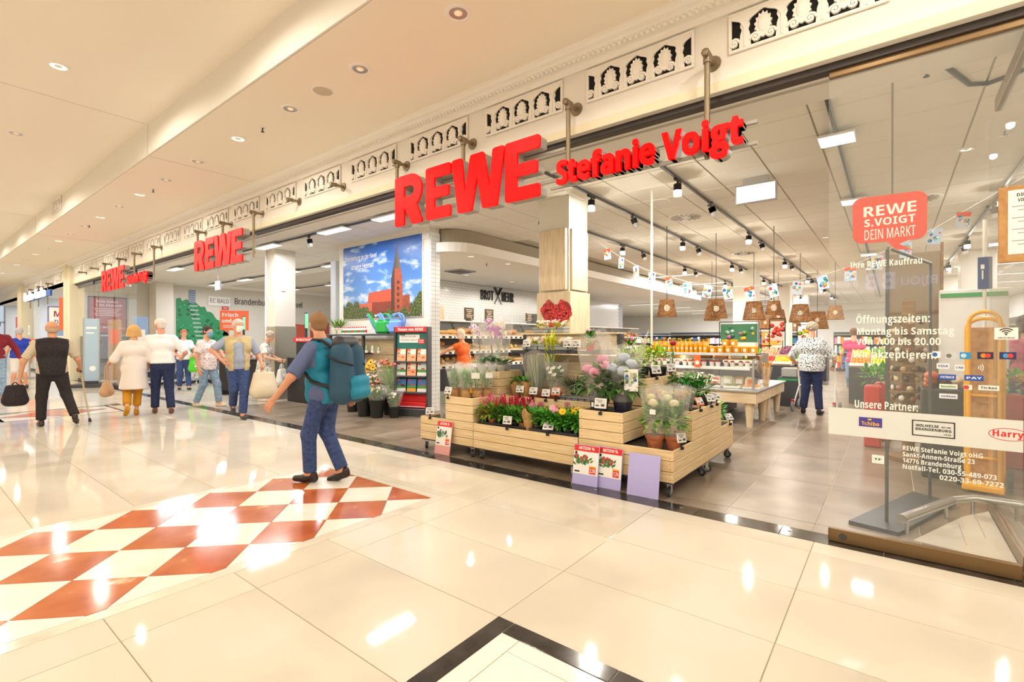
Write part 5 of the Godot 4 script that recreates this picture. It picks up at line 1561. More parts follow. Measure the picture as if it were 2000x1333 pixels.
func church_print() -> ImageTexture:
	# a town photograph: sky with clouds, brick church with a slate spire, trees
	var n := FastNoiseLite.new(); n.seed = 4; n.frequency = 3.2; n.fractal_octaves = 5
	var n2 := FastNoiseLite.new(); n2.seed = 9; n2.frequency = 14.0; n2.fractal_octaves = 4
	var spire := [Vector2(0.712, 0.05), Vector2(0.725, 0.18), Vector2(0.763, 0.385), Vector2(0.662, 0.385), Vector2(0.7, 0.18)]
	var tower := [Vector2(0.665, 0.38), Vector2(0.755, 0.38), Vector2(0.775, 0.5), Vector2(0.785, 0.95), Vector2(0.645, 0.95), Vector2(0.645, 0.5)]
	var nave := [Vector2(0.36, 0.66), Vector2(0.65, 0.63), Vector2(0.65, 0.95), Vector2(0.33, 0.95), Vector2(0.35, 0.72)]
	var gable := [Vector2(0.77, 0.73), Vector2(0.86, 0.72), Vector2(0.87, 0.95), Vector2(0.77, 0.95)]
	var low := [Vector2(0.12, 0.85), Vector2(0.2, 0.8), Vector2(0.4, 0.79), Vector2(0.4, 0.95), Vector2(0.1, 0.95)]
	return painted(448, 400, func(x: float, y: float) -> Color:
		var p := Vector2(x, y)
		var cl := n.get_noise_2d(x * 1.3, y * 2.0) + 0.25 * y
		var c := Color("1f63c4").lerp(Color("7fb4ec"), clampf(y * 1.15, 0, 1)).lerp(Color("eef3fa"), clampf(cl * 2.0 - 0.3, 0, 0.92))
		var tex := n2.get_noise_2d(x * 3, y * 3)
		if in_poly(p, spire): c = Color("5d5148").lerp(Color("8b7a6b"), clampf((x - 0.69) * 14, 0, 1))
		if in_poly(p, nave): c = Color("d8593a") if y < 0.79 else Color("a3402a").darkened(0.1 + tex * 0.3)
		if in_poly(p, low): c = Color("dd6a48")
		if in_poly(p, gable): c = Color("c05a38").darkened(0.15 + tex * 0.3)
		if in_poly(p, tower):
			c = Color("5a3128") if x < 0.685 else Color("c9623d").lerp(Color("a84a2e"), clampf(tex + 0.4, 0, 1))
			if fmod(y * 13.0, 1.0) < 0.5 and absf(x - 0.728) < 0.013 and y > 0.5: c = Color("4a2a22")
		var tree := 0.84 - 0.09 * sin(x * 9.0 + 0.4) * (1.0 if x < 0.6 else 0.3) - (0.17 * smoothstep(0.85, 1.0, x)) + n2.get_noise_2d(x * 0.6, 7.0) * 0.12
		if x > 0.62 and x < 0.86: tree += 0.1
		if y > tree: c = Color("2d3f1c").lerp(Color("8d9a4a"), clampf(tex * 1.4 + 0.35, 0, 1))
		return c)

func cloth_print(key: String, cols: Array, offs: Array, freq: float, seed_: int, type := FastNoiseLite.TYPE_SIMPLEX_SMOOTH, scale := 2.0) -> StandardMaterial3D:
	return tex_mat(key, noise_tex(freq, cols, offs, 3, 256, type, seed_), 0.85, scale)

func bucket(x: float, z: float, h: float, r: float, label: String, kind: int) -> void:
	var t := thing("flower_bucket", label, "flower bucket", Vector3(x, 0, z))
	obj("bucket", nb().lathe([Vector2(0.0, 0.0), Vector2(r * 0.74, 0.0), Vector2(r * 0.97, h * 0.9), Vector2(r * 1.04, h * 0.9), Vector2(r * 1.05, h), Vector2(r * 0.96, h), Vector2(r * 0.9, h * 0.8), Vector2(0.0, h * 0.8)], 20), M["black"], t)
	var bq := thing("bouquet", label.replace("black bucket", "bunch of flowers in a black bucket").replace("holding", "with"), "flowers", Vector3(x, h * 0.8, z))
	var f := nb(); var b := nb()
	if kind == 0: # gerberas and chrysanthemums, orange red yellow
		stems(f, Vector3.ZERO, 0.24, r * 1.2, 24, 0.004, "5f9a3f")
		leaves(f, Vector3(0, 0.14, 0), Vector3(r, 0.1, r), 70, 0.1, 0.025, ["3f7a2a", "6a9a45"], 0.9)
		for k in 34:
			var a := rf(0, TAU); var q := sqrt(rng.randf()) * r * 1.5
			blossom(b, Vector3(cos(a) * q, rf(0.24, 0.33) - q * 0.25, sin(a) * q), Vector3(cos(a) * 0.5, 1, sin(a) * 0.5 + 0.3), 0.036, 10, ["f5821f", "e2341d", "f7cf1a", "f59a2a", "e8571f"][k % 5] if cos(a) > -0.4 else "f7dc1f", "c2701a")
	elif kind == 1: # tall roses in wraps, peach and orange
		stems(f, Vector3.ZERO, 0.62, r * 1.3, 40, 0.005, "6fa03f")
		leaves(f, Vector3(0, 0.35, 0), Vector3(r * 1.2, 0.3, r * 1.2), 100, 0.16, 0.02, ["5d8f3a", "88b552", "a6c76a"], 2.0)
		for k in 16:
			var a := rf(0, TAU); var q := sqrt(rng.randf()) * r * 1.4
			globe_flower(b, Vector3(cos(a) * q, rf(0.62, 0.72), sin(a) * q), 0.036, ["f4823a", "f7a46a", "f5b58e"] if k % 2 else ["f29a86", "f7b9a5"], 26)
	elif kind == 2: # mixed pink alstroemeria
		stems(f, Vector3.ZERO, 0.45, r * 2.0, 30, 0.004, "6f9a4a")
		leaves(f, Vector3(0, 0.3, 0), Vector3(r * 1.8, 0.2, r * 1.8), 110, 0.09, 0.02, ["5d8a45", "86a865", "9a7a5a"], 0.9)
		for k in 60:
			var a := rf(0, TAU); var q := sqrt(rng.randf()) * r * 2.3
			blossom(b, Vector3(cos(a) * q, rf(0.3, 0.55) - q * 0.2, sin(a) * q), Vector3(cos(a) * 0.6, 0.8, sin(a) * 0.6 + 0.3), 0.032, 6, ["f3b8b4", "f7d3cf", "ef8f8f", "f9e6df", "e86a5a"][k % 5], "d9a03a")
	elif kind == 3: # sunflower bouquet
		stems(f, Vector3.ZERO, 0.5, r, 16, 0.005, "5f8f3a")
		leaves(f, Vector3(0, 0.45, 0), Vector3(r * 1.4, 0.12, r * 1.4), 70, 0.1, 0.04, ["3f7a2a", "6a9a45", "b7c98f"], 0.6)
		for k in 4: blossom(b, Vector3([-0.05, 0.09, 0.02, -0.1][k], [0.6, 0.56, 0.66, 0.52][k], 0.1), Vector3(0.3, 0.5, 1), 0.075, 16, "f2b81a", "4a2a14", 0.1)
		for k in 20: blossom(b, Vector3(rf(-0.2, 0.2), rf(0.48, 0.66), rf(-0.12, 0.12)), Vector3(rf(-1, 1), 0.8, 1), 0.035, 6, ["f4c6c0", "e99a9a", "f9efe6"][k % 3], "d9b04a")
	else:
		stems(f, Vector3.ZERO, 0.26, r, 18, 0.004, "5f9a3f")
		leaves(f, Vector3(0, 0.16, 0), Vector3(r, 0.1, r), 90, 0.09, 0.03, ["4f8f3a", "79b552", "3a6f2a"], 0.9)
		for k in 12: blossom(b, Vector3(rf(-0.1, 0.1), rf(0.2, 0.28), rf(-0.1, 0.1)), Vector3(rf(-0.5, 0.5), 1, 0.5), 0.03, 7, ["f6ecec", "f0cfd4"][k % 2], "d9c24a")
	stuff(obj("greenery", f, M["leaf"], bq))
	obj("blossom", b, M["petal"], bq)
	if kind == 1 or kind == 4: sleeve(bq, r * 0.8, r * 1.7, 0.02, 0.56 if kind == 1 else 0.3, 200 + int(x * -10))

func build_flower_corner() -> void:
	# the town picture
	var t := thing("town_poster", "large photo print of a red brick church with a spire under a blue sky", "poster", Vector3(-8.36, 2.64, -6.285))
	var pm := mat("town_print", "dcdcdc", 0.4)
	pm.albedo_texture = church_print()
	var q := nb()
	q.quad(Vector3(-1.3, -0.79, 0.008), Vector3(1.3, -0.79, 0.008), Vector3(1.3, 0.79, 0.008), Vector3(-1.3, 0.79, 0.008))
	obj("print", q, pm, t)
	obj("board", nb().box(Vector3(0, 0, 0), Vector3(2.62, 1.6, 0.012), 0.003), M["print_white"], t)
	write(t, "Brandenburg an der Havel", Vector3(-0.66, 0.53, 0.011), 0.1, M["print_white"], 1.12, Basis(), false)
	write(t, "unsere Heimat", Vector3(-0.6, 0.34, 0.011), 0.11, M["print_white"], 0.8, Basis(), false)
	for c in [[-1.27, 0.76], [1.27, 0.76], [-1.27, -0.76], [1.27, -0.76]]:
		obj("fixing", nb().cyl(Vector3(c[0], c[1], 0.006), Vector3(c[0], c[1], 0.014), 0.012, 0.012, 8), M["steel"], t)
	# shelf under it
	var sh := thing("flower_shelf", "long dark steel shelf with a wooden back under the church picture", "shelf unit", Vector3(-8.45, 0, -6.08))
	for x in [-1.3, -0.1, 1.15]: obj("upright", nb().box(Vector3(x, 0.76, 0.06), Vector3(0.06, 1.5, 0.05), 0.004), M["steel_dark"], sh)
	obj("top_shelf", nb().box(Vector3(-0.05, 1.5, 0), Vector3(2.7, 0.035, 0.36), 0.004), M["steel_dark"], sh)
	obj("shelf", nb().box(Vector3(-0.7, 1.12, 0), Vector3(1.25, 0.03, 0.36), 0.004), M["steel_dark"], sh)
	obj("shelf", nb().box(Vector3(-0.05, 0.55, 0), Vector3(2.7, 0.03, 0.36), 0.004), M["steel_dark"], sh)
	for k in 3: obj("back_board", nb().box(Vector3(-0.05, 0.66 + 0.29 * k, -0.17), Vector3(2.68, 0.285, 0.015), 0.003), M["pale_wood_lying"], sh)
	# watering cans
	for k in 4:
		var blue: bool = k != 1
		var c := thing("watering_can", ["light blue watering can with its long spout pointing into the shop, end of the row", "green watering can between light blue ones on the shelf", "light blue watering can behind the green one on the shelf", "light blue watering can nearest the rack, its big handle curving over"][k], "watering can", Vector3([-8.05, -7.9, -7.75, -7.52][k], 1.518, [-6.1, -6.02, -6.14, -6.02][k]), 0.12)
		var m := mat("can_blue", "6f9be6", 0.35) if blue else mat("can_green", "1fa042", 0.35)
		obj("tank", nb().box(Vector3(0.02, 0.105, 0), Vector3(0.26, 0.21, 0.15), 0.035).box(Vector3(0.02, 0.215, 0), Vector3(0.18, 0.02, 0.1), 0.008), m, c)
		obj("spout", nb().tube(PackedVector3Array([Vector3(-0.09, 0.05, 0), Vector3(-0.18, 0.13, 0), Vector3(-0.28, 0.27, 0), Vector3(-0.33, 0.31, 0)]), PackedFloat32Array([0.032, 0.028, 0.02, 0.024]), 8), m, c)
		var hp := PackedVector3Array()
		for i in 12:
			var a := -0.4 + 2.9 * i / 11.0
			hp.append(Vector3(0.06 + 0.13 * cos(a), 0.19 + 0.12 * sin(a), 0))
		obj("handle", nb().tube(hp, 0.015, 7), m, c)
		c.scale = Vector3.ONE * 1.25
	# little goods on the shelf: cactus pots, bottles
	for k in 12:
		var g := thing("cactus_pot", "small cactus in a white pot on the middle shelf, %s from the rack" % nth(k), "cactus", Vector3(-8.0 - 0.1 * k, 1.136, -5.99 - 0.07 * (k % 2)), 0.0, "little cactuses on the middle shelf")
		obj("pot", nb().lathe([Vector2(0, 0), Vector2(0.028, 0), Vector2(0.036, 0.05), Vector2(0, 0.05)], 10), M["white"], g)
		obj("cactus", nb().ball(Vector3(0, 0.08, 0), Vector3(0.03, 0.045 + 0.02 * (k % 3), 0.03), 8, 5).ball(Vector3(0.02, 0.075, 0.01), Vector3(0.016, 0.03, 0.016), 6, 4), mat("cactus_green", ["b4c99a", "93b07c", "cfd8bd"][k % 3], 0.8) if k < 1 else mat("cactus_green%d" % (k % 3), ["b4c99a", "93b07c", "cfd8bd"][k % 3], 0.8), g)
	for k in 14:
		var g := thing("plant_food", "small white red-capped bottle on the top shelf, %s from the watering cans" % nth(k), "bottle", Vector3(-8.42 - 0.075 * k, 1.518, -5.98), 0.0, "plant food bottles on the top shelf")
		obj("bottle", nb().lathe([Vector2(0, 0), Vector2(0.028, 0), Vector2(0.028, 0.1), Vector2(0.012, 0.125)], 10), M["white"], g)
		obj("cap", nb().cyl(Vector3(0, 0.12, 0), Vector3(0, 0.15, 0), 0.014, 0.014, 8), M["print_red"], g)
		obj("label_band", nb().cyl(Vector3(0, 0.03, 0), Vector3(0, 0.08, 0), 0.0288, 0.0288, 10, false), M["print_green" if k % 3 else "print_red"], g)
	for k in 2:
		var g := thing("yucca", ["spiky green yucca in a pot on the top shelf, behind the backpack", "smaller spiky green plant beside the yucca on the top shelf"][k], "pot plant", Vector3(-9.3 - 0.2 * k, 1.518, -5.98))
		pot(g, 0.06, 0.085, 0.13, M["offwhite"])
		var b := nb()
		for i in 46:
			var a := rf(0, TAU)
			b.tint = lin(["4f7a2a", "79a03f", "a3bb5c"][i % 3])
			b.leaf(Vector3(0, 0.13, 0), Vector3(cos(a), rf(0.5, 2.5), sin(a)), Vector3.UP, rf(0.2, 0.34), 0.02, 0.25, 3)
		stuff(obj("foliage", b, M["leaf"], g))
	bucket(-7.82, -5.6, 0.3, 0.13, "black bucket holding dusky pink alstroemeria, partly behind the backpack", 2)
	bucket(-7.62, -5.38, 0.33, 0.14, "black bucket holding orange and yellow gerberas, front row", 0)
	bucket(-7.32, -5.44, 0.32, 0.14, "black bucket holding green sprays in clear film", 4)
	bucket(-7.4, -5.78, 0.38, 0.13, "black bucket holding tall peach roses, behind the front row", 1)
	bucket(-7.06, -5.62, 0.2, 0.1, "small black bucket holding sparse sprays by the magazine rack", 4)
	bucket(-7.95, -5.85, 0.38, 0.13, "black bucket holding sunflowers and pink blooms, rear corner", 3)
	bucket(-8.3, -5.6, 0.34, 0.13, "black bucket holding pale pink alstroemeria, deepest behind the backpack", 2)
	# magazine rack
	var r := thing("magazine_rack", "dark magazine rack with red header reading Neues von REWE and three rows of leaflets", "rack", Vector3(-7.03, 0, -6.02), 0.36)
	obj("frame", nb().box(Vector3(-0.335, 0.82, 0), Vector3(0.035, 1.64, 0.16), 0.004).box(Vector3(0.335, 0.82, 0), Vector3(0.035, 1.64, 0.16), 0.004).box(Vector3(0, 0.82, -0.07), Vector3(0.66, 1.62, 0.015)), M["steel_dark"], r)
	obj("base", nb().box(Vector3(0, 0.07, 0.03), Vector3(0.7, 0.14, 0.3), 0.006), M["steel_dark"], r)
	var foot := obj("foot_panel", nb().box(Vector3(0, 0.2, 0.02), Vector3(0.63, 0.1, 0.16), 0.004).box(Vector3(0, 0.35, -0.03), Vector3(0.63, 0.2, 0.06), 0.004), M["print_red"], r)
	obj("foot_line", nb().box(Vector3(0, 0.17, 0.102), Vector3(0.6, 0.012, 0.002)), M["print_white"], foot)
	var hd := obj("header", nb().box(Vector3(0, 1.59, 0.03), Vector3(0.65, 0.1, 0.1), 0.004), M["print_red"], r)
	write(hd, "Neues von REWE", Vector3(0, 1.59, 0.082), 0.052, M["print_white"], 0.52)
	var pan := obj("picture_panel", nb().box(Vector3(0, 1.38, 0.02), Vector3(0.63, 0.3, 0.02), 0.003), M["print_teal"], r)
	obj("speech_panel", nb().box(Vector3(-0.05, 1.42, 0.032), Vector3(0.42, 0.15, 0.006), 0.002), M["print_white"], pan)
	write(pan, "DIE BESTEN TIPPS", Vector3(-0.06, 1.455, 0.0365), 0.034, M["print_grey"], 0.3, Basis(), false)
	write(pan, "FÜR IHREN EINKAUF", Vector3(-0.06, 1.395, 0.0365), 0.034, M["print_grey"], 0.34, Basis(), false)
	obj("badge", nb().box(Vector3(0.2, 1.37, 0.036), Vector3(0.14, 0.09, 0.006), 0.002), M["print_red"], pan)
	write(pan, "REWE", Vector3(0.2, 1.385, 0.0405), 0.024, M["print_white"], 0.09)
	write(pan, "DEIN MARKT", Vector3(0.2, 1.35, 0.0405), 0.015, M["print_white"], 0.1)
	for y in [0.42, 0.72, 0.99]: obj("ledge", nb().box(Vector3(0, y, 0.05), Vector3(0.64, 0.03, 0.12), 0.003), M["steel_dark"], r)
	for row in 3:
		for c in 3:
			var l := thing("leaflet", "%s leaflet in the %s row of the magazine rack, %s from its bucket side" % [["orange", "pale", "blue"][2 - row if row != 1 else (1 if c == 1 else 2)], ["bottom", "middle", "top"][row], ["first", "second", "third"][c]], "leaflet", Vector3(-7.03, 0, -6.02) + Basis(Vector3.UP, 0.36) * Vector3(-0.212 + 0.212 * c, [0.435, 0.735, 1.005][row], 0.05), 0.36, "leaflets in the magazine rack")
			l.rotation.x = -0.12
			var orange: bool = row == 2 or (row == 1 and c == 1)
			obj("cover", nb().box(Vector3(0, 0.12, 0), Vector3(0.185, 0.24, 0.012), 0.001), mat("leaf_orange", "f4b183", 0.5) if orange else (mat("leaf_blue", "3f78b8", 0.5) if row == 0 else mat("leaf_pale", "d9e6ea", 0.5)), l)
			var pr := nb()
			if orange:
				pr.tint = lin("f6efe4"); pr.box(Vector3(0.03, 0.17, 0.0065), Vector3(0.1, 0.09, 0.001))
				pr.tint = lin("e0503a"); pr.box(Vector3(-0.06, 0.215, 0.0067), Vector3(0.05, 0.035, 0.001)).box(Vector3(0.03, 0.07, 0.0065), Vector3(0.06, 0.03, 0.001))
				pr.tint = lin("6f7f8f"); pr.box(Vector3(-0.06, 0.14, 0.0065), Vector3(0.035, 0.035, 0.001)).box(Vector3(-0.05, 0.09, 0.0065), Vector3(0.05, 0.012, 0.001))
			else:
				pr.tint = lin("4f9a4a"); pr.box(Vector3(0, 0.09, 0.0065), Vector3(0.185, 0.05, 0.001))
				pr.tint = lin("f2a93a") if c == 1 else lin("f0f0ea"); pr.box(Vector3(0, 0.035, 0.0065), Vector3(0.185, 0.06, 0.001))
				pr.tint = lin("d9352f"); pr.box(Vector3(-0.055, 0.215, 0.0067), Vector3(0.05, 0.03, 0.001)).box(Vector3(0.02, 0.13, 0.0067), Vector3(0.07, 0.025, 0.001))
			obj("print", pr, M["paint"], l)
	# garden table display beyond: black counter with red header
	var k2 := thing("display_counter", "black counter with a red header board behind the man with the backpack", "counter", Vector3(-10.45, 0, -5.9))
	obj("body", nb().box(Vector3(0, 0.5, 0), Vector3(0.95, 1.0, 0.5), 0.01), M["black"], k2)
	obj("header", nb().box(Vector3(0, 1.4, 0.1), Vector3(0.95, 0.1, 0.02), 0.003), M["print_red"], k2)
	obj("back_panel", nb().box(Vector3(0, 1.2, 0.02), Vector3(0.95, 0.45, 0.03), 0.004), M["dark"], k2)
	write(k2, "WO WILLST DU HIN?", Vector3(0, 1.4, 0.112), 0.05, M["print_white"], 0.7)

# ---------- bakery ----------
func loaf_mesh(kind: int) -> ArrayMesh:
	var k := "loaf%d" % kind
	if cache.has(k): return cache[k]
	var b := nb()
	if kind == 0: b.ball(Vector3(0, 0.035, 0), Vector3(0.06, 0.04, 0.05), 10, 6)
	elif kind == 1: b.ball(Vector3(0, 0.05, 0), Vector3(0.14, 0.06, 0.075), 10, 6)
	else:
		b.ball(Vector3(0, 0.03, 0), Vector3(0.19, 0.035, 0.035), 10, 6)
		for i in 4: b.box(Vector3(-0.1 + 0.065 * i, 0.062, 0), Vector3(0.008, 0.006, 0.04), 0.002, Basis(Vector3.UP, 0.6))
	cache[k] = b.mesh()
	return cache[k]

func build_bakery() -> void:
	var w := struct("wall_bakery", nb().box(Vector3(-10.1, 1.6, -13.8), Vector3(0.2, 3.2, 15.0)), mat("brick_joint", "b9bdbf", 0.8))
	var br := nb()
	for r in 26:
		for c in 84:
			var z := -6.6 - 0.17 * c - (0.085 if r % 2 else 0.0)
			var y := 1.15 + 0.075 * r
			br.box(Vector3(-9.994, y, z), Vector3(0.016, 0.07, 0.165))
	stuff(obj("wall_tile", br, mat("metro", "f2f4f4", 0.15), w))
	var e := struct("trim_end_tiles", nb().box(Vector3(-6.862, 1.72, -6.42), Vector3(0.016, 3.42, 0.235)), mat("brick_joint", "b9bdbf", 0.8))
	var eb := nb()
	for r in 43:
		var y := 0.08 + 0.079 * r
		for c in 2: eb.box(Vector3(-6.85, y, -6.36 - 0.12 * c), Vector3(0.014, 0.073, 0.112 if r % 2 else 0.112))
	stuff(obj("wall_tile", eb, mat("metro", "f2f4f4", 0.15), e))
	# soffit with a rounded corner
	var pl := PackedVector2Array([Vector2(-10.0, 6.54), Vector2(-7.0, 6.45)])
	for i in 9:
		var a := PI / 2 * i / 8.0
		pl.append(Vector2(-6.95 + 0.6 * sin(a), 7.05 - 0.62 * cos(a)))
	pl.append(Vector2(-6.35, 21.1)); pl.append(Vector2(-10.0, 21.1))
	var ups := Transform3D(Basis(Vector3.RIGHT, -PI / 2), Vector3.ZERO)
	var so := struct("ceiling_bakery", nb().prism(pl, 3.07, 3.25, ups), M["stucco_white"])
	var pin := grow(pl, -0.14)
	obj("upper_band", nb().prism(pin[0], 3.25, 3.52, ups), mat("band_grey", "a59a86", 0.8), so)
	var i := 0
	for p in [[-6.65, -7.2], [-6.65, -8.4], [-6.65, -10.1], [-6.65, -12.0], [-6.65, -14.5], [-8.65, -9.2], [-8.65, -11.1], [-8.65, -7.6], [-8.65, -13.2], [-8.65, -15.6]]:
		downlight(p[0], 3.07, p[1], true, "small lit round downlight in the white bakery soffit, %s %s" % [nth(i % 5), "along its rounded edge" if i < 5 else "along the ovens"], 3.2, 0.06)
		i += 1
	var ap := thing("cassette_vent", "flat dark square air outlet in the white bakery ceiling", "air vent", Vector3(-8.3, 3.07, -8.6))
	obj("plate", nb().box(Vector3(0, -0.012, 0), Vector3(0.55, 0.024, 0.55), 0.008), M["grey"], ap)
	obj("louvre", nb().box(Vector3(0, -0.03, 0), Vector3(0.4, 0.012, 0.4), 0.004), M["dark"], ap)
	sprinkler(Vector3(-6.98, 3.07, -8.06), "small sprinkler under the white bakery soffit")
	# wall lettering with crossed ears of corn
	var s := thing("wall_lettering", "tall black letters BROT and MEHR with crossed ears of corn on the white tiled wall", "sign", Vector3(-9.97, 2.64, -12.06), PI / 2)
	var bw := [["BROT", 0.5, 0.3], ["MEHR", -0.52, 0.3]]
	for k in 2:
		var wd: String = bw[k][0]
		for q in 4:
			var tm := text_mesh(wd[q], 0.3, 0.03)
			var o := obj("letter", tm, M["print_black"], s)
			var aw := tm.get_aabb().size.x
			var cap := text_mesh("H", 0.3, 0.03).get_aabb().position.y
			o.transform = Transform3D(Basis.from_scale(Vector3(0.135 / aw, 1.0, 1)), Vector3((-0.76 if k == 0 else 0.27) + 0.16 * q, -cap, 0))
	for k in 2:
		var sg := 1.0 if k == 0 else -1.0
		var b := nb().tube(PackedVector3Array([Vector3(-0.17 * sg, -0.1, 0.01), Vector3(0.17 * sg, 0.42, 0.01)]), 0.014, 5)
		for q in 5:
			for h in [-1.0, 1.0]:
				var p := Vector3(lerpf(-0.17, 0.17, 0.6 + 0.09 * q) * sg, lerpf(-0.1, 0.42, 0.6 + 0.09 * q), 0.012)
				b.ball(p + Vector3(h * 0.035, 0.02, 0), Vector3(0.02, 0.045, 0.012), 6, 4, Basis(Vector3(0, 0, 1), -h * 0.5))
		obj("corn_ear", b, M["print_black"], s)
	# ovens and steel boxes in front of the tiled wall
	for k in 3:
		var o := thing("bakery_oven", ["steel baking oven with a wooden box on top, beside the picture wall", "long steel bakery unit under the wall letters", "tall grey steel cabinet at the column end of the bakery"][k], "oven", Vector3(-9.55, 0, [-8.6, -11.4, -14.6][k]))
		obj("body", nb().box(Vector3(0, [0.95, 0.85, 1.15][k], 0), Vector3(0.8, [1.9, 1.7, 2.3][k], [2.6, 2.4, 1.4][k]), 0.02), mat("oven_steel", "7f8486", 0.4, 0.5), o)
		obj("door", nb().box(Vector3(0.41, 1.2, 0), Vector3(0.02, 0.6, 0.9), 0.006), M["dark"], o)
		if k == 0: obj("top_box", nb().box(Vector3(0, 2.1, 0.1), Vector3(0.6, 0.38, 1.0), 0.01), M["pale_wood"], o)
	for k in 3:
		var b := thing("menu_board", "small brown framed menu board standing on the bread shelf, %s from the picture wall" % nth(k), "menu board", Vector3(-8.36, 1.86, [-8.98, -9.75, -11.55][k]), PI / 2)
		obj("board", nb().box(Vector3(0, 0.19, 0), Vector3(0.34, 0.3 if k < 2 else 0.24, 0.02), 0.004), mat("board_brown", "5b4632", 0.7), b)
		obj("stand", nb().box(Vector3(0, 0.02, 0), Vector3(0.2, 0.05, 0.06), 0.004), M["black"], b)
		var pr := nb()
		for q in 5: pr.box(Vector3(0.01 * (q % 2), 0.29 - 0.045 * q, 0.0112), Vector3(0.24 - 0.05 * (q % 3), 0.016, 0.001))
		obj("print", pr, M["offwhite"], b)
	# bread shelves
	var protos := []
	for k in 3:
		var o := obj("bread_loaf", loaf_mesh(k), tex_mat("crust%d" % k, noise_tex(0.05, [["d9a44a", "f0cf7a", "f6e3ae"], ["a9662f", "c98a48", "e8c48a"], ["c98a3a", "e0b060", "f3dca6"]][k], [0.1, 0.5, 0.95], 3, 64, FastNoiseLite.TYPE_SIMPLEX_SMOOTH, 300 + k), 0.7, 6.0))
		tag(o, "", "bread", "loaves and rolls on the bread shelves")
		protos.append(o)
	var used := [false, false, false]
	var cnt := 0
	for bay in 9:
		var z := -7.2 - 1.3 * bay
		var u := thing("bread_shelf", "bakery self-service shelf with sloping tiers of bread, %s from the picture wall" % nth(bay), "bread shelf", Vector3(-8.1, 0, z))
		obj("body", nb().box(Vector3(-0.25, 0.9, 0), Vector3(0.3, 1.8, 1.28), 0.006), M["steel_dark"], u)
		obj("base", nb().box(Vector3(0.05, 0.38, 0), Vector3(0.75, 0.76, 1.28), 0.006), M["steel_dark"], u)
		for t2 in 3:
			var y: float = [0.88, 1.2, 1.55][t2]
			var sf := obj("tier", nb().box(Vector3(0, 0, 0), Vector3(0.52, 0.02, 1.26), 0.003), M["pale_wood_lying"], u)
			sf.transform = Transform3D(Basis(Vector3(0, 0, 1), -0.28), Vector3(0.1, y, 0))
			obj("price_rail", nb().box(Vector3(0.36, y - 0.09, 0), Vector3(0.012, 0.06, 1.26), 0.002), M["print_white"], u)
			var lb := nb()
			for q in 6: lb.box(Vector3(0.368, y - 0.09, -0.5 + 0.2 * q), Vector3(0.004, 0.045, 0.09))
			obj("price_label", lb, M["black"], u)
		obj("canopy", nb().box(Vector3(-0.02, 1.83, 0), Vector3(0.5, 0.03, 1.28), 0.004), M["white"], u)
		obj("front_flap", nb().box(Vector3(0.3, 1.68, 0), Vector3(0.006, 0.2, 1.25), 0.0, Basis(Vector3(0, 0, 1), 0.5)), M["pane"], u)
		for t2 in 3:
			var y: float = [0.88, 1.2, 1.55][t2]
			for q in (11 if bay < 2 else (8 if bay > 4 else 4)):
				var kind := (q / 4 + t2 + bay) % 3
				var at := Vector3(-8.1 + 0.1 + rf(-0.15, 0.16), y + 0.018, z - 0.55 + (1.1 / 10.0) * q * (1.0 if bay < 2 else 1.3))
				at.y += -(at.x + 8.0) * 0.285
				var lab := "%s on the %s tier of the %s bread shelf, %s along it" % [["golden roll", "brown loaf", "slim baguette"][kind], ["bottom", "middle", "top"][t2], nth(bay), nth(q)]
				if not used[kind]:
					used[kind] = true
					protos[kind].position = at; protos[kind].set_meta("label", lab)
				else: dup(protos[kind], at, PI / 2 + rf(-0.4, 0.4) if kind == 2 else rf(0, 3), lab)
				cnt += 1

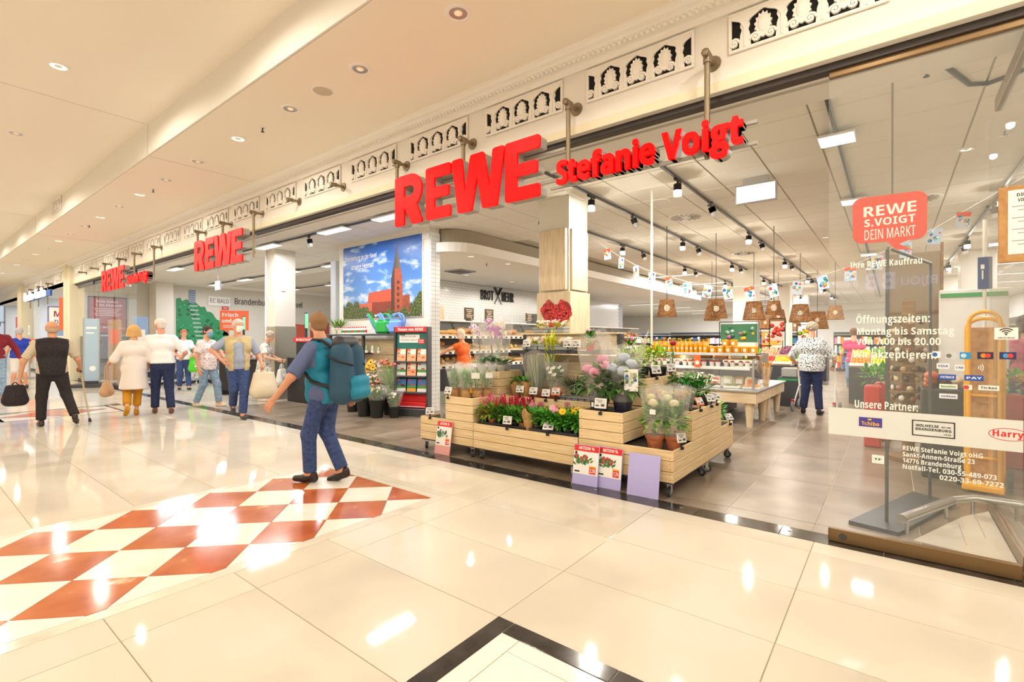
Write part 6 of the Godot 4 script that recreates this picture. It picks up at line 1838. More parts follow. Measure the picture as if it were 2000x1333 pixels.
# ---------- chilled counter, fruit stands, far shelves ----------
func build_shop_goods() -> void:
	var f := thing("chilled_counter", "pale wood chilled counter on tapered legs with a glass case, behind the flower display", "chilled counter", Vector3(0, 0, 0))
	var x0 := -4.3; var x1 := -1.68; var z0 := -10.9; var z1 := -8.4
	obj("apron", nb().box(Vector3((x0 + x1) / 2, 0.485, z1 - 0.01), Vector3(x1 - x0, 0.2, 0.03), 0.004), M["pale_wood_lying"], f)
	obj("apron", nb().box(Vector3(x1 - 0.01, 0.485, z1 - 0.62), Vector3(0.03, 0.2, 1.2), 0.004), M["pale_wood_lying"], f)
	obj("apron", nb().box(Vector3(x1 - 0.01, 0.485, z1 - 1.86), Vector3(0.03, 0.2, 1.24), 0.004), M["pale_wood_lying"], f)
	obj("bed", nb().box(Vector3((x0 + x1) / 2, 0.575, (z0 + z1) / 2), Vector3(x1 - x0 + 0.06, 0.035, z1 - z0 + 0.06), 0.008), M["alu"], f)
	obj("machine_box", nb().box(Vector3((x0 + x1) / 2 - 0.3, 0.22, (z0 + z1) / 2), Vector3(x1 - x0 - 1.0, 0.4, z1 - z0 - 0.6), 0.01), M["steel_dark"], f)
	for p in [[x1 - 0.12, z1 - 0.1], [x1 - 0.1, z1 - 0.95], [x1 - 0.1, z1 - 1.3], [x1 - 0.1, z1 - 2.3], [x0 + 0.3, z1 - 0.1], [x0 + 1.3, z1 - 0.1]]:
		obj("leg", nb().cyl(Vector3(p[0], 0, p[1]), Vector3(p[0], 0.39, p[1]), 0.045, 0.075, 12), M["pale_wood"], f)
	var gz := z1 - 0.12
	obj("front_glass", nb().box(Vector3((x0 + x1) / 2, 0.77, gz), Vector3(x1 - x0 - 0.1, 0.34, 0.008)), M["glass_case"], f)
	for p in [[x1 - 0.07, gz], [x1 - 1.4, gz], [x0 + 0.1, gz]]: obj("post", nb().box(Vector3(p[0], 0.84, p[1]), Vector3(0.035, 0.5, 0.035), 0.005), M["alu"], f)
	obj("end_glass", nb().box(Vector3(x1 - 0.07, 0.85, gz - 0.45), Vector3(0.008, 0.5, 0.8)), M["glass_case"], f)
	obj("end_panel", nb().box(Vector3(x1 - 0.06, 0.88, gz - 0.98), Vector3(0.05, 0.58, 0.1), 0.006), M["grey"], f)
	obj("sloped_side", nb().prism(PackedVector2Array([Vector2(0.0, 0.92), Vector2(0.55, 1.16), Vector2(0.95, 1.16), Vector2(0.95, 0.6), Vector2(0.6, 0.75)]), -0.01, 0.01, Transform3D(Basis(Vector3.UP, PI / 2), Vector3(x1 - 0.04, 0, gz))), mat("side_brown", "8f8577", 0.5), f)
	obj("shelf", nb().box(Vector3((x0 + x1) / 2, 0.945, gz - 0.28), Vector3(x1 - x0 - 0.16, 0.015, 0.5)), M["glass_case"], f)
	obj("price_strip", nb().box(Vector3(x1 - 0.75, 0.93, gz - 0.02), Vector3(1.25, 0.05, 0.012), 0.002), M["print_white"], f)
	obj("shelf", nb().box(Vector3((x0 + x1) / 2, 1.07, gz - 0.5), Vector3(x1 - x0 - 0.16, 0.015, 0.4)), M["alu"], f)
	obj("top_board", nb().box(Vector3((x0 + x1) / 2, 1.16, gz - 0.45), Vector3(x1 - x0 - 0.1, 0.03, 0.75), 0.004), M["steel_dark"], f)
	obj("price_strip", nb().box(Vector3((x0 + x1) / 2, 1.16, gz - 0.07), Vector3(x1 - x0 - 0.1, 0.045, 0.008), 0.002), mat("strip_grey", "cfd4d6", 0.4), f)
	obj("lamp_strip", nb().box(Vector3((x0 + x1) / 2, 1.135, gz - 0.3), Vector3(x1 - x0 - 0.2, 0.012, 0.05)), lamp_mat("lamp_case", "fff6e8", 2.2), f)
	var al := AreaLight3D.new()
	al.name = "case_light"; al.area_size = Vector2(x1 - x0 - 0.3, 0.05); al.light_energy = 1.2; al.light_color = Color("fff4e2"); al.shadow_enabled = true; al.area_range = 8.0
	f.add_child(al); al.position = Vector3((x0 + x1) / 2, 1.12, gz - 0.3); al.basis = Basis.looking_at(Vector3.DOWN, Vector3.RIGHT)
	# juice bottles on top
	var b0 := thing("juice_bottle", "", "bottle", Vector3.ZERO, 0.0, "orange juice bottles on the chilled counter")
	obj("bottle", nb().lathe([Vector2(0, 0), Vector2(0.034, 0.004), Vector2(0.034, 0.13), Vector2(0.014, 0.19), Vector2(0.014, 0.215)], 12), mat("juice", "f0a80e", 0.2), b0)
	obj("cap", nb().cyl(Vector3(0, 0.2, 0), Vector3(0, 0.235, 0), 0.017, 0.017, 8), mat("cap_olive", "6a5a1c", 0.5), b0)
	obj("label_band", nb().box(Vector3(0, 0.075, 0.033), Vector3(0.03, 0.035, 0.003)), M["print_white"], b0)
	var n := 0
	for r in 2:
		for c in 13:
			var at := Vector3(-3.47 + 0.078 * c, 1.176, gz - 0.14 - 0.09 * r)
			var l := "orange juice bottle on the chilled counter, %s row, %s from the flower display end" % [["front", "back"][r], nth(c)]
			if n == 0: b0.position = at; b0.set_meta("label", l)
			else: dup(b0, at, 0.0, l)
			n += 1
	# yellow tins, stacked
	var tin := thing("yellow_tin", "", "tin", Vector3.ZERO, 0.0, "yellow tins on the chilled counter")
	obj("tin", nb().lathe([Vector2(0, 0), Vector2(0.06, 0.002), Vector2(0.06, 0.1), Vector2(0, 0.1)], 14), mat("tin_yellow", "f0a513", 0.35), tin)
	obj("lid", nb().lathe([Vector2(0.062, 0.098), Vector2(0.062, 0.112), Vector2(0, 0.112)], 14), mat("tin_lid", "f7c52a", 0.35), tin)
	obj("label_band", nb().box(Vector3(0, 0.05, 0.06), Vector3(0.045, 0.05, 0.004)), M["print_white"], tin)
	n = 0
	for p in [[0, 0], [1, 0], [2, 0], [3, 0], [4, 0], [5, 0], [6, 0], [2.6, 1], [3.6, 1]]:
		var at := Vector3(-2.55 + 0.128 * p[0], 1.176 + 0.113 * p[1], gz - 0.2)
		var l := "yellow lidded tin on the chilled counter, %s, %s of its row" % [["lower row", "upper row"][p[1]], nth(int(p[0]))]
		if n == 0: tin.position = at; tin.set_meta("label", l)
		else: dup(tin, at, 0.0, l)
		n += 1
	var eg := thing("egg_tray", "flat open carton of pale peach fruits between the juice bottles and the tins", "carton", Vector3(-2.5, 1.176, gz - 0.45))
	obj("carton", nb().box(Vector3(0, 0.03, 0), Vector3(0.75, 0.06, 0.3), 0.004), mat("peach_box", "efb48a", 0.6), eg)
	var eb := nb()
	for q in 40: eb.ball(Vector3(-0.33 + 0.073 * (q % 10), 0.08, -0.11 + 0.075 * int(q / 10.0)), Vector3(0.034, 0.034, 0.034), 6, 4)
	stuff(obj("fruit", eb, mat("peach", "f4cdb4", 0.6), eg))
	# dessert cups, packs of meat and cheese
	var cup := thing("dessert_cup", "", "dessert cup", Vector3.ZERO, 0.0, "dessert cups on the glass shelf")
	obj("cup", nb().lathe([Vector2(0, 0), Vector2(0.032, 0.0), Vector2(0.044, 0.07), Vector2(0, 0.07)], 10), mat("cup_cream", "f3ebe0", 0.3), cup)
	obj("topping", nb().ball(Vector3(0, 0.07, 0), Vector3(0.04, 0.03, 0.04), 8, 5), mat("berry", "b5524a", 0.5), cup)
	n = 0
	for c in 17:
		var at := Vector3(-3.7 + 0.115 * c, 0.953, gz - 0.12 - 0.06 * (c % 2))
		var l := "cream dessert cup on the glass shelf, %s from the flower display end" % nth(c)
		if n == 0: cup.position = at; cup.set_meta("label", l)
		else: dup(cup, at, 0.0, l)
		n += 1
	var k := 0
	for p in [["green and white salad tray", "c9d29a"], ["pink sausage tray", "d98f86"], ["pale cheese tray", "e9dca0"], ["bright yellow cheese tray", "f0c81e"], ["white dip tray", "ece6d6"], ["red meat tray", "b84a40"], ["olive tray", "8f9a5a"], ["fruit salad tray", "f0a45a"]]:
		var t := thing("food_tray", String(p[0]) + " lying at the bottom of the glass case", "food tray", Vector3(-3.9 + 0.3 * k, 0.594, gz - 0.17))
		obj("dish", nb().box(Vector3(0, 0.02, 0), Vector3(0.26, 0.04, 0.2), 0.006), M["white"], t)
		var fb := nb()
		for q in 12:
			fb.tint = lin(p[1]) * rf(0.75, 1.2)
			fb.ball(Vector3(rf(-0.1, 0.1), 0.05, rf(-0.07, 0.07)), Vector3(rf(0.02, 0.035), 0.02, 0.025), 6, 4)
		obj("food", fb, M["paint"], t)
		k += 1
	for q in 12:
		var t := thing("ready_meal", "%s ready-meal pack leaning at the back of the glass case, %s along it" % [["white and red", "pale green", "brown", "creamy yellow"][q % 4], nth(q)], "food pack", Vector3(-3.95 + 0.19 * q, 0.594, gz - 0.42))
		obj("pack", nb().box(Vector3(0, 0.09, 0), Vector3(0.17, 0.17, 0.08), 0.012, Basis(Vector3.RIGHT, -0.3)), mat("meal%d" % (q % 4), ["efe6e0", "c9d9b0", "a88a5f", "ecd99a"][q % 4], 0.4), t)
		obj("pack_label", nb().box(Vector3(0, 0.1, 0.043), Vector3(0.1, 0.08, 0.003), 0.0, Basis(Vector3.RIGHT, -0.3)), [M["print_red"], M["print_white"], M["print_white"], M["print_orange"]][q % 4], t)
	for q in 9:
		var t := thing("snack_pack", "small %s food pack on the upper rack of the glass case, %s along it" % [["orange", "cream", "brown"][q % 3], nth(q)], "food pack", Vector3(-3.9 + 0.26 * q, 1.078, gz - 0.42))
		obj("pack", nb().box(Vector3(0, 0.025, 0), Vector3(0.2, 0.05, 0.14), 0.012), mat("pack%d" % (q % 3), ["f0a04a", "e9dfc4", "a9743f"][q % 3], 0.4), t)
		obj("pack_label", nb().box(Vector3(0, 0.052, 0), Vector3(0.09, 0.003, 0.07)), M["print_white"], t)
	var sg := thing("promotion_flag", "small orange-red price flag on the glass case edge", "sign", Vector3(-2.62, 0.95, gz + 0.02))
	obj("card", nb().box(Vector3(0, 0.09, 0), Vector3(0.11, 0.2, 0.006), 0.002), M["print_orange"], sg)
	obj("print", nb().cyl(Vector3(0, 0.06, 0.003), Vector3(0, 0.06, 0.006), 0.035, 0.035, 14), M["print_white"], sg)
	var bb := thing("baguette_bag", "open wire holder with baguettes on the end of the chilled counter", "bread", Vector3(-1.62, 0.62, -8.85))
	obj("holder", nb().lathe([Vector2(0.03, 0.0), Vector2(0.09, 0.34)], 14), glass_mat("film", "f5f2e8", 0.25, 0.1), bb)
	for q in 7: obj("baguette", nb().tube(PackedVector3Array([Vector3(rf(-0.02, 0.02), 0.02, rf(-0.02, 0.02)), Vector3(rf(-0.05, 0.05), 0.25, rf(-0.05, 0.05)), Vector3(rf(-0.08, 0.08), rf(0.38, 0.46), rf(-0.08, 0.08))]), PackedFloat32Array([0.014, 0.02, 0.012]), 7), M["crust2"], bb)
	# dark bin past the counter
	var bn := thing("waste_cabinet", "dark grey cabinet with a green stripe and a steel scale, past the chilled counter", "cabinet", Vector3(-1.72, 0, -11.9))
	obj("body", nb().box(Vector3(0, 0.3, 0), Vector3(0.42, 0.6, 0.5), 0.008), M["steel_dark"], bn)
	obj("stripe", nb().box(Vector3(0, 0.56, 0.252), Vector3(0.4, 0.035, 0.006)), M["print_green"], bn)
	obj("scale", nb().box(Vector3(0, 0.7, 0), Vector3(0.3, 0.2, 0.3), 0.02), M["alu"], bn)
	# fruit stands with sloping crates
	var cols := [["f08a1c", "oranges"], ["c7d52e", "green-yellow apples"], ["d8402f", "red apples"], ["f2c51e", "lemons"], ["6a9a35", "salad heads"], ["e9a07a", "peaches"], ["7a3a5a", "plums"], ["e8d44a", "yellow melons"]]
	k = 0
	for p in [[-2.6, -13.4], [-2.6, -15.2], [-2.5, -18.0], [-2.5, -20.0], [-5.0, -13.5], [-5.0, -15.8], [-5.0, -18.5], [-5.0, -21.0], [-0.0, -13.5], [0.3, -16.0], [0.4, -19.0]]:
		var t := thing("fruit_stand", "sloping stand of open crates with fruit under the wicker lamps, %s into the shop" % nth(k), "fruit stand", Vector3(p[0], 0, p[1]))
		obj("body", nb().box(Vector3(0, 0.4, 0), Vector3(1.5, 0.8, 1.0), 0.01), M["steel_dark"], t)
		obj("rail", nb().box(Vector3(0, 0.86, 0.5), Vector3(1.5, 0.06, 0.02), 0.003), M["print_white"], t)
		for c in 4:
			for r in 2:
				var cr := obj("crate", nb().box(Vector3(0, 0.02, 0), Vector3(0.35, 0.04, 0.45), 0.004).box(Vector3(0, 0.08, 0.22), Vector3(0.35, 0.1, 0.015), 0.003).box(Vector3(-0.17, 0.08, 0), Vector3(0.012, 0.1, 0.45), 0.003), M["pale_wood_lying"], t)
				cr.transform = xf(Vector3(-0.55 + 0.37 * c, 0.82 + 0.17 * r, 0.24 - 0.46 * r), 0.0, 0.35)
				var ck := (c + r * 3 + k) % 8
				if not cache.has("fruit%d" % ck):
					var fb := nb()
					for q in 24:
						fb.tint = lin(cols[ck][0]) * rf(0.8, 1.15)
						fb.ball(Vector3(-0.13 + 0.065 * (q % 5), 0.08 + rf(0, 0.03), -0.17 + 0.08 * int(q / 5.0)), Vector3(0.037, 0.036, 0.037), 7, 5)
					cache["fruit%d" % ck] = fb.mesh()
				stuff(obj("fruit", cache["fruit%d" % ck], M["gloss"], cr))
		k += 1
	# framed posters over the stands
	k = 0
	for p in [[-3.3, 1.25, -14.3, 1.0, 0.5, "3f7a5a", "green vegetable picture"], [-2.35, 1.3, -14.2, 0.36, 0.5, "f4e9e2", "white card with a red heart"], [-2.9, 1.1, -16.6, 0.6, 0.4, "f0b24a", "yellow offer card"], [-1.95, 1.2, -16.4, 0.5, 0.5, "f6f0ea", "pale offer card"], [-3.9, 1.2, -17.0, 0.6, 0.45, "e8b7a0", "peach fruit card"]]:
		var t := thing("hanging_poster", "thin black frame with a %s above the fruit stands" % p[6], "poster", Vector3(p[0], p[1], p[2]))
		obj("frame", nb().box(Vector3(-p[3] / 2, (0.65 - p[1]) / 2, 0), Vector3(0.02, p[1] + 0.65, 0.02)).box(Vector3(p[3] / 2, (0.65 - p[1]) / 2, 0), Vector3(0.02, p[1] + 0.65, 0.02)).box(Vector3(0, 0.64, 0), Vector3(p[3], 0.02, 0.02)), M["black"], t)
		obj("card", nb().box(Vector3(0, 0.33, 0), Vector3(p[3] - 0.06, p[4], 0.008), 0.002), mat("card_" + p[5], p[5], 0.5), t)
		var pr := nb()
		for q in 14:
			pr.tint = lin([["5d8f3a", "9fc6b4", "2f6b5a", "f2b31c", "b55a8a"], ["d8322f", "e85a4a"], ["f6efe0", "d8322f"], ["d8322f", "f6c21c", "8fb52a"], ["d8322f", "f6efe0"]][k][q % ([5, 2, 2, 3, 2][k])])
			var c := Vector3(rf(-0.36, 0.36) * p[3], 0.33 + rf(-0.36, 0.36) * p[4], 0.0045)
			pr.cyl(c, c + Vector3(0, 0, 0.001 + 0.0003 * q), rf(0.03, 0.07), 0.03, 9)
		obj("print", pr, M["paint"], t)
		k += 1
	# far shelf runs, with the colours of their goods
	k = 0
	for p in [[-6.0, -23.5, 5.0, 0.0], [-6.0, -26.5, 5.0, 0.0], [-6.0, -30.0, 5.0, 0.0], [-0.4, -26.5, 3.4, 0.0], [-0.4, -30.0, 3.4, 0.0], [3.6, -9.5, 5.0, PI / 2], [3.6, -15.0, 5.0, PI / 2], [3.6, -20.5, 5.0, PI / 2], [1.5, -12.5, 4.5, PI / 2], [1.5, -18.0, 4.5, PI / 2], [-10.5, -26.0, 5.0, 0.0], [2.6, -8.3, 1.6, 0.0]]:
		var t := thing("goods_shelf", "tall shelf run full of colourful packets, %s" % ["past the bakery", "second past the bakery", "third past the bakery", "at the end of the aisle", "behind the aisle end", "along the side wall by the trolley", "along the side wall, farther", "along the side wall, farthest", "in the aisle behind the glass panel", "in the aisle behind the glass, farther", "in the dim corner past the bakery", "just behind the yellow trolley"][k], "shelf unit", Vector3(p[0], 0, p[1]), p[3])
		var hh := 1.75 if p[2] > 2.0 else 1.1
		obj("back", nb().box(Vector3(0, hh / 2, 0), Vector3(p[2], hh, 0.06), 0.004), M["steel_dark"], t)
		obj("base", nb().box(Vector3(0, 0.07, 0), Vector3(p[2], 0.14, 0.8), 0.004), M["steel_dark"], t)
		for r in 4:
			if 0.5 + 0.4 * r > hh: continue
			obj("shelf", nb().box(Vector3(0, 0.42 + 0.4 * r, 0), Vector3(p[2], 0.025, 0.7), 0.003), M["sign_side"], t)
		var gb := nb()
		for sd in [-1.0, 1.0]:
			for r in 4:
				var xx: float = -p[2] / 2 + 0.06
				if 0.3 + 0.4 * r > hh: continue
				while xx < p[2] / 2 - 0.1:
					var wd := rf(0.06, 0.16)
					gb.tint = lin(["e8402f", "f2c21e", "f6f0e8", "2f7a4a", "f08a2c", "3f6fb5", "f6e3d0", "d98fa8", "b8d46a", "f7f7f2"][rng.randi() % 10])
					var ht := rf(0.16, 0.32)
					gb.box(Vector3(xx + wd / 2, (0.14 if r == 0 else 0.0325 + 0.4 * r) + ht / 2, sd * 0.24), Vector3(wd * 0.94, ht, 0.18))
					xx += wd
		stuff(obj("goods", gb, M["gloss"], t))
		k += 1
	# heart of roses on the column
	var ht := thing("rose_heart", "big red heart made of rose blossoms printed on the wooden column", "wall sticker", Vector3(-3.78, 1.78, -6.1))
	var hp := PackedVector2Array()
	for q in 40:
		var a := TAU * q / 40
		hp.append(Vector2(16 * pow(sin(a), 3), 13 * cos(a) - 5 * cos(2 * a) - 2 * cos(3 * a) - cos(4 * a)) * 0.0165)
	obj("backing", nb().prism(hp, -0.012, 0.0), mat("heart_dark", "8f1418", 0.5), ht)
	var rb := nb()
	for q in 46:
		var c := Vector2()
		for w in 30:
			c = Vector2(rf(-0.27, 0.27), rf(-0.28, 0.22))
			if Geometry2D.is_point_in_polygon(c, hp): break
		for ring in 3:
			rb.tint = lin(["e23a35", "b81e22", "f05a50"][ring])
			for pe in 5:
				var a := TAU * pe / 5 + ring * 0.6 + q
				rb.cyl(Vector3(c.x + cos(a) * (0.026 - 0.009 * ring), c.y + sin(a) * (0.026 - 0.009 * ring), 0.0), Vector3(c.x + cos(a) * (0.026 - 0.009 * ring), c.y + sin(a) * (0.026 - 0.009 * ring), 0.0015 + 0.0012 * ring), 0.02 - 0.004 * ring, 0.015 - 0.004 * ring, 8)
	obj("rose_print", rb, M["paint"], ht)
	ht.position = Vector3(-3.93, 1.77, -6.1)
	var po := obj("thin_post", nb().cyl(Vector3(0, 0, 0), Vector3(0, CEIL, 0), 0.016, 0.016, 8), M["offwhite"])
	tag(po, "thin white pole from floor to ceiling behind the flower display", "pole")
	po.position = Vector3(-2.7, 0, -6.7)

# ---------- checkout side of the shop ----------
func side_basis() -> Basis:
	return Basis(Vector3.UP, PI / 2)

func flat(b: B, pts: Array, col, z := 0.002) -> void:
	b.tint = lin(col)
	b.prism(PackedVector2Array(pts), 0.0, z)

func trolley_mesh_parts(t: Node3D) -> void:
	var fr := nb()
	for s in [-1.0, 1.0]:
		fr.tube(PackedVector3Array([Vector3(s * 0.2, 0.1, 0.45), Vector3(s * 0.24, 0.16, -0.25), Vector3(s * 0.25, 0.5, -0.38), Vector3(s * 0.25, 1.0, -0.5)]), 0.014, 6)
	fr.tube(PackedVector3Array([Vector3(-0.2, 0.1, 0.45), Vector3(0.2, 0.1, 0.45)]), 0.012, 6)
	obj("frame", fr, M["steel"], t)
	var bk := nb()
	for i in 9:
		var y := 0.46 + 0.06 * i
		var zf := 0.42 + 0.02 * i
		var w := 0.2 + 0.006 * i
		bk.tube(PackedVector3Array([Vector3(-w, y, -0.4), Vector3(-w, y, zf), Vector3(w, y, zf), Vector3(w, y, -0.4)]), 0.004 if i % 8 else 0.008, 4)
	for i in 8:
		for s in [-1.0, 1.0]: bk.cyl(Vector3(s * 0.2, 0.46, -0.36 + 0.11 * i), Vector3(s * 0.248, 0.94, -0.4 + 0.12 * i), 0.004, 0.004, 4, false)
		bk.cyl(Vector3(-0.2 + 0.057 * i, 0.46, 0.42), Vector3(-0.24 + 0.068 * i, 0.94, 0.58), 0.004, 0.004, 4, false)
		bk.cyl(Vector3(-0.2 + 0.057 * i, 0.46, -0.4), Vector3(-0.2 + 0.057 * i, 0.46, 0.42), 0.004, 0.004, 4, false)
	obj("basket", bk, M["steel"], t)
	obj("handle", nb().tube(PackedVector3Array([Vector3(-0.26, 1.0, -0.52), Vector3(0.26, 1.0, -0.52)]), 0.019, 8), M["print_red"], t)
	obj("child_seat_flap", nb().box(Vector3(0, 0.78, -0.38), Vector3(0.3, 0.16, 0.01), 0.003), M["print_red"], t)
	for p in [[-0.2, 0.42], [0.2, 0.42], [-0.22, -0.25], [0.22, -0.25]]:
		obj("wheel", nb().cyl(Vector3(p[0] - 0.014, 0.06, p[1]), Vector3(p[0] + 0.014, 0.06, p[1]), 0.06, 0.06, 12), M["dark"], t)

func build_left_shop() -> void:
	var wx := -21.995
	# red notice on the side wall
	var n := thing("distance_notice", "dark-framed red notice asking to keep 1.5 m distance on the grey side wall", "poster", Vector3(-21.97, 1.62, -4.85), PI / 2)
	obj("frame", nb().box(Vector3(0, 0.64, 0), Vector3(1.1, 1.32, 0.03), 0.006), M["black"], n)
	obj("sheet", nb().box(Vector3(0, 0.64, 0.016), Vector3(1.02, 1.24, 0.004)), mat("notice_red", "a8403c", 0.5), n)
	write(n, "Bitte haltet", Vector3(-0.02, 1.13, 0.019), 0.085, M["print_white"], 0.6)
	write(n, "1,5m Abstand!", Vector3(0.03, 1.0, 0.019), 0.085, M["print_white"], 0.75)
	var tx := nb()
	for i in 5: tx.box(Vector3(0.0 - 0.02 * (i % 3), 0.88 - 0.06 * i, 0.019), Vector3(0.76 - 0.08 * (i % 3), 0.018, 0.001))
	for s in [-1.0, 1.0]:
		var x: float = 0.3 * s
		tx.cyl(Vector3(x, 0.47, 0.018), Vector3(x, 0.47, 0.02), 0.045, 0.045, 14)
		tx.prism(PackedVector2Array([Vector2(x - 0.05, 0.4), Vector2(x + 0.05, 0.4), Vector2(x + 0.1, 0.2), Vector2(x - 0.1, 0.2)]), 0.018, 0.02)
		tx.box(Vector3(x - 0.025, 0.13, 0.019), Vector3(0.03, 0.16, 0.002)).box(Vector3(x + 0.025, 0.13, 0.019), Vector3(0.03, 0.16, 0.002))
	tx.box(Vector3(0, 0.22, 0.019), Vector3(0.22, 0.025, 0.002))
	tx.prism(PackedVector2Array([Vector2(-0.16, 0.22), Vector2(-0.09, 0.17), Vector2(-0.09, 0.27)]), 0.018, 0.02).prism(PackedVector2Array([Vector2(0.16, 0.22), Vector2(0.09, 0.27), Vector2(0.09, 0.17)]), 0.018, 0.02)
	obj("pictogram", tx, M["print_white"], n)
	var wn := struct("trim_wainscot", nb().box(Vector3(-21.96, 0.76, -5.1), Vector3(0.06, 1.52, 2.0)), mat("wainscot", "5d544e", 0.6))
	for r in 14: obj("lath", nb().box(Vector3(-21.925, 0.08 + 0.105 * r, -5.1), Vector3(0.02, 0.095, 2.0), 0.004), mat("wainscot", "5d544e", 0.6), wn)
	# painted wall picture: hill, tower, church skyline
	var m := thing("wall_mural", "painted mural of a green wooded hill with a grey lookout tower, past the white pillar", "mural", Vector3(-21.99, 0, -8.0), PI / 2)
	var hill := []
	for i in 24:
		var t := i / 23.0
		hill.append(Vector2(-1.05 + 2.5 * t + 0.03 * (i % 2), 3.0 - 2.1 * t * t + 0.07 * sin(i * 2.3) - 0.5 * smoothstep(0.5, 1.0, t)))
	hill.append(Vector2(1.4, 0.4)); hill.append(Vector2(-1.05, 0.4))
	var b := nb()
	flat(b, hill, "2f8f5d")
	obj("hill", b, M["paint"], m)
	b = nb()
	for i in 150:
		var c := Vector2(rf(-1.0, 1.2), rf(0.9, 2.95))
		if not Geometry2D.is_point_in_polygon(c, PackedVector2Array(hill)): continue
		b.tint = lin("1d6b45" if i % 2 else "3fa873")
		b.cyl(Vector3(c.x, c.y, 0.002), Vector3(c.x, c.y, 0.003 + 0.00001 * i), 0.06, 0.05, 6)
	obj("tree_dots", b, M["paint"], m)
	b = nb()
	flat(b, [Vector2(-0.62, 2.85), Vector2(-0.38, 2.85), Vector2(-0.38, 3.38), Vector2(-0.62, 3.38)], "7d8fa8", 0.004)
	for i in 5:
		b.tint = lin("c9d4de"); b.box(Vector3(-0.5, 2.95 + 0.09 * i, 0.005), Vector3(0.22, 0.02, 0.002))
	for i in 9:
		b.tint = lin("a9bdb0"); b.box(Vector3(-0.45 + 0.03 * i, 2.75 - 0.17 * i, 0.004), Vector3(0.3, 0.06, 0.002))
	obj("tower", b, M["paint"], m)
	for q in 2:
		var z: float = [-8.75, -10.6][q]
		var s := thing("skyline_mural", ["small painted brick tower on the mural wall behind the woman in the flowered blouse", "painted red church with a dark spire on the checkout wall"][q], "mural", Vector3(-21.99, 0, z), PI / 2)
		b = nb()
		flat(b, [Vector2(-0.12, 0.8), Vector2(0.12, 0.8), Vector2(0.12, 2.3), Vector2(0.05, 2.42), Vector2(0.0, 2.62), Vector2(-0.05, 2.42), Vector2(-0.12, 2.3)], "c98a6a")
		if q == 1:
			obj("print", b, M["paint"], s)
			b = nb()
			flat(b, [Vector2(-0.14, 2.2), Vector2(0.14, 2.2), Vector2(0.05, 2.55), Vector2(0.0, 3.0), Vector2(-0.05, 2.55)], "2f4a58", 0.004)
			obj("spire_print", b, M["paint"], s)
			b = nb()
			flat(b, [Vector2(0.13, 0.8), Vector2(1.7, 0.8), Vector2(1.7, 2.1), Vector2(0.13, 2.2)], "d4614a")
		obj("print", b, M["paint"], s)
	for q in 3:
		var s := thing("skyline_mural", "painted brick building on the back checkout wall, %s from the steel-clad column" % nth(q), "mural", Vector3(-21.99, 0, -13.0 - 1.3 * q), PI / 2)
		b = nb()
		flat(b, [Vector2(-0.5, 0.8), Vector2(0.5, 0.8), Vector2(0.5, 2.2 + 0.4 * (q % 2)), Vector2(0.0, 2.8), Vector2(-0.5, 2.2)], ["c06048", "9a3f3f", "c98a5a"][q])
		obj("print", b, M["paint"], s)
	var ec := thing("wall_sign", "white board reading EC BALD on the mural wall above the shoppers", "sign", Vector3(-21.97, 2.8, -8.5), PI / 2)
	obj("board", nb().box(Vector3(0, 0.2, 0), Vector3(0.85, 0.4, 0.02), 0.02), M["print_white"], ec)
	write(ec, "EC BALD", Vector3(-0.0, 0.2, 0.012), 0.17, M["print_black"], 0.7, Basis(), false)
	obj("badge", nb().box(Vector3(0.22, -0.1, 0), Vector3(0.25, 0.16, 0.02), 0.02), M["print_red"], ec)
	write(ec, "REWE", Vector3(0.22, -0.07, 0.0112), 0.035, M["print_white"], 0.15)
	write(ec, "DEIN MARKT", Vector3(0.22, -0.12, 0.0112), 0.025, M["print_white"], 0.17)
	var bt := thing("wall_lettering", "dark thin lettering Brandenburg an der on the checkout wall", "sign", Vector3(-21.985, 2.93, -10.6), PI / 2)
	write(bt, "Brandenburg an der Havel", Vector3(0.0, 0.1, 0), 0.26, M["print_black"], 3.0, Basis(), false, 0.006)
	var fo := thing("hanging_sign", "orange sign reading Frisch und above the man with the face mask", "sign", Vector3(-19.6, 1.75, -8.1), 1.2)
	obj("board", nb().box(Vector3(0, 0.38, 0), Vector3(0.95, 0.75, 0.02), 0.006), M["print_orange"], fo)
	write(fo, "Frisch", Vector3(-0.14, 0.58, 0.0115), 0.14, M["print_white"], 0.52)
	write(fo, "und", Vector3(-0.25, 0.36, 0.0115), 0.14, M["print_white"], 0.3)
	for i in 2: obj("print", nb().box(Vector3(-0.12 - 0.04 * i, 0.18 - 0.06 * i, 0.011), Vector3(0.5 - 0.08 * i, 0.02, 0.002)), M["print_white"], fo)
	obj("stand_pole", nb().cyl(Vector3(0, -1.75, -0.02), Vector3(0, 0.0, -0.02), 0.02, 0.02, 8), M["black"], fo)
	# checkout posts with green signal strips
	var k := 0
	for p in [[-17.2, -7.4], [-13.6, -7.6], [-12.4, -8.4], [-10.9, -8.2]]:
		var t := thing("signal_post", "dark checkout post with a green signal lamp strip, %s from the mural" % nth(k), "signal lamp", Vector3(p[0], 0, p[1]))
		obj("post", nb().box(Vector3(0, 1.1, 0), Vector3(0.06, 2.2, 0.06), 0.006), M["steel_dark"], t)
		obj("lamp_strip", nb().box(Vector3(0.07, 1.95, 0.02), Vector3(0.12, 0.42, 0.04), 0.008), lamp_mat("lamp_green", "8ff0bd", 0.9), t)
		k += 1
	# checkouts
	k = 0
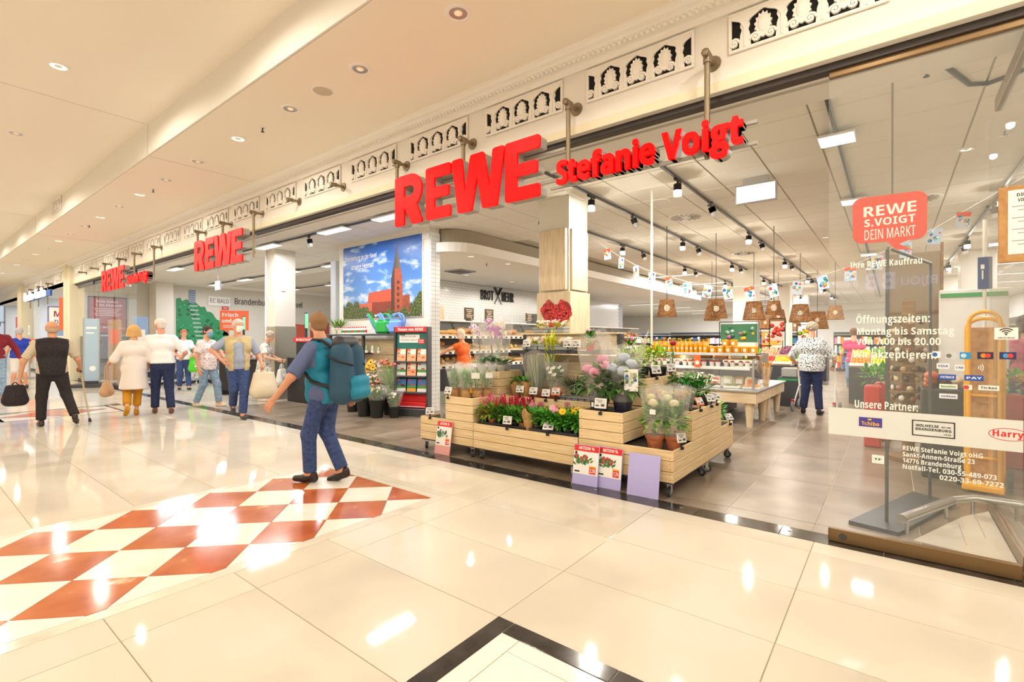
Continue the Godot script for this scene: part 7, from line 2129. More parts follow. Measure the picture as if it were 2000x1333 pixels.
	for p in [[-13.0, -5.75, 0.5], [-11.9, -6.75, 0.35], [-14.6, -8.6, 0.4], [-16.4, -9.6, 0.4]]:
		var t := thing("checkout_counter", ["black checkout counter behind the man in the sand-coloured vest", "black checkout counter with a yellow ring emblem behind the woman in the flowered dress", "dark checkout counter farther back, before the skyline", "dark checkout counter farthest back by the mural"][k], "checkout", Vector3(p[0], 0, p[1]), p[2])
		obj("body", nb().box(Vector3(0, 0.5, 0), Vector3(1.3, 0.76, 0.6), 0.01), M["black"], t)
		obj("top", nb().box(Vector3(0, 0.9, 0), Vector3(1.36, 0.04, 0.66), 0.008), M["dark"], t)
		for x in [-0.6, 0.6]: obj("foot", nb().box(Vector3(x, 0.06, 0), Vector3(0.05, 0.12, 0.55), 0.004), M["steel_dark"], t)
		obj("screen_box", nb().box(Vector3(-0.3, 1.06, -0.1), Vector3(0.3, 0.24, 0.12), 0.01), M["black"], t)
		obj("side_flap", nb().box(Vector3(0.35, 1.0, -0.1), Vector3(0.4, 0.16, 0.2), 0.01), M["print_red"], t)
		if k == 1:
			var ring := PackedVector3Array()
			for i in 21: ring.append(Vector3(0.35 + cos(TAU * i / 20) * 0.1, 0.52 + sin(TAU * i / 20) * 0.14, 0.305))
			obj("emblem", nb().tube(ring, 0.014, 5, false), M["print_yellow"], t)
			write(t, "KARTON", Vector3(0.35, 0.52, 0.306), 0.07, M["print_white"], 0.36)
		k += 1
	var bg := thing("crumpled_bags", "heap of crumpled black plastic bags on the checkout counter with the ring emblem", "plastic bags", Vector3(-11.65, 0.93, -6.6))
	b = nb()
	for i in 46: b.leaf(Vector3(rf(-0.2, 0.2), rf(0, 0.1), rf(-0.12, 0.12)), Vector3(rf(-1, 1), rf(-0.2, 1), rf(-1, 1)), Vector3.UP, rf(0.1, 0.2), 0.1, rf(-0.6, 0.6), 3)
	obj("plastic", b, mat("black_film", "1d2220", 0.2), bg)
	# shopping trolleys nested in a row
	var c0 := thing("shopping_trolley", "", "shopping trolley", Vector3.ZERO, 0.0, "nested shopping trolleys")
	trolley_mesh_parts(c0)
	for i in 10:
		var at := Vector3(-17.7 + 0.02 * (i % 2), 0, -4.75 - 0.3 * i)
		var l := "wire shopping trolley with a red handle in the nested row, %s from the glass front" % nth(i)
		if i == 0: c0.position = at; c0.rotation.y = PI * 0.03; c0.set_meta("label", l)
		else: dup(c0, at, PI * 0.03, l)
	for i in 4: dup(c0, Vector3(-16.3 - 0.3 * i, 0, -6.6), PI / 2, "wire shopping trolley in the cross row behind the green bag, %s along" % nth(i))
	# glass leaves pushed to the end of the track
	for i in 3: glass_leaf(-21.9 + 2.02 * i, -19.9 + 2.02 * i, -4.05 - 0.03 * i, "frameless glass door leaf at the far end of the shop front, %s from the pilaster" % nth(i), "steel_dark")
	var ba := thing("roll_up_banner", "tall pale blue banner stand on a grey foot before the far glass leaves", "banner", Vector3(-18.7, 0, -3.75), 1.0)
	obj("foot", nb().prism(PackedVector2Array([Vector2(-0.55, 0), Vector2(0.55, 0), Vector2(0.48, 0.09), Vector2(-0.48, 0.09)]), -0.3, 0.3), M["steel_dark"], ba)
	obj("hinge", nb().box(Vector3(0, 0.13, 0), Vector3(0.3, 0.1, 0.06), 0.01), M["steel_dark"], ba)
	obj("panel", nb().box(Vector3(0, 1.1, 0), Vector3(0.36, 1.85, 0.03), 0.006), mat("banner_blue", "a9c3d6", 0.5), ba)
	obj("edge", nb().box(Vector3(0.19, 1.1, 0), Vector3(0.03, 1.87, 0.05), 0.006).box(Vector3(-0.19, 1.1, 0), Vector3(0.03, 1.87, 0.05), 0.006), M["alu"], ba)
	obj("print", nb().box(Vector3(0, 1.75, 0.017), Vector3(0.26, 0.06, 0.002)).box(Vector3(-0.03, 1.6, 0.017), Vector3(0.2, 0.04, 0.002)).cyl(Vector3(0.03, 0.55, 0.016), Vector3(0.03, 0.55, 0.019), 0.08, 0.08, 16), M["print_white"], ba)
	for i in 3:
		var t := thing("notice_board", ["tall wooden notice board behind the far glass leaves", "blue and white poster behind the far glass leaves", "dark bottle machine behind the far glass leaves"][i], "board", Vector3(-21.3 + 0.9 * i, 0, -4.9 - 0.5 * i), 0.9)
		obj("board", nb().box(Vector3(0, [1.05, 1.1, 0.75][i], 0), Vector3([0.4, 0.4, 0.8][i], [2.1, 2.2, 1.5][i], 0.06 if i < 2 else 0.6), 0.008), [M["kraft"], mat("poster_blue", "8fb0dd", 0.5), M["steel_dark"]][i], t)
		obj("print", nb().box(Vector3(0, 1.5 if i < 2 else 1.1, 0.036 if i < 2 else 0.305), Vector3(0.3, 0.5, 0.004)), [M["print_orange"], M["print_white"], M["alu"]][i], t)

func glass_leaf(x0: float, x1: float, z: float, label: String, rail := "bronze") -> Node3D:
	var g := thing("glass_door_leaf", label, "glass door", Vector3((x0 + x1) / 2, 0, z))
	var w := x1 - x0
	obj("pane", nb().box(Vector3(0, 1.65, 0), Vector3(w, 3.13, 0.01)), M["pane"], g)
	obj("bottom_rail", nb().box(Vector3(0, 0.047, 0), Vector3(w, 0.09, 0.04), 0.004), M[rail], g)
	obj("top_rail", nb().box(Vector3(0, 3.27 if rail == "bronze" else 3.21, 0), Vector3(w, 0.11, 0.04), 0.004), M[rail], g)
	return g

# ---------- shops farther along the passage ----------
func build_neighbours() -> void:
	var names2 := [["wall_neighbour", -27.2, 7.4, "9fb6d6"], ["wall_neighbour_far", -36.0, 7.0, "b8d6c4"]]
	for q in 2:
		var cx: float = names2[q][1]; var w: float = names2[q][2]
		struct(names2[q][0], nb().box(Vector3(cx, 1.7, -8.1), Vector3(w, 3.4, 0.2)), mat("shop_back%d" % q, names2[q][3], 0.8))
		struct(names2[q][0] + "_side", nb().box(Vector3(cx - w / 2 + 0.1, 1.7, -6.1), Vector3(0.2, 3.4, 3.9)).box(Vector3(cx + w / 2 - 0.1, 1.7, -6.1), Vector3(0.2, 3.4, 3.9)), mat("shop_side%d" % q, "dfe6ee", 0.8))
		struct("ceiling_neighbour_%d" % q, nb().box(Vector3(cx, 3.4, -6.1), Vector3(w, 0.16, 4.3)), M["plaster_white"])
		struct("floor_neighbour_%d" % q, nb().box(Vector3(cx, -0.05, -6.1), Vector3(w, 0.1, 4.3)), M["mall_tile1"])
		for i in 3: luminaire(Vector3(cx - 2.2 + 2.2 * i, 3.31, -5.6), Vector2(1.2, 0.3), "white panel lamp in the %s neighbouring shop, %s along" % [["pale blue", "pale green"][q], nth(i)], 9.0)
	var s := thing("lit_sign", "glowing white shop sign letters hanging from pipes over the neighbouring shop", "sign", Vector3(-27.2, 3.0, -3.7))
	for i in 2:
		var wl := nb()
		wl.tint = Color.WHITE
		for c in 5:
			var x := -2.25 + 2.45 * i + 0.4 * c
			wl.box(Vector3(x, 0.17, 0), Vector3(0.3, 0.26, 0.08), 0.04)
			if c == 0 or c == 3: wl.box(Vector3(x - 0.1, 0.28, 0), Vector3(0.1, 0.3, 0.08), 0.03)
		obj("lamp_letter", wl, lamp_mat("lamp_sign", "f2f4ff", 2.4), s)
	obj("back_box", nb().box(Vector3(0, 0.17, -0.09), Vector3(5.0, 0.24, 0.06), 0.01), M["print_blue"], s)
	for i in 3: hanger(-29.0 + 1.8 * i, 0.8, "brown pipe hanger holding the glowing white sign of the neighbouring shop, %s of three" % nth(i))
	var mk := thing("shop_poster", "white poster reading MASKEN ZU VERKAUFEN in the neighbouring shop window", "poster", Vector3(-25.3, 0.9, -4.5), 0.9)
	obj("board", nb().box(Vector3(0, 0.9, 0), Vector3(1.6, 1.8, 0.03), 0.006), M["print_white"], mk)
	obj("edge", nb().box(Vector3(-0.79, 0.9, 0.004), Vector3(0.05, 1.8, 0.03)).box(Vector3(0, 1.78, 0.004), Vector3(1.6, 0.05, 0.03)), mat("violet_edge", "7a6fb0", 0.5), mk)
	write(mk, "MASKEN", Vector3(0.05, 1.5, 0.017), 0.22, mat("berry_print", "8a1f5a", 0.5), 1.3)
	write(mk, "ZU VERKAUFEN", Vector3(0.05, 1.2, 0.017), 0.14, M["print_blue"], 1.3)
	obj("print", nb().box(Vector3(0, 0.85, 0.017), Vector3(1.2, 0.4, 0.003)), mat("poster_blue", "8fb0dd", 0.5), mk)
	var og := thing("shop_poster", "orange poster hanging in the neighbouring shop window by the yellow pilaster", "poster", Vector3(-23.8, 1.8, -4.25), 0.7)
	obj("board", nb().box(Vector3(0, 0.55, 0), Vector3(1.0, 1.2, 0.02), 0.005), M["print_orange"], og)
	for i in 3: obj("print", nb().box(Vector3(0.05, 0.75 - 0.28 * i, 0.012), Vector3(0.55, 0.1, 0.002)), mat("brown_print", "a8462a", 0.5), og)
	obj("cord", nb().cyl(Vector3(0, 1.15, 0), Vector3(0, 1.55, 0), 0.006, 0.006, 5), M["white"], og)
	var rk := thing("clothes_rack", "round clothes rack with a small price sign reading 3 outside the neighbouring shop", "clothes rack", Vector3(-24.6, 0, -3.2))
	obj("stand", nb().cyl(Vector3(0, 0, 0), Vector3(0, 1.5, 0), 0.02, 0.02, 8).cyl(Vector3(-0.35, 0.03, 0), Vector3(0.35, 0.03, 0), 0.02, 0.02, 8).cyl(Vector3(0, 0.03, -0.35), Vector3(0, 0.03, 0.35), 0.02, 0.02, 8).cyl(Vector3(-0.5, 1.45, 0), Vector3(0.5, 1.45, 0), 0.015, 0.015, 8), M["steel"], rk)
	obj("price_sign", nb().box(Vector3(-0.1, 1.75, 0), Vector3(0.28, 0.34, 0.01), 0.003), M["print_white"], rk)
	write(rk, "3", Vector3(-0.1, 1.75, 0.007), 0.17, M["print_blue"])
	for i in 6:
		var g := thing("hanging_garment", "%s garment hanging on the round clothes rack" % ["turquoise", "yellow", "red", "lilac", "white striped", "coral"][i], "garment", Vector3(-24.95 + 0.15 * i, 0.75, -3.2), 0.9)
		obj("cloth", nb().prism(rounded(PackedVector2Array([Vector2(-0.2, 0), Vector2(0.2, 0), Vector2(0.17, 0.5), Vector2(0.25, 0.56), Vector2(0.18, 0.66), Vector2(0.05, 0.7), Vector2(-0.05, 0.7), Vector2(-0.18, 0.66), Vector2(-0.25, 0.56), Vector2(-0.17, 0.5)]), 0.03), -0.04, 0.04), mat("garment%d" % i, ["35c2b4", "f0c21e", "e0403a", "b9a9d8", "e6e6ea", "f08f7a"][i], 0.8), g)
		obj("hook", nb().cyl(Vector3(0, 0.69, 0), Vector3(0, 0.75, 0), 0.006, 0.006, 5), M["steel"], g)
	for i in 4:
		var t := thing("window_panel", ["green lit window panel in the farthest shop", "orange window panel in the farthest shop", "white window panel in the farthest shop", "red and white hanging banner in the farthest shop"][i], "poster", Vector3(-33.3 - 0.9 * i, 0.6, -4.6), 0.9)
		obj("board", nb().box(Vector3(0, 1.0, 0), Vector3(1.0, 2.0, 0.04), 0.006), mat("panel%d" % i, ["3fae72", "f0805a", "e6e9f2", "e0607a"][i], 0.5), t)
		obj("print", nb().box(Vector3(0, 1.3, 0.022), Vector3(0.6, 0.3, 0.004)), M["print_white"], t)
	glass_leaf(-31.2, -29.0, -4.1, "glass front of the neighbouring shop beyond its open doorway", "steel_dark")

# ---------- the glass leaf nearest the viewer and what stands behind it ----------
func logo(g: Node3D, at: Vector3, s: Vector2, m: Material) -> MeshInstance3D:
	return obj("decal", nb().box(at, Vector3(s.x, s.y, 0.0015)), m, g)

func build_right_side() -> void:
	var g := glass_leaf(-0.35, 0.6, -4.05, "large glass door leaf with bronze rails and white opening-hours lettering, closest to the viewer")
	var ox := -0.125; var z := 0.0065
	obj("lock", nb().cyl(Vector3(-0.39, 0.047, 0.02), Vector3(-0.39, 0.047, 0.026), 0.022, 0.02, 16).cyl(Vector3(-0.39, 0.047, 0.026), Vector3(-0.39, 0.047, 0.03), 0.007, 0.007, 8), M["steel_dark"], g)
	var W: Material = mat("decal_white", "f2f4f0", 0.6)
	for l in [["Ihre REWE Kauffrau", -0.225, 0.15, 1.905, 0.04], ["Öffnungszeiten:", -0.193, 0.187, 1.535, 0.05], ["Montag bis Samstag", -0.19, 0.3, 1.455, 0.045], ["von 7.00 bis 20.00", -0.19, 0.24, 1.388, 0.045], ["Wir akzeptieren:", -0.21, 0.22, 1.303, 0.048], ["Unsere Partner:", -0.2, 0.13, 0.965, 0.05], ["REWE Stefanie Voigt oHG", 0.055, 0.43, 0.7, 0.028], ["Sankt-Annen-Straße 23", 0.055, 0.395, 0.66, 0.028], ["14776 Brandenburg", 0.055, 0.335, 0.62, 0.028], ["Notfall-Tel. 030-55-489-073", 0.055, 0.49, 0.58, 0.028], ["0220-33-69-7272", 0.235, 0.52, 0.54, 0.028]]:
		write(g, l[0], Vector3((l[1] + l[2]) / 2 + ox, l[3], z), l[4], W, l[2] - l[1])
	var bm := glass_mat("frost_band", "eef2ee", 0.78, 0.5)
	obj("frosted_band", nb().box(Vector3(0, 0.838, 0.006), Vector3(0.95, 0.185, 0.001)), bm, g)
	logo(g, Vector3(-0.114 + ox, 0.848, 0.008), Vector2(0.125, 0.062), mat("decal_violet", "4a3a9a", 0.5))
	write(g, "Tchibo", Vector3(-0.114 + ox, 0.838, 0.0092), 0.024, M["print_yellow"], 0.095)
	obj("bean", nb().ball(Vector3(-0.118 + ox, 0.866, 0.009), Vector3(0.012, 0.006, 0.001), 8, 4), M["print_yellow"], g)
	var bx := nb()
	for e in [[0, 0.047, 0.2, 0.006], [0, -0.047, 0.2, 0.006], [-0.1, 0, 0.006, 0.1], [0.1, 0, 0.006, 0.1]]: bx.box(Vector3(0.204 + ox + e[0], 0.838 + e[1], 0.0075), Vector3(e[2], e[3], 0.001))
	obj("label_frame", bx, M["print_black"], g)
	write(g, "WILHELM", Vector3(0.175 + ox, 0.855, 0.0075), 0.016, M["print_black"], 0.11)
	write(g, "SEIT 1885", Vector3(0.265 + ox, 0.853, 0.0075), 0.008, M["print_black"], 0.045)
	write(g, "BRANDENBURG", Vector3(0.204 + ox, 0.832, 0.0075), 0.016, M["print_black"], 0.17)
	write(g, "+CO", Vector3(0.27 + ox, 0.808, 0.0075), 0.011, M["print_black"], 0.035)
	var ov := PackedVector3Array()
	for i in 25: ov.append(Vector3(0.54 + ox + cos(TAU * i / 24) * 0.085, 0.843 + sin(TAU * i / 24) * 0.036, 0.0072))
	obj("label_oval", nb().tube(ov, 0.0016, 4, false), M["print_red"], g)
	write(g, "Harry", Vector3(0.535 + ox, 0.846, 0.0075), 0.036, M["print_red"], 0.13)
	for d in [[0.219, 1.307, 0.04, 0.042, "e9eef6", "", "2f5fb0"], [0.285, 1.301, 0.05, 0.042, "c9cfcf", "", "6f7476"], [0.352, 1.303, 0.05, 0.042, "2f8fc8", "", "bfe0f2"], [0.44, 1.305, 0.07, 0.042, "2a2a4a", "", "f08a1c"], [0.535, 1.306, 0.07, 0.042, "1f2f6b", "", "3f9fd8"], [0.25, 1.236, 0.06, 0.034, "eef0f4", "VISA", "27408f"], [0.327, 1.228, 0.045, 0.034, "eef0f4", "V PAY", "27408f"], [0.27, 1.168, 0.08, 0.034, "2350b0", "PAYBACK", "f4f6fa"], [0.39, 1.168, 0.085, 0.034, "2350b0", "PAY", "f4f6fa"], [0.275, 1.11, 0.085, 0.03, "e6e9e4", "Barzahlen", "3f8f4a"], [0.365, 1.11, 0.035, 0.03, "e6efe4", "", "c8403a"], [0.455, 1.112, 0.09, 0.03, "eef0ea", "Ticket", "1c1c1c"], [0.275, 1.05, 0.085, 0.03, "e6e9ee", "sodexo", "27408f"]]:
		logo(g, Vector3(d[0] + ox, d[1], 0.006), Vector2(d[2], d[3]), mat("decal_" + d[4], d[4], 0.5))
		var pm := mat("decalp_" + d[6], d[6], 0.5)
		if d[5] != "": write(g, d[5], Vector3(d[0] + ox, d[1], 0.0072), d[3] * 0.42, pm, d[2] * 0.8)
		else:
			obj("decal_mark", nb().cyl(Vector3(d[0] + ox - 0.008, d[1], 0.0065), Vector3(d[0] + ox - 0.008, d[1], 0.0072), 0.013, 0.013, 14), pm, g)
			if d[2] > 0.06: obj("decal_mark", nb().cyl(Vector3(d[0] + ox + 0.011, d[1], 0.0066), Vector3(d[0] + ox + 0.011, d[1], 0.0074), 0.013, 0.013, 14), mat("decal_red2", "d8402f", 0.5), g)
	for i in 3:
		var arc := PackedVector3Array()
		for q in 9: arc.append(Vector3(0.4 + ox + cos(-0.7 + 1.4 * q / 8) * (0.012 + 0.01 * i), 1.232 + sin(-0.7 + 1.4 * q / 8) * (0.012 + 0.01 * i), 0.0068))
		obj("decal_mark", nb().tube(arc, 0.002, 4), W, g)
	logo(g, Vector3(0.528 + ox, 1.436, 0.006), Vector2(0.1, 0.07), W)
	for i in 3:
		var arc := PackedVector3Array()
		for q in 11: arc.append(Vector3(0.528 + ox + sin(-0.8 + 1.6 * q / 10) * (0.012 + 0.013 * i), 1.43 + cos(-0.8 + 1.6 * q / 10) * (0.012 + 0.012 * i), 0.0078))
		obj("decal_mark", nb().tube(arc, 0.0028, 4), M["print_black"], g)
	obj("decal_mark", nb().cyl(Vector3(0.528 + ox, 1.431, 0.007), Vector3(0.528 + ox, 1.431, 0.008), 0.005, 0.005, 8), M["print_black"], g)
	write(g, "GRATIS WLAN", Vector3(0.528 + ox, 1.411, 0.0075), 0.009, M["print_black"], 0.07, Basis(), false)
	logo(g, Vector3(-0.073 + ox, 0.606, 0.006), Vector2(0.065, 0.055), W)
	write(g, "TF", Vector3(-0.073 + ox, 0.606, 0.0072), 0.014, M["print_black"], 0.04)
	var g2 := glass_leaf(0.61, 1.6, -4.05, "second glass door leaf with bronze rails, cut by the edge of the view")
	obj("decal", nb().box(Vector3(-0.43, 0.33, 0.0065), Vector3(0.12, 0.1, 0.002)), M["print_yellow"], g2)
	obj("decal", nb().box(Vector3(-0.43, 0.18, 0.0065), Vector3(0.12, 0.2, 0.002)), M["print_red"], g2)
	var nt := thing("framed_notice", "wood-framed printed notice about video surveillance fixed to the second glass leaf", "notice", Vector3(0.66, 1.86, -4.02))
	obj("frame", nb().box(Vector3(0, 0.21, 0), Vector3(0.34, 0.44, 0.015), 0.004), M["kraft"], nt)
	obj("sheet", nb().box(Vector3(0.01, 0.22, 0.009), Vector3(0.28, 0.37, 0.002)), M["print_white"], nt)
	write(nt, "DIESER MARKT", Vector3(-0.01, 0.375, 0.0105), 0.018, M["print_black"], 0.17)
	write(nt, "VIDEOÜBERWACHT", Vector3(0.0, 0.345, 0.0105), 0.018, M["print_black"], 0.18)
	var nl := nb()
	for i in 11: nl.box(Vector3(0.0, 0.31 - 0.022 * i, 0.0105), Vector3(0.23 - 0.05 * (i % 3), 0.004, 0.0008))
	obj("print", nl, M["print_grey"], nt)
	# folded-back leaf standing across, with its rails
	var fl := thing("glass_door_leaf", "narrow glass leaf with bronze rails folded back into the shop behind the lettered one", "glass door", Vector3(0.645, 0, -4.95))
	obj("pane", nb().box(Vector3(0, 1.65, 0), Vector3(0.01, 3.1, 1.5)), M["pane"], fl)
	obj("bottom_rail", nb().box(Vector3(0, 0.05, 0), Vector3(0.04, 0.09, 1.5), 0.004), M["bronze"], fl)
	obj("top_rail", nb().box(Vector3(0, 3.22, 0.2), Vector3(0.04, 0.1, 1.1), 0.004), M["bronze"], fl)
	struct("trim_track_bend", nb().tube(PackedVector3Array([Vector3(0.12, 3.52, -4.5), Vector3(0.38, 3.52, -5.2), Vector3(0.5, 3.52, -5.52), Vector3(0.62, 3.52, -5.6), Vector3(0.8, 3.52, -5.5), Vector3(1.6, 3.52, -5.2)]), 0.022, 6), M["rail_dark"])
	# speech-bubble sign on two poles
	var s := thing("speech_bubble_sign", "red speech-bubble sign REWE S.VOIGT DEIN MARKT on two poles behind the glass", "sign", Vector3.ZERO)
	var bub := rounded(PackedVector2Array([Vector2(-0.238, 2.14), Vector2(-0.243, 2.485), Vector2(0.197, 2.475), Vector2(0.195, 2.13)]), 0.06)
	var tail := PackedVector2Array([Vector2(-0.05, 2.15), Vector2(0.12, 2.14), Vector2(0.035, 2.11), Vector2(0.12, 2.055), Vector2(0.02, 2.07), Vector2(-0.02, 2.12)])
	var bb := Transform3D(Basis.IDENTITY, Vector3(0, 0, -4.6))
	obj("bubble", nb().prism(bub, -0.008, 0.008, bb).prism(tail, -0.007, 0.007, bb), mat("bubble_red", "d83a22", 0.3), s)
	write(s, "REWE", Vector3(-0.02, 2.37, -4.5905), 0.075, W, 0.31)
	write(s, "S.VOIGT", Vector3(-0.02, 2.285, -4.5905), 0.055, W, 0.3)
	write(s, "DEIN MARKT", Vector3(-0.02, 2.195, -4.5905), 0.075, W, 0.3, Basis(), false)
	obj("pole", nb().box(Vector3(-0.03, 1.04, -4.64), Vector3(0.022, 2.08, 0.03), 0.003), M["steel_dark"], s)
	obj("pole", nb().box(Vector3(0.26, 1.03, -5.56), Vector3(0.022, 2.06, 0.03), 0.003), M["steel_dark"], s)
	obj("cross_bar", nb().cyl(Vector3(0.0, 2.075, -4.64), Vector3(0.26, 2.06, -5.56), 0.012, 0.012, 8), M["steel_dark"], s)
	var pl := PackedVector2Array([Vector2(-0.258, 4.485), Vector2(0.04, 4.42), Vector2(0.425, 5.53), Vector2(0.15, 5.7)])
	obj("base_plate", nb().prism(pl, 0.0, 0.03, Transform3D(Basis(Vector3.RIGHT, -PI / 2), Vector3.ZERO)), M["steel_dark"], s)
	# low steel bumper rail
	var r := thing("bumper_rail", "low shiny steel bumper rail bent round the pale tiled corner behind the glass", "rail", Vector3.ZERO)
	obj("rail_tube", nb().tube(PackedVector3Array([Vector3(0.055, 0.125, -4.43), Vector3(0.37, 0.13, -5.17)]), 0.034, 14), M["steel"], r)
	obj("rail_tube", nb().tube(PackedVector3Array([Vector3(0.37, 0.135, -5.17), Vector3(0.52, 0.135, -5.34), Vector3(1.4, 0.135, -5.36)]), 0.03, 14), M["steel"], r)
	for p in [[0.085, -4.5], [0.335, -5.09], [0.51, -5.33], [0.76, -5.35], [1.2, -5.35]]: obj("post", nb().cyl(Vector3(p[0], 0.0, p[1]), Vector3(p[0], 0.11, p[1]), 0.012, 0.012, 8), M["steel"], r)
	var ct := struct("floor_corner", nb().prism(PackedVector2Array([Vector2(0.12, 4.4), Vector2(0.62, 4.3), Vector2(0.62, 5.5), Vector2(0.44, 5.22)]), -0.01, 0.004, Transform3D(Basis(Vector3.RIGHT, -PI / 2), Vector3.ZERO)), M["mall_tile0"])
	obj("joint_line", nb().box(Vector3(0.4, 0.0045, -4.75), Vector3(0.004, 0.001, 0.5)).box(Vector3(0.52, 0.0045, -5.0), Vector3(0.004, 0.001, 0.5)), M["mall_joint"], ct)
	# yellow sack trolley with a tall carton
	var t := thing("sack_trolley", "yellow tubular hand trolley standing upright behind the glass", "hand trolley", Vector3(0.68, 0, -6.3), -0.15)
	var fr := nb()
	for q in 2:
		var zz := 0.06 * q
		var pts := PackedVector3Array()
		pts.append(Vector3(-0.125 + 0.02 * q, 0.05, zz))
		for i in 13:
			var a := PI - PI * i / 12.0
			pts.append(Vector3(cos(a) * (0.125 - 0.02 * q), 1.5 + 0.06 * q + sin(a) * 0.1, zz))
		pts.append(Vector3(0.125 - 0.02 * q, 0.05, zz))
		fr.tube(pts, 0.017, 8)
	obj("frame", fr, mat("trolley_yellow", "e9a90f", 0.35), t)
	for y in [0.3, 0.88]: obj("rung", nb().cyl(Vector3(-0.125, y, 0.03), Vector3(0.125, y, 0.03), 0.013, 0.013, 8), M["trolley_yellow"], t)
	obj("toe_plate", nb().box(Vector3(0, 0.05, 0.1), Vector3(0.28, 0.05, 0.26), 0.006), M["trolley_yellow"], t)
	for sx in [-1.0, 1.0]: obj("wheel", nb().cyl(Vector3(sx * 0.15, 0.1, -0.06), Vector3(sx * 0.19, 0.1, -0.06), 0.1, 0.1, 14), M["dark"], t)
	var cb := thing("carton", "tall brown cardboard carton strapped on the yellow hand trolley", "carton", Vector3(0.68, 0.076, -6.36), -0.15)
	obj("box", nb().box(Vector3(0, 0.72, -0.06), Vector3(0.2, 1.44, 0.18), 0.004), M["kraft"], cb)
	obj("arrow_print", nb().box(Vector3(0, 0.72, 0.0305), Vector3(0.1, 0.006, 0.001)).box(Vector3(0, 0.58, 0.0305), Vector3(0.06, 0.006, 0.001)), mat("brown_print2", "7d5c36", 0.8), cb)
	# rotating stand, red tubs, blue flag, white box
	var ro := thing("glasses_stand", "brown rotating stand packed with small goods and glasses behind the opening-hours lettering", "display stand", Vector3(0.15, 0, -7.3))
	obj("core", nb().box(Vector3(0, 1.05, 0), Vector3(0.12, 1.6, 0.12), 0.006), M["brown_wood"], ro)
	obj("base", nb().lathe([Vector2(0.0, 0.0), Vector2(0.2, 0.0), Vector2(0.2, 0.05), Vector2(0.06, 0.08), Vector2(0.06, 0.3)], 16), M["brown_wood"], ro)
	var gb := nb()
	for i in 12:
		for q in 9:
			var a := TAU * q / 9 + i * 0.2
			gb.tint = lin(["6b4a30", "a88f6a", "3a2a20", "c9b48a", "8f5f4a", "d9cfc0"][(i * 5 + q) % 6])
			gb.ball(Vector3(cos(a) * 0.15, 0.4 + 0.11 * i, sin(a) * 0.15), Vector3(0.035, 0.035, 0.02), 6, 4, Basis(Vector3.UP, -a + PI / 2))
	stuff(obj("goods", gb, M["gloss"], ro))
	for i in 6: obj("ring_shelf", nb().lathe([Vector2(0.05, 0.36 + 0.22 * i), Vector2(0.19, 0.36 + 0.22 * i), Vector2(0.19, 0.375 + 0.22 * i)], 18), M["brown_wood"], ro)
	var bp := thing("board_partition", "tall brown board partition behind the speech-bubble sign", "partition", Vector3(0.22, 0, -8.0))
	obj("panel", nb().box(Vector3(0, 1.3, 0), Vector3(0.5, 2.4, 0.06), 0.006), mat("taupe", "8a7a62", 0.7), bp)
	obj("frame", nb().box(Vector3(-0.26, 1.3, 0), Vector3(0.03, 2.6, 0.08), 0.004).box(Vector3(0.26, 1.3, 0), Vector3(0.03, 2.6, 0.08), 0.004).box(Vector3(0, 1.75, 0.035), Vector3(0.5, 0.03, 0.02)), M["brown_wood"], bp)
	for i in 4:
		var b := thing("red_tub", ["red plastic tub with green herbs by the rotating stand", "red plastic tub with leafy plants under the trolley side", "stacked red plastic tub low behind the white partner band", "red plastic tub at the view's edge behind the second leaf"][i], "tub", Vector3([-0.2, 1.05, -0.1, 1.25][i], 0, [-8.0, -7.6, -8.6, -6.9][i]))
		obj("tub", nb().box(Vector3(0, 0.4, 0), Vector3(0.18, 0.8, 0.3), 0.02), mat("tub_red", "c2352c", 0.4), b)
		stuff(obj("foliage", leaves(nb(), Vector3(0, 0.92, 0), Vector3(0.15, 0.16, 0.15), 70, 0.09, 0.045, ["3f8a2f", "67b044", "8fcf6a"], 0.6), M["leaf"], b))
	var fg := thing("flag_sign", "dark blue narrow sign on a pale pole above the yellow hand trolley", "sign", Vector3(0.82, 0, -7.6))
	obj("pole", nb().cyl(Vector3(0, 0, 0), Vector3(0, 2.75, 0), 0.018, 0.018, 8), M["offwhite"], fg)
	obj("board", nb().box(Vector3(0, 2.15, 0.02), Vector3(0.12, 0.36, 0.012), 0.003), mat("navy", "24407a", 0.5), fg)
	for i in 2: obj("print", nb().box(Vector3(-0.02, 2.22 - 0.09 * i, 0.0275), Vector3(0.03 - 0.018 * i, 0.05 + 0.05 * i, 0.002)), M["print_white"], fg)
	var wb := thing("light_box", "white display box with a green base line behind the second glass leaf", "display", Vector3(0.75, 0, -8.1))
	obj("body", nb().box(Vector3(0, 1.0, 0), Vector3(0.6, 2.0, 0.5), 0.01), M["white"], wb)
	obj("stripe", nb().box(Vector3(0, 1.93, 0.255), Vector3(0.58, 0.05, 0.01)), M["print_green"], wb)
	var ks := thing("goods_bin", "dark bin of bagged goods behind the card logos on the glass", "bin", Vector3(0.42, 0, -6.7))
	obj("bin", nb().box(Vector3(0, 0.45, 0), Vector3(0.36, 0.9, 0.4), 0.01), M["dark"], ks)
	for i in 7: obj("bag", nb().ball(Vector3(-0.1 + 0.1 * (i % 3), 0.93 + 0.05 * int(i / 3.0), -0.08 + 0.08 * int(i / 3.0)), Vector3(0.06, 0.05, 0.08), 8, 5), mat("bag%d" % (i % 3), ["b9522f", "5a3a2c", "d9c9a0"][i % 3], 0.4), ks)
	# shop front across the passage, seen mirrored in the glass
	var os := thing("lit_sign", "glowing violet-white shop lettering BIJOU BRIGITTE across the passage, mirrored in the glass", "sign", Vector3(-0.2, 2.5, 4.5), PI)
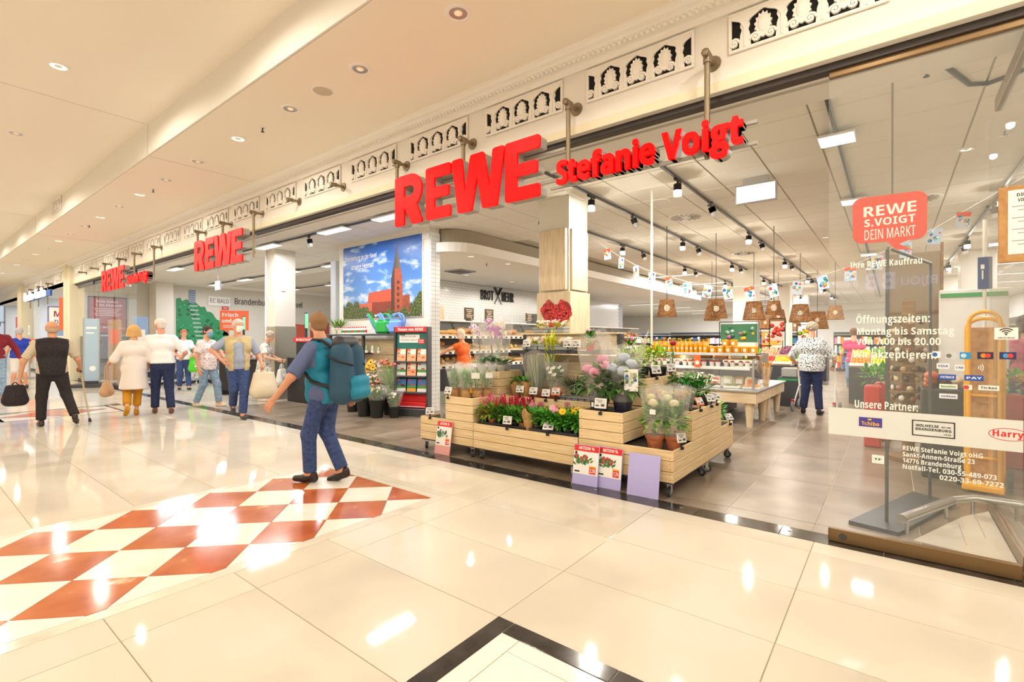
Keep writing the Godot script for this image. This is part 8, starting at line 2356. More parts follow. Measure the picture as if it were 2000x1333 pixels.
	write(os, "BIJOU", Vector3(-0.62, 0.08, 0.02), 0.16, lamp_mat("lamp_violet", "cfd4ff", 14.0), 0.55, Basis(), false, 0.03, "lamp_letters")
	write(os, "BB", Vector3(0.0, 0.1, 0.02), 0.34, M["lamp_violet"], 0.5, Basis(), true, 0.03, "lamp_letters")
	write(os, "BRIGITTE", Vector3(0.68, 0.08, 0.02), 0.13, M["lamp_violet"], 0.62, Basis(), false, 0.03, "lamp_letters")
	var sp := thing("sale_poster", "grey and red SALE poster across the passage, mirrored in the glass", "poster", Vector3(1.08, 1.05, 4.5), PI)
	obj("board", nb().box(Vector3(0, 0.58, 0), Vector3(0.9, 1.16, 0.03), 0.005), mat("sale_grey", "aab0b4", 0.5), sp)
	obj("corner", nb().prism(PackedVector2Array([Vector2(0.45, 1.16), Vector2(0.45, 0.75), Vector2(0.3, 1.0), Vector2(-0.1, 1.16)]), 0.015, 0.02), M["print_red"], sp)
	write(sp, "SALE", Vector3(0.16, 0.75, 0.017), 0.17, M["print_red"], 0.5)
	obj("head_print", nb().prism(PackedVector2Array([Vector2(-0.45, 0.6), Vector2(-0.1, 0.6), Vector2(-0.12, 0.85), Vector2(-0.02, 0.95), Vector2(-0.06, 1.12), Vector2(-0.3, 1.14), Vector2(-0.38, 0.95), Vector2(-0.34, 0.8), Vector2(-0.45, 0.75)]), 0.015, 0.018), M["dark"], sp)

# ---------- people: smooth bodies from tapered bones ----------
func skin_field(bones: Array, cell: float, k: float, cuts := [], holes := []) -> B:
	# bones [a, b, ra, rb] or [.., cut point, cut normal]; meshed as surface nets
	var lo := Vector3.ONE * 1e9
	var hi := -lo
	for q in bones:
		var r: float = maxf(q[2], q[3]) + k * 0.5
		for e in 2:
			lo = lo.min(q[e] - Vector3.ONE * r); hi = hi.max(q[e] + Vector3.ONE * r)
	lo -= Vector3.ONE * cell * 2.5
	var nx := int((hi.x - lo.x) / cell) + 4
	var ny := int((hi.y - lo.y) / cell) + 4
	var nz := int((hi.z - lo.z) / cell) + 4
	var f := PackedFloat32Array()
	f.resize(nx * ny * nz)
	f.fill(9.0)
	var sxy := nx * ny
	for q in bones:
		var a: Vector3 = q[0]; var ba: Vector3 = q[1] - a
		var ra: float = q[2]; var dr: float = q[3] - ra
		var bb := 1.0 / maxf(ba.length_squared(), 1e-9)
		var m: float = maxf(q[2], q[3]) + k + cell * 2.0
		var l0: Vector3 = (a.min(q[1]) - Vector3.ONE * m - lo) / cell
		var h0: Vector3 = (a.max(q[1]) + Vector3.ONE * m - lo) / cell
		var cut: bool = q.size() > 4
		var cp: Vector3 = q[4] if cut else Vector3.ZERO
		var cn: Vector3 = q[5] if cut else Vector3.ZERO
		for z in range(maxi(0, int(l0.z)), mini(nz - 1, int(h0.z) + 1) + 1):
			for y in range(maxi(0, int(l0.y)), mini(ny - 1, int(h0.y) + 1) + 1):
				var row := z * sxy + y * nx
				for x in range(maxi(0, int(l0.x)), mini(nx - 1, int(h0.x) + 1) + 1):
					var p := lo + Vector3(x, y, z) * cell
					var pa := p - a
					var t := clampf(pa.dot(ba) * bb, 0.0, 1.0)
					var d := (pa - ba * t).length() - ra - dr * t
					if cut: d = maxf(d, cn.dot(p - cp))
					var o := f[row + x]
					var h := k - absf(d - o)
					d = minf(d, o)
					f[row + x] = d - h * h / (4.0 * k) if h > 0.0 else d
	var pos := PackedVector3Array()
	var id := PackedInt32Array()
	id.resize(f.size())
	id.fill(-1)
	if cuts.size() + holes.size():
		for i in f.size():
			if f[i] < cell * 3.0:
				var p := lo + Vector3(i % nx, (i / nx) % ny, i / sxy) * cell
				for c in cuts: f[i] = maxf(f[i], c[1].dot(p - c[0]))
				for c in holes: f[i] = maxf(f[i], c[1] - (p - c[0]).length())
	var corner := [0, 1, nx, nx + 1, sxy, sxy + 1, sxy + nx, sxy + nx + 1]
	var edges := [[0, 1], [2, 3], [4, 5], [6, 7], [0, 2], [1, 3], [4, 6], [5, 7], [0, 4], [1, 5], [2, 6], [3, 7]]
	var lim := cell * 2.0
	for z in nz - 1:
		for y in ny - 1:
			var row := z * sxy + y * nx
			for x in nx - 1:
				var i := row + x
				if absf(f[i]) > lim: continue
				var neg := 0
				for c in corner:
					if f[i + c] < 0.0: neg += 1
				if neg == 0 or neg == 8: continue
				var s := Vector3.ZERO; var cnt := 0
				for e in edges:
					var va := f[i + corner[e[0]]]; var vb := f[i + corner[e[1]]]
					if (va < 0.0) != (vb < 0.0):
						var t := va / (va - vb)
						var ca: int = e[0]; var cb: int = e[1]
						s += Vector3(ca & 1, (ca >> 1) & 1, ca >> 2).lerp(Vector3(cb & 1, (cb >> 1) & 1, cb >> 2), t)
						cnt += 1
				id[i] = pos.size()
				pos.append(lo + (Vector3(x, y, z) + s / cnt) * cell)
	var quads := []
	var nrm := PackedVector3Array()
	nrm.resize(pos.size())
	for z in range(1, nz - 1):
		for y in range(1, ny - 1):
			for x in range(1, nx - 1):
				var i := z * sxy + y * nx + x
				if id[i] < 0 and absf(f[i]) > lim: continue
				var s0 := f[i] < 0.0
				for ax in 3:
					var st: int = [1, nx, sxy][ax]; var u: int = [nx, sxy, 1][ax]; var w: int = [sxy, 1, nx][ax]
					if s0 == (f[i + st] < 0.0): continue
					var a := id[i - u - w]; var b := id[i - w]; var c := id[i]; var d := id[i - u]
					if a < 0 or b < 0 or c < 0 or d < 0: continue
					if not s0:
						var t := b; b = d; d = t
					var nn := (pos[c] - pos[a]).cross(pos[d] - pos[b])
					nrm[a] += nn; nrm[b] += nn; nrm[c] += nn; nrm[d] += nn
					quads.append([a, b, c, d])
	var o := nb()
	for q in quads:
		o.tri(pos[q[0]], pos[q[1]], pos[q[2]], nrm[q[0]], nrm[q[1]], nrm[q[2]])
		o.tri(pos[q[0]], pos[q[2]], pos[q[3]], nrm[q[0]], nrm[q[2]], nrm[q[3]])
	return o

func head_shape() -> B:
	if not cache.has("head"):
		var e := func(x: float, y: float, z: float, r: float): return [Vector3(x, y, z), Vector3(x, y, z), r, r]
		var l := [e.call(0, 0.03, -0.012, 0.08), e.call(0, 0.035, 0.02, 0.068), e.call(0, -0.05, 0.03, 0.046), e.call(0.026, -0.022, 0.042, 0.038), e.call(-0.026, -0.022, 0.042, 0.038), e.call(0, -0.088, 0.05, 0.022),
			[Vector3(0, 0.012, 0.086), Vector3(0, -0.022, 0.103), 0.008, 0.013], [Vector3(-0.032, 0.024, 0.077), Vector3(0.032, 0.024, 0.077), 0.01, 0.01], [Vector3(-0.018, -0.053, 0.08), Vector3(0.018, -0.053, 0.08), 0.008, 0.008],
			[Vector3(0.079, 0.012, -0.01), Vector3(0.076, -0.025, 0.002), 0.012, 0.009], [Vector3(-0.079, 0.012, -0.01), Vector3(-0.076, -0.025, 0.002), 0.012, 0.009], [Vector3(0, -0.06, -0.02), Vector3(0, -0.16, -0.035), 0.05, 0.055]]
		cache["head"] = skin_field(l, 0.006, 0.02, [], [[Vector3(0.031, 0.004, 0.096), 0.016], [Vector3(-0.031, 0.004, 0.096), 0.016]])
	return cache["head"]

func hand_shape(side: float, grip: bool) -> B:
	var key := "hand%s%s" % [side, grip]
	if not cache.has(key):
		var l := []
		for x in [-0.024, 0.0, 0.024]: l.append([Vector3(x * 0.7, 0.0, 0), Vector3(x, -0.085, 0.004), 0.017, 0.014])
		for i in 4:
			var p := Vector3(-0.031 + 0.0205 * i, -0.088, 0.004)
			var a := 0.15
			for s in 3:
				var ln: float = [0.058, 0.07, 0.074, 0.066][i] * [0.46, 0.3, 0.24][s]
				a += 0.95 if grip else 0.22
				var q := p + Vector3(0, -cos(a), sin(a)) * ln
				l.append([p, q, 0.0095 - 0.0008 * s, 0.0088 - 0.0008 * s])
				p = q
		l.append([Vector3(0.026, -0.02, 0.006), Vector3(0.05, -0.055, 0.022), 0.014, 0.011])
		l.append([Vector3(0.05, -0.055, 0.022), Vector3(0.04 if grip else 0.058, -0.09, 0.04), 0.0105, 0.009])
		for q in l:
			for e in 2: q[e] = Vector3(q[e].x * side, q[e].y, q[e].z)
		cache[key] = skin_field(l, 0.0045, 0.006)
	return cache[key]

func person(label: String, at: Vector3, yaw: float, s: Dictionary) -> Node3D:
	var t := thing("person", label, "person", at, yaw)
	var H: float = s.get("H", 1.7); var g: float = s.get("g", 1.0); var fem: bool = s.get("fem", false)
	var lean: Vector2 = s.get("lean", Vector2.ZERO)
	var cell := 0.013 if s.get("near", false) else 0.017
	var up := func(y: float, x := 0.0, z := 0.0) -> Vector3:
		var k := clampf((y - 0.53) / 0.3, 0.0, 1.3)
		return Vector3(x * H + lean.x * k, y * H, z * H + lean.y * k)
	var J := {}
	for sd in [1.0, -1.0]:
		var n := "l" if sd > 0 else "r"
		J[n + "h"] = up.call(0.525, 0.05 * sd)
		J[n + "s"] = up.call(0.788, (0.09 if fem else 0.105) * sd, -0.005)
		J[n + "k"] = s.get(n + "k", Vector3(0.056 * sd * H, 0.285 * H, 0.01))
		J[n + "a"] = s.get(n + "a", Vector3(0.06 * sd * H, 0.05 * H, -0.02))
		J[n + "e"] = s.get(n + "e", up.call(0.63, 0.145 * sd, -0.012))
		J[n + "w"] = s.get(n + "w", up.call(0.485, 0.155 * sd, 0.03))
	var torso := func(p: float, belly: float) -> Array:
		return [[up.call(0.53, -0.036), up.call(0.53, 0.036), 0.062 * H * lerpf(1, g, 0.7) + p, 0.062 * H * lerpf(1, g, 0.7) + p], [up.call(0.6, -0.026 * g, 0.004), up.call(0.6, 0.026 * g, 0.004), 0.058 * H * g + p, 0.058 * H * g + p], [up.call(0.6, 0, 0.018 * belly), up.call(0.66, 0, 0.012), 0.052 * H * g + p, 0.055 * H * g + p],
			[up.call(0.72, -0.05), up.call(0.72, 0.05), 0.058 * H * lerpf(1, g, 0.6) + p, 0.058 * H * lerpf(1, g, 0.6) + p], [up.call(0.806, 0, -0.008), J["ls"], 0.034 * H + p * 0.6, 0.03 * H + p * 0.5], [up.call(0.806, 0, -0.008), J["rs"], 0.034 * H + p * 0.6, 0.03 * H + p * 0.5]]
	var skin: Material = mat("skin_" + String(s.get("skin", "d9a483")), s.get("skin", "d9a483"), 0.6)
	# body
	var bd: Array = torso.call(-0.012, 1.0)
	for n in ["l", "r"]:
		bd.append([J[n + "s"], J[n + "e"], 0.028 * H, 0.023 * H]); bd.append([J[n + "e"], J[n + "w"], 0.023 * H, 0.0155 * H])
		bd.append([J[n + "h"], J[n + "k"], 0.048 * H, 0.031 * H]); bd.append([J[n + "k"], J[n + "k"].lerp(J[n + "a"], 0.35), 0.031 * H, 0.031 * H]); bd.append([J[n + "k"].lerp(J[n + "a"], 0.3), J[n + "a"], 0.031 * H, 0.019 * H]); bd.append([J[n + "a"], J[n + "a"] + Vector3(0, -0.025, 0.06), 0.02 * H, 0.018 * H])
	var hy: float = s.get("hyaw", 0.0)
	var hb := Basis(Vector3.UP, hy) * Basis(Vector3.RIGHT, s.get("hpitch", 0.0))
	var hk := H / 1.74
	var hc: Vector3 = up.call(0.935, 0, 0.012 + s.get("hz", 0.0))
	bd.append([up.call(0.81, 0, -0.012), hc + hb * Vector3(0, -0.1, -0.03) * hk, 0.038 * H, 0.032 * H])
	var hx := Transform3D(hb * Basis.from_scale(Vector3.ONE * hk), hc)
	var body := skin_field(bd, cell, 0.035)
	body.add(head_shape(), hx)
	for n in ["l", "r"]:
		var sd := 1.0 if n == "l" else -1.0
		var yv: Vector3 = (J[n + "e"] - J[n + "w"]).normalized()
		var zv: Vector3 = s.get(n + "palm", Vector3(-sd, 0, 0))
		var xv := yv.cross(zv).normalized()
		body.add(hand_shape(sd, s.get(n + "grip", false)), Transform3D(Basis(xv, yv, xv.cross(yv)) * Basis.from_scale(Vector3.ONE * hk), J[n + "w"]))
	obj("body", body, skin, t)
	if s.get("eyes", false):
		for sd in [1.0, -1.0]:
			var eo := obj("eye", nb().ball(Vector3(0.031 * sd, 0.004, 0.08), Vector3(0.013, 0.011, 0.009), 8, 6), M["print_white"], t)
			eo.transform = hx
			obj("iris", nb().ball(Vector3(0.031 * sd, 0.004, 0.087), Vector3(0.006, 0.006, 0.004), 8, 5), mat("iris", "3a2a1e", 0.3), eo)
			obj("eyebrow", nb().tube(PackedVector3Array([Vector3(0.015 * sd, 0.027, 0.086), Vector3(0.03 * sd, 0.032, 0.084), Vector3(0.047 * sd, 0.026, 0.074)]), 0.004, 5), mat("brow", "6b5140", 0.9), t).transform = hx
	# clothes
	var tm: Material = s["top"]
	var hem: float = s.get("hem", 0.5) * H
	var sl: float = s.get("sleeve", 0.7)
	var loose: float = s.get("loose", 0.014)
	var tb: Array = torso.call(loose, 1.3)
	if hem < 0.49 * H: tb.append([up.call(0.56), Vector3(lean.x * 0.0, hem - 0.03, 0), 0.068 * H * g + loose, s.get("skirt", 0.085) * H * g + loose])
	for n in ["l", "r"]:
		if sl <= 0.0: continue
		var a: Vector3 = J[n + "s"]; var e: Vector3 = J[n + "e"]; var w: Vector3 = J[n + "w"]
		if sl <= 1.0:
			var q := a.lerp(e, sl)
			tb.append([a, q + (q - a).normalized() * 0.03, 0.034 * H + loose * 0.7, 0.031 * H + loose * 0.8, q, (e - a).normalized()])
		else:
			var q := e.lerp(w, sl - 1.0)
			tb.append([a, e, 0.033 * H + loose * 0.6, 0.029 * H + loose * 0.6]); tb.append([e, q + (w - e).normalized() * 0.02, 0.029 * H + loose * 0.5, 0.02 * H + loose * 0.5, q, (w - e).normalized()])
	var neck: Vector3 = up.call(0.835, 0, 0.0)
	obj(s.get("topname", "shirt"), skin_field(tb, cell, 0.03, [[Vector3(0, hem, 0), Vector3(0, -1, 0)]], [[neck + Vector3(0, 0.035, 0.02), 0.062]]), tm, t)
	if s.has("vest"):
		var vb: Array = torso.call(loose + 0.026, 1.4)
		for n in ["l", "r"]: vb.append([up.call(0.79), J[n + "s"] + Vector3(0, -0.02, 0), 0.045 * H, 0.038 * H])
		var vc := [[Vector3(0, hem - 0.03, 0), Vector3(0, -1, 0)]]
		for n in ["l", "r"]: vc.append([J[n + "s"] * 1.0 + (J[n + "s"] - up.call(0.8)).normalized() * 0.03, (J[n + "s"] - up.call(0.8)).normalized()])
		var vh := [[neck + Vector3(0, 0.04, 0.03), 0.08]]
		if s.get("open", false):
			for y in [0.5, 0.56, 0.62, 0.68, 0.74, 0.8]: vh.append([up.call(y, 0, 0.1), 0.1])
		obj("vest", skin_field(vb, cell, 0.03, vc, vh), s["vest"], t)
	if s.has("legs"):
		var lb := []
		var lh: float = s.get("cuff", 0.06) * H
		lb.append([up.call(0.5, -0.03), up.call(0.5, 0.03), 0.06 * H * lerpf(1, g, 0.6), 0.06 * H * lerpf(1, g, 0.6)])
		lb.append([up.call(0.55, -0.034), up.call(0.55, 0.034), 0.064 * H * lerpf(1, g, 0.75), 0.064 * H * lerpf(1, g, 0.75)])
		for n in ["l", "r"]:
			var cutp := [J[n + "a"] + (J[n + "k"] - J[n + "a"]).normalized() * (lh - 0.05 * H), (J[n + "a"] - J[n + "k"]).normalized()]
			lb.append([J[n + "h"], J[n + "k"], 0.056 * H * lerpf(1, g, 0.5), 0.042 * H]); lb.append([J[n + "k"], J[n + "a"] - (J[n + "k"] - J[n + "a"]).normalized() * 0.04, 0.042 * H, 0.037 * H, cutp[0], cutp[1]])
		obj("trousers", skin_field(lb, cell, 0.035, [[up.call(0.6), Vector3(0, 1, 0)]]), s["legs"], t)
	var fy: float = s.get("foot", 0.0)
	for n in ["l", "r"]:
		var a: Vector3 = J[n + "a"]
		var d: Vector3 = s.get(n + "toe", Vector3(sin(0.15 if n == "l" else -0.15), 0, 1)).normalized()
		var fl := a + Vector3(0, -0.05, 0)
		var o := skin_field([[fl - d * 0.045, fl + d * 0.06, 0.036, 0.038], [fl + d * 0.06, fl + d * 0.15, 0.038, 0.03], [fl - d * 0.035 + Vector3(0, 0.04, 0), fl + Vector3(0, 0.035, 0), 0.036, 0.036]], 0.01, 0.02, [[fl + Vector3(0, -0.034, 0) if d.y > -0.2 else fl - Vector3(0, 0.1, 0), Vector3(0, -1, 0)]])
		obj("shoe", o, s.get("shoes", M["dark"]), t)
	# hair
	var hair: String = s.get("hair", "short")
	var hl := []
	var hcut := []
	var hh := [[Vector3(0, -0.035, 0.085), 0.088]]
	var e0 := func(x: float, y: float, z: float, r: float): return [Vector3(x, y, z), Vector3(x, y, z), r, r]
	if hair == "short":
		hl = [e0.call(0, 0.035, -0.018, 0.09), e0.call(0, 0.045, 0.012, 0.078), e0.call(0, -0.03, -0.04, 0.062)]
		hcut = [[Vector3(0, -0.06, 0), Vector3(0, -1, 0)]]
	elif hair == "bob":
		hl = [e0.call(0, 0.035, -0.018, 0.098), e0.call(0, 0.05, 0.01, 0.083), [Vector3(0.06, 0.02, -0.02), Vector3(0.075, -0.08, -0.02), 0.05, 0.05], [Vector3(-0.06, 0.02, -0.02), Vector3(-0.075, -0.08, -0.02), 0.05, 0.05], [Vector3(0, 0, -0.06), Vector3(0, -0.09, -0.06), 0.06, 0.055]]
		hcut = [[Vector3(0, -0.105, 0), Vector3(0, -1, 0)]]
	elif hair == "curly":
		hl = [e0.call(0, 0.035, -0.02, 0.092)]
		for i in 46:
			var y := 1.0 - 1.45 * (i + 0.5) / 46; var a := i * 2.39996
			hl.append(e0.call(cos(a) * sqrt(1 - y * y) * 0.088, 0.035 + y * 0.088, -0.022 + sin(a) * sqrt(1 - y * y) * 0.088, 0.024))
	else:
		hl = [[Vector3(0.05, -0.02, -0.035), Vector3(0.02, -0.045, -0.06), 0.042, 0.05], [Vector3(-0.05, -0.02, -0.035), Vector3(-0.02, -0.045, -0.06), 0.042, 0.05]]
		hcut = [[Vector3(0, 0.005, 0), Vector3(0, 1, 0)], [Vector3(0, -0.075, 0), Vector3(0, -1, 0)]]
	var ho := obj("hair", skin_field(hl, 0.007, 0.006 if hair == "curly" else 0.02, hcut, hh), s.get("haircol", M["grey"]), t)
	ho.transform = hx
	if s.has("mask"):
		var mk := obj("face_mask", skin_field([[Vector3(0.0, -0.02, 0.06), Vector3(0, -0.07, 0.052), 0.056, 0.05], [Vector3(0, -0.02, 0.09), Vector3(0, -0.06, 0.088), 0.02, 0.018]], 0.006, 0.02, [[Vector3(0, 0, 0.035), Vector3(0, 0, -1)], [Vector3(0, -0.004, 0), Vector3(0, 1, 0)]]), s["mask"], t)
		mk.transform = hx
		for sd in [1.0, -1.0]: obj("ear_loop", nb().tube(PackedVector3Array([Vector3(0.052 * sd, -0.025, 0.05), Vector3(0.083 * sd, 0.0, 0.0)]), 0.002, 4), M["white"], mk)
	if s.get("glasses", false):
		var gl := nb()
		for sd in [1.0, -1.0]:
			var ring := PackedVector3Array()
			for i in 13: ring.append(Vector3(0.032 * sd + cos(TAU * i / 12) * 0.021, 0.004 + sin(TAU * i / 12) * 0.015, 0.1))
			gl.tube(ring, 0.0022, 4, false).tube(PackedVector3Array([Vector3(0.053 * sd, 0.008, 0.1), Vector3(0.08 * sd, 0.012, 0.0)]), 0.002, 4)
		gl.tube(PackedVector3Array([Vector3(-0.011, 0.008, 0.1), Vector3(0.011, 0.008, 0.1)]), 0.002, 4)
		obj("glasses", gl, M["dark"], t).transform = hx
	return t

func carry_bag(label: String, at: Vector3, yaw: float, w: float, h: float, d: float, m: Material, handle: float, cat := "bag") -> Node3D:
	# hangs from the hand: the origin is at the grip
	var t := thing("carrier_bag" if cat == "bag" else "handbag", label, "bag", at, yaw)
	var k := -handle
	obj("sack", skin_field([[Vector3(-w * 0.36, k - 0.04, 0), Vector3(-w * 0.42, k - h + d, 0), d * 0.32, d * 0.55], [Vector3(w * 0.36, k - 0.04, 0), Vector3(w * 0.42, k - h + d, 0), d * 0.32, d * 0.55], [Vector3(0, k - 0.04, 0), Vector3(0, k - h + d, 0), d * 0.36, d * 0.62], [Vector3(-w * 0.2, k - h * 0.5, 0), Vector3(w * 0.2, k - h * 0.5, 0), d * 0.5, d * 0.5], [Vector3(-w * 0.38, k - h + d * 0.7, 0), Vector3(w * 0.38, k - h + d * 0.7, 0), d * 0.45, d * 0.45]], 0.014, 0.06, [[Vector3(0, k, 0), Vector3(0, 1, 0)]]), m, t)
	for z in [-0.02, 0.02]:
		obj("handle", nb().tube(PackedVector3Array([Vector3(-w * 0.25, k - 0.03, z), Vector3(-w * 0.12, -0.02, z * 0.6), Vector3(0, 0.0, z * 0.3), Vector3(w * 0.12, -0.02, z * 0.6), Vector3(w * 0.25, k - 0.03, z)]), 0.008, 5), m, t)
	return t

func build_people() -> void:
	var V := func(x: float, y: float, z: float) -> Vector3: return Vector3(x, y, z)
	var denim := tex_mat("denim", noise_tex(0.05, ["26365c", "34497a", "43598c"], [0.1, 0.5, 0.9], 3, 128, FastNoiseLite.TYPE_SIMPLEX_SMOOTH, 400), 0.85, 3.0)
	var navy := tex_mat("navy_cloth", noise_tex(0.05, ["1a2442", "232f55", "2d3b66"], [0.1, 0.5, 0.9], 3, 128, FastNoiseLite.TYPE_SIMPLEX_SMOOTH, 401), 0.85, 3.0)
	var pale_denim := tex_mat("pale_denim", noise_tex(0.03, ["6f8aa5", "86a0b8", "a3b8c8"], [0.1, 0.5, 0.9], 3, 128, FastNoiseLite.TYPE_SIMPLEX_SMOOTH, 402), 0.85, 3.0)
	var black_cloth := tex_mat("black_cloth", noise_tex(0.06, ["1c1819", "282224", "332c2e"], [0.1, 0.5, 0.9], 3, 128, FastNoiseLite.TYPE_SIMPLEX_SMOOTH, 403), 0.9, 4.0)
	var brown_shoe := mat("brown_shoe", "6a4630", 0.5)
	var grey_hair := mat("grey_hair", "b8ac98", 0.8)
	# 1
	person("older balding man in a dark vest and checked short sleeves walking away with a cane", V.call(-10.75, 0, -1.66), -1.67, {"H": 1.7, "g": 1.22, "top": cloth_print("checked", ["8f7f68", "d9cdb4", "b8a88c", "efe6d2"], [0.0, 0.35, 0.6, 1.0], 0.05, 410), "vest": black_cloth, "legs": black_cloth, "hem": 0.5, "sleeve": 0.85, "hair": "fringe", "haircol": mat("pale_fringe", "b59a80", 0.8), "skin": "d29a78", "shoes": mat("dark_shoe", "2a1c18", 0.4),
		"la": V.call(0.13, 0.085, 0.06), "lk": V.call(0.12, 0.48, 0.08), "ra": V.call(-0.26, 0.16, -0.22), "rk": V.call(-0.17, 0.5, 0.0), "rtoe": V.call(-0.2, -0.5, 0.8), "le": V.call(0.33, 1.06, 0.0), "lw": V.call(0.37, 0.8, 0.06), "re": V.call(-0.31, 1.08, 0.03), "rw": V.call(-0.36, 0.93, 0.24), "lgrip": true, "rgrip": true, "hyaw": 0.12})
	var cane := thing("walking_cane", "pale wooden walking cane with a black rubber tip in the older man's hand", "cane", Vector3(-10.75, 0, -1.66), -1.67)
	obj("shaft", nb().cyl(Vector3(-0.47, 0.04, 0.1), Vector3(-0.37, 0.86, 0.27), 0.012, 0.013, 8), mat("cane_wood", "c9b48f", 0.4), cane)
	obj("grip", nb().tube(PackedVector3Array([Vector3(-0.37, 0.85, 0.2), Vector3(-0.37, 0.87, 0.27), Vector3(-0.36, 0.86, 0.33)]), 0.015, 7), M["dark"], cane)
	obj("rubber_tip", nb().cyl(Vector3(-0.475, 0.0, 0.092), Vector3(-0.468, 0.06, 0.104), 0.024, 0.016, 10), M["black"], cane)
	carry_bag("black handbag hanging from the older man's hand beside his leg", Vector3(-10.75, 0, -1.66) + Basis(Vector3.UP, -1.67) * Vector3(0.42, 0.73, 0.08), -1.67, 0.2, 0.36, 0.13, black_cloth, 0.04, "hand")
	# 2
	var white_cloth := mat("white_cloth", "ece2da", 0.85)
	var mustard := mat("mustard", "c98a12", 0.85)
	person("blonde woman with bobbed hair in a long cream tunic and mustard trousers walking away", V.call(-11.05, 0, -2.82), -1.72, {"H": 1.66, "g": 1.12, "fem": true, "top": white_cloth, "topname": "tunic", "hem": 0.3, "skirt": 0.11, "sleeve": 1.15, "loose": 0.03, "legs": mustard, "cuff": 0.1, "shoes": mustard, "hair": "bob", "haircol": mat("blonde", "d5aa6a", 0.75), "la": V.call(0.13, 0.18, -0.32), "lk": V.call(0.1, 0.47, 0.02), "ltoe": V.call(0.1, -0.6, 0.8), "ra": V.call(-0.04, 0.085, 0.08), "rk": V.call(-0.07, 0.48, 0.1), "le": V.call(0.29, 1.04, 0.0), "lw": V.call(0.34, 0.98, 0.22), "re": V.call(-0.25, 1.03, -0.02), "rw": V.call(-0.22, 0.88, 0.14), "lgrip": true})
	carry_bag("beige shoulder bag with long straps at the side of the woman in the cream tunic", Vector3(-11.05, 0, -2.82) + Basis(Vector3.UP, -1.72) * Vector3(0.37, 0.93, 0.25), -0.6, 0.26, 0.3, 0.12, mat("beige_bag", "c9a27c", 0.7), 0.3, "hand")
	# 3
	person("man in a white short-sleeved shirt and navy trousers walking beside the blonde woman", V.call(-10.95, 0, -3.24), -1.85, {"H": 1.8, "g": 1.15, "top": mat("white_shirt", "f4f2f0", 0.8), "hem": 0.53, "sleeve": 0.95, "loose": 0.022, "legs": navy, "shoes": brown_shoe, "hair": "short", "haircol": mat("white_hair", "e3d9cf", 0.8), "skin": "d99a7c", "la": V.call(0.12, 0.09, 0.1), "lk": V.call(0.11, 0.52, 0.12), "ra": V.call(-0.13, 0.09, -0.12), "rk": V.call(-0.1, 0.5, 0.02), "le": V.call(0.33, 1.15, 0.05), "lw": V.call(0.28, 1.06, 0.3), "re": V.call(-0.36, 1.15, 0.02), "rw": V.call(-0.33, 1.06, 0.27), "hyaw": 0.7, "lean": Vector2(0.03, 0.06)})
	# 4
	person("man in a maroon pullover and jeans walking towards the viewer at the passage edge", V.call(-16.35, 0, -1.55), 1.5, {"H": 1.84, "top": mat("maroon", "7a1828", 0.85), "hem": 0.52, "sleeve": 1.95, "legs": pale_denim, "shoes": brown_shoe, "hair": "short", "haircol": mat("dark_hair", "2b211c", 0.7), "skin": "c99274", "eyes": true, "la": V.call(0.12, 0.09, 0.2), "lk": V.call(0.1, 0.52, 0.15), "ra": V.call(-0.1, 0.13, -0.25), "rk": V.call(-0.1, 0.52, 0.0), "le": V.call(0.34, 1.18, -0.05), "lw": V.call(0.42, 0.92, 0.08)})
	# 5
	person("person in blue tank top, white shorts and grey cap by the clothes rack", V.call(-19.7, 0, -2.35), -1.5, {"H": 1.74, "g": 1.2, "top": mat("blue_tank", "1f3fb0", 0.8), "hem": 0.5, "sleeve": 0.0, "legs": mat("white_shorts", "e9e4df", 0.85), "cuff": 0.3, "shoes": M["dark"], "hair": "short", "haircol": mat("grey_cap", "b9b7bc", 0.8), "skin": "d9a080", "la": V.call(0.15, 0.087, 0.02), "ra": V.call(-0.15, 0.087, -0.02)})
	# 6
	person("woman with glasses in a white T-shirt and jeans pushing a trolley towards the passage", V.call(-15.7, 0, -5.15), 1.35, {"H": 1.68, "g": 1.1, "fem": true, "top": mat("white_tee", "f0eeec", 0.8), "hem": 0.5, "sleeve": 0.6, "legs": denim, "shoes": M["dark"], "hair": "short", "haircol": mat("red_hair", "a8603a", 0.7), "eyes": true, "glasses": true, "skin": "dea486", "le": V.call(0.27, 1.05, 0.02), "lw": V.call(0.2, 0.98, 0.24), "re": V.call(-0.27, 1.05, 0.02), "rw": V.call(-0.2, 0.98, 0.24), "la": V.call(0.1, 0.085, 0.15)})
	var gb := carry_bag("bright green carrier bag with white print hanging at the woman in the white T-shirt", Vector3(-15.7, 0, -5.15) + Basis(Vector3.UP, 1.35) * Vector3(0.3, 1.08, 0.2), 1.35, 0.36, 0.5, 0.14, mat("green_bag", "4fc01e", 0.5), 0.12)
	for i in 2: obj("print", nb().box(Vector3(0, -0.42 + 0.06 * i, 0.092), Vector3(0.16 - 0.04 * i, 0.05 - 0.02 * i, 0.004)), M["print_white"], gb)
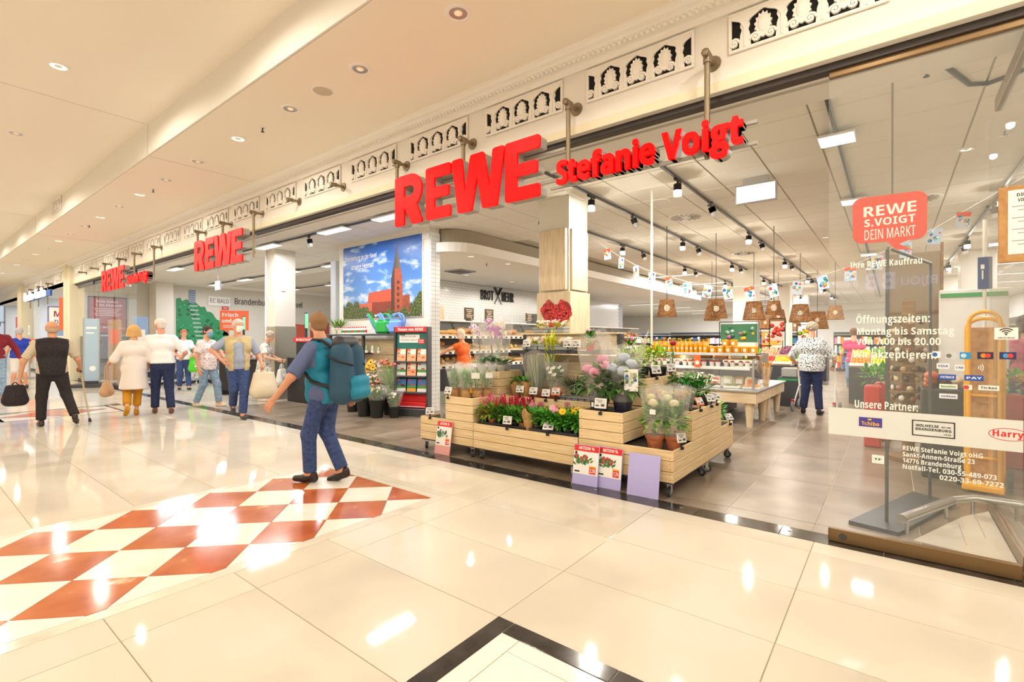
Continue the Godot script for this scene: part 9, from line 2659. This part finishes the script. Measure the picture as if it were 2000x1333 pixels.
	# 7
	person("dark-haired woman with a blue face mask in a pink flowered blouse and pale jeans", V.call(-11.27, 0, -4.12), 2.0, {"H": 1.68, "g": 1.16, "fem": true, "top": cloth_print("pink_floral", ["8a5a68", "d9b8b8", "f2e9e4", "f6f0ec"], [0.0, 0.28, 0.5, 1.0], 0.035, 411), "topname": "blouse", "hem": 0.46, "skirt": 0.07, "sleeve": 0.75, "loose": 0.022, "legs": pale_denim, "shoes": mat("cream_shoe", "d9c9b8", 0.6), "hair": "short", "haircol": mat("brown_hair", "3a2a22", 0.7), "mask": mat("mask_blue", "7fb0d6", 0.7), "eyes": true, "la": V.call(0.1, 0.085, 0.2), "lk": V.call(0.09, 0.47, 0.16), "ra": V.call(-0.1, 0.1, -0.18), "rk": V.call(-0.09, 0.48, 0.0), "le": V.call(0.25, 1.14, 0.1), "lw": V.call(0.16, 1.02, 0.28)})
	# 8
	person("grey-haired man with a white face mask, sand vest over a grey-blue shirt, striding", V.call(-9.2, 0, -3.86), 1.3, {"H": 1.76, "g": 1.12, "top": mat("blue_shirt", "9aa3b8", 0.8), "vest": mat("sand_vest", "c3b083", 0.85), "open": true, "hem": 0.5, "sleeve": 0.9, "legs": denim, "shoes": M["dark"], "hair": "short", "haircol": mat("silver_hair", "cfc5b8", 0.8), "mask": mat("mask_white", "f1efec", 0.7), "eyes": true, "skin": "d59878", "la": V.call(0.05, 0.09, 0.18), "lk": V.call(0.08, 0.52, 0.14), "ra": V.call(-0.04, 0.2, -0.34), "rk": V.call(-0.07, 0.52, 0.04), "rtoe": V.call(0.0, -0.6, 0.8), "re": V.call(-0.4, 1.22, 0.0), "rw": V.call(-0.26, 1.04, 0.16), "le": V.call(0.33, 1.12, -0.02), "lw": V.call(0.36, 0.95, 0.18), "lgrip": true, "hyaw": 0.25, "near": true})
	carry_bag("big cream carrier bag swinging from the hand of the man in the sand vest", Vector3(-9.2, 0, -3.86) + Basis(Vector3.UP, 1.3) * Vector3(0.38, 0.88, 0.22), 1.3, 0.3, 0.52, 0.2, mat("cream_bag", "d9cbb0", 0.8), 0.06)
	# 9
	person("small old woman with grey curls in a yellow-flowered dress at the checkout", V.call(-11.3, 0, -5.3), 2.35, {"H": 1.58, "g": 1.1, "fem": true, "top": cloth_print("leaf_dress", ["2b2f33", "8a8d8a", "f2eee0", "f4f1e6", "e3b83a"], [0.0, 0.3, 0.48, 0.8, 1.0], 0.03, 412, FastNoiseLite.TYPE_SIMPLEX_SMOOTH, 1.6), "topname": "dress", "hem": 0.27, "skirt": 0.12, "sleeve": 0.7, "loose": 0.02, "shoes": mat("cream_shoe", "d9c9b8", 0.6), "hair": "curly", "haircol": grey_hair, "skin": "dba98c", "hz": 0.03, "hpitch": 0.35, "lean": Vector2(0, 0.06), "le": V.call(0.2, 1.0, 0.14), "lw": V.call(0.14, 0.92, 0.36), "re": V.call(-0.22, 1.0, 0.12), "rw": V.call(-0.16, 0.94, 0.36), "lgrip": true, "rgrip": true})
	carry_bag("white carrier bag held before her by the woman in the flowered dress", Vector3(-11.3, 0, -5.3) + Basis(Vector3.UP, 2.35) * Vector3(-0.1, 0.86, 0.42), 2.35, 0.36, 0.42, 0.14, mat("white_bag", "e6e2d6", 0.7), 0.12)
	# 10
	var teal := mat("teal_jacket", "0f7fa0", 0.7)
	var bp_p := V.call(-4.4, 0, -2.66) as Vector3
	person("man in a teal vest with a big backpack walking over the red tiles", bp_p, -1.15, {"H": 1.66, "hyaw": -0.5, "top": mat("sleeve_blue", "56648c", 0.8), "vest": teal, "hem": 0.49, "sleeve": 0.95, "loose": 0.024, "legs": denim, "shoes": mat("dark_shoe", "2a1c18", 0.4), "hair": "short", "haircol": mat("sandy_hair", "8a6848", 0.8), "skin": "d39a7a", "near": true, "la": V.call(0.06, 0.09, 0.13), "lk": V.call(0.08, 0.48, 0.13), "ra": V.call(-0.06, 0.11, -0.15), "rk": V.call(-0.08, 0.48, 0.04), "rtoe": V.call(0, -0.3, 0.9), "le": V.call(0.34, 1.06, 0.12), "lw": V.call(0.36, 0.84, 0.3), "re": V.call(-0.28, 1.08, -0.08), "rw": V.call(-0.3, 0.86, -0.1), "lean": Vector2(0, 0.05)})
	var bp := thing("backpack", "large dark blue-teal backpack on the man's back, with black straps and pockets", "backpack", bp_p, -1.15)
	var pack := mat("pack_blue", "1f4a63", 0.7)
	obj("main_sack", skin_field([[Vector3(-0.1, 1.28, -0.24), Vector3(-0.11, 0.9, -0.26), 0.1, 0.12], [Vector3(0.1, 1.28, -0.24), Vector3(0.11, 0.9, -0.26), 0.1, 0.12]], 0.014, 0.05), pack, bp)
	obj("front_pocket", skin_field([[Vector3(-0.08, 1.0, -0.37), Vector3(0.08, 1.0, -0.37), 0.06, 0.06], [Vector3(-0.08, 0.9, -0.37), Vector3(0.08, 0.9, -0.37), 0.07, 0.07]], 0.014, 0.04), teal, bp)
	obj("top_flap", skin_field([[Vector3(-0.1, 1.37, -0.22), Vector3(0.1, 1.37, -0.22), 0.07, 0.07]], 0.014, 0.03), M["dark"], bp)
	for sx in [-1.0, 1.0]:
		obj("strap", nb().tube(PackedVector3Array([Vector3(0.1 * sx, 1.33, -0.14), Vector3(0.12 * sx, 1.395, -0.05), Vector3(0.13 * sx, 1.4, 0.04), Vector3(0.135 * sx, 1.33, 0.13), Vector3(0.15 * sx, 1.12, 0.17), Vector3(0.18 * sx, 1.0, 0.02), Vector3(0.15 * sx, 0.95, -0.16)]), 0.018, 6), M["black"], bp)
		obj("side_strap", nb().tube(PackedVector3Array([Vector3(0.215 * sx, 1.25, -0.16), Vector3(0.23 * sx, 1.2, -0.3), Vector3(0.1 * sx, 1.16, -0.37)]), 0.01, 5), M["black"], bp)
	# 11
	person("woman in an orange T-shirt reaching into the bread shelves behind the orchids", V.call(-7.25, 0, -7.62), -1.35, {"H": 1.62, "g": 1.1, "fem": true, "top": mat("orange_tee", "f06a2a", 0.8), "hem": 0.5, "sleeve": 0.55, "legs": mat("cream_trousers", "d9cbb8", 0.85), "hair": "bob", "haircol": mat("pale_hair", "e8d3c0", 0.8), "skin": "e0a283", "le": V.call(0.33, 1.2, 0.16), "lw": V.call(0.5, 1.06, 0.34), "lean": Vector2(0, 0.05)})
	# 12
	var gp := V.call(-1.2, 0, -10.75) as Vector3
	person("grey-haired woman in a black and white patterned blouse and dark jeans leaning on a walker", gp, PI - 0.1, {"H": 1.72, "g": 1.34, "fem": true, "top": cloth_print("swirl", ["20262c", "4a545c", "e9edee", "f4f6f5"], [0.0, 0.36, 0.5, 1.0], 0.05, 413, FastNoiseLite.TYPE_SIMPLEX_SMOOTH, 2.2), "topname": "blouse", "hem": 0.47, "skirt": 0.07, "sleeve": 0.95, "loose": 0.03, "legs": navy, "shoes": M["black"], "hair": "curly", "haircol": grey_hair, "skin": "dca486", "hyaw": 0.35, "near": true, "le": V.call(0.36, 1.06, 0.05), "lw": V.call(0.31, 0.9, 0.26), "re": V.call(-0.36, 1.06, 0.05), "rw": V.call(-0.31, 0.9, 0.26), "lgrip": true, "rgrip": true, "la": V.call(0.14, 0.086, 0.0), "ra": V.call(-0.14, 0.086, -0.06)})
	var wk := thing("rollator", "white and red wheeled walking frame before the woman in the patterned blouse", "walker", gp, PI - 0.1)
	var wf := nb()
	for sx in [-1.0, 1.0]: wf.tube(PackedVector3Array([Vector3(0.31 * sx, 0.9, 0.2), Vector3(0.31 * sx, 0.88, 0.36), Vector3(0.3 * sx, 0.5, 0.42), Vector3(0.33 * sx, 0.14, 0.12)]), 0.013, 6).tube(PackedVector3Array([Vector3(0.3 * sx, 0.5, 0.42), Vector3(0.33 * sx, 0.14, 0.62)]), 0.013, 6)
	wf.tube(PackedVector3Array([Vector3(-0.3, 0.5, 0.42), Vector3(0.3, 0.5, 0.42)]), 0.012, 6)
	obj("frame", wf, M["white"], wk)
	for sx in [-1.0, 1.0]:
		for z in [0.12, 0.62]:
			obj("wheel", nb().cyl(Vector3(0.345 * sx - 0.015, 0.1, z), Vector3(0.345 * sx + 0.015, 0.1, z), 0.1, 0.1, 16), M["grey"], wk)
		obj("fork", nb().box(Vector3(0.345 * sx, 0.2, 0.12), Vector3(0.05, 0.07, 0.06), 0.01), M["print_red"], wk)
		obj("grip", nb().cyl(Vector3(0.31 * sx, 0.9, 0.16), Vector3(0.31 * sx, 0.895, 0.3), 0.02, 0.02, 8), M["black"], wk)
	# 13, 14
	person("distant woman in a pink top and cropped jeans walking into the aisle behind the glass", V.call(-0.74, 0, -14.6), PI, {"H": 1.68, "fem": true, "top": mat("pink_top", "e0487a", 0.8), "hem": 0.5, "sleeve": 0.5, "legs": pale_denim, "cuff": 0.14, "shoes": mat("cream_shoe", "d9c9b8", 0.6), "hair": "short", "haircol": mat("auburn", "6a4030", 0.7), "la": V.call(0.08, 0.085, 0.2), "ra": V.call(-0.08, 0.12, -0.2)})
	person("shopper in a magenta top partly hidden behind the yellow trolley and its carton", V.call(1.35, 0, -8.9), PI + 0.4, {"H": 1.7, "fem": true, "top": mat("magenta_top", "c23a72", 0.8), "hem": 0.5, "sleeve": 0.6, "legs": denim, "hair": "bob", "haircol": mat("brown_hair", "3a2a22", 0.7)})
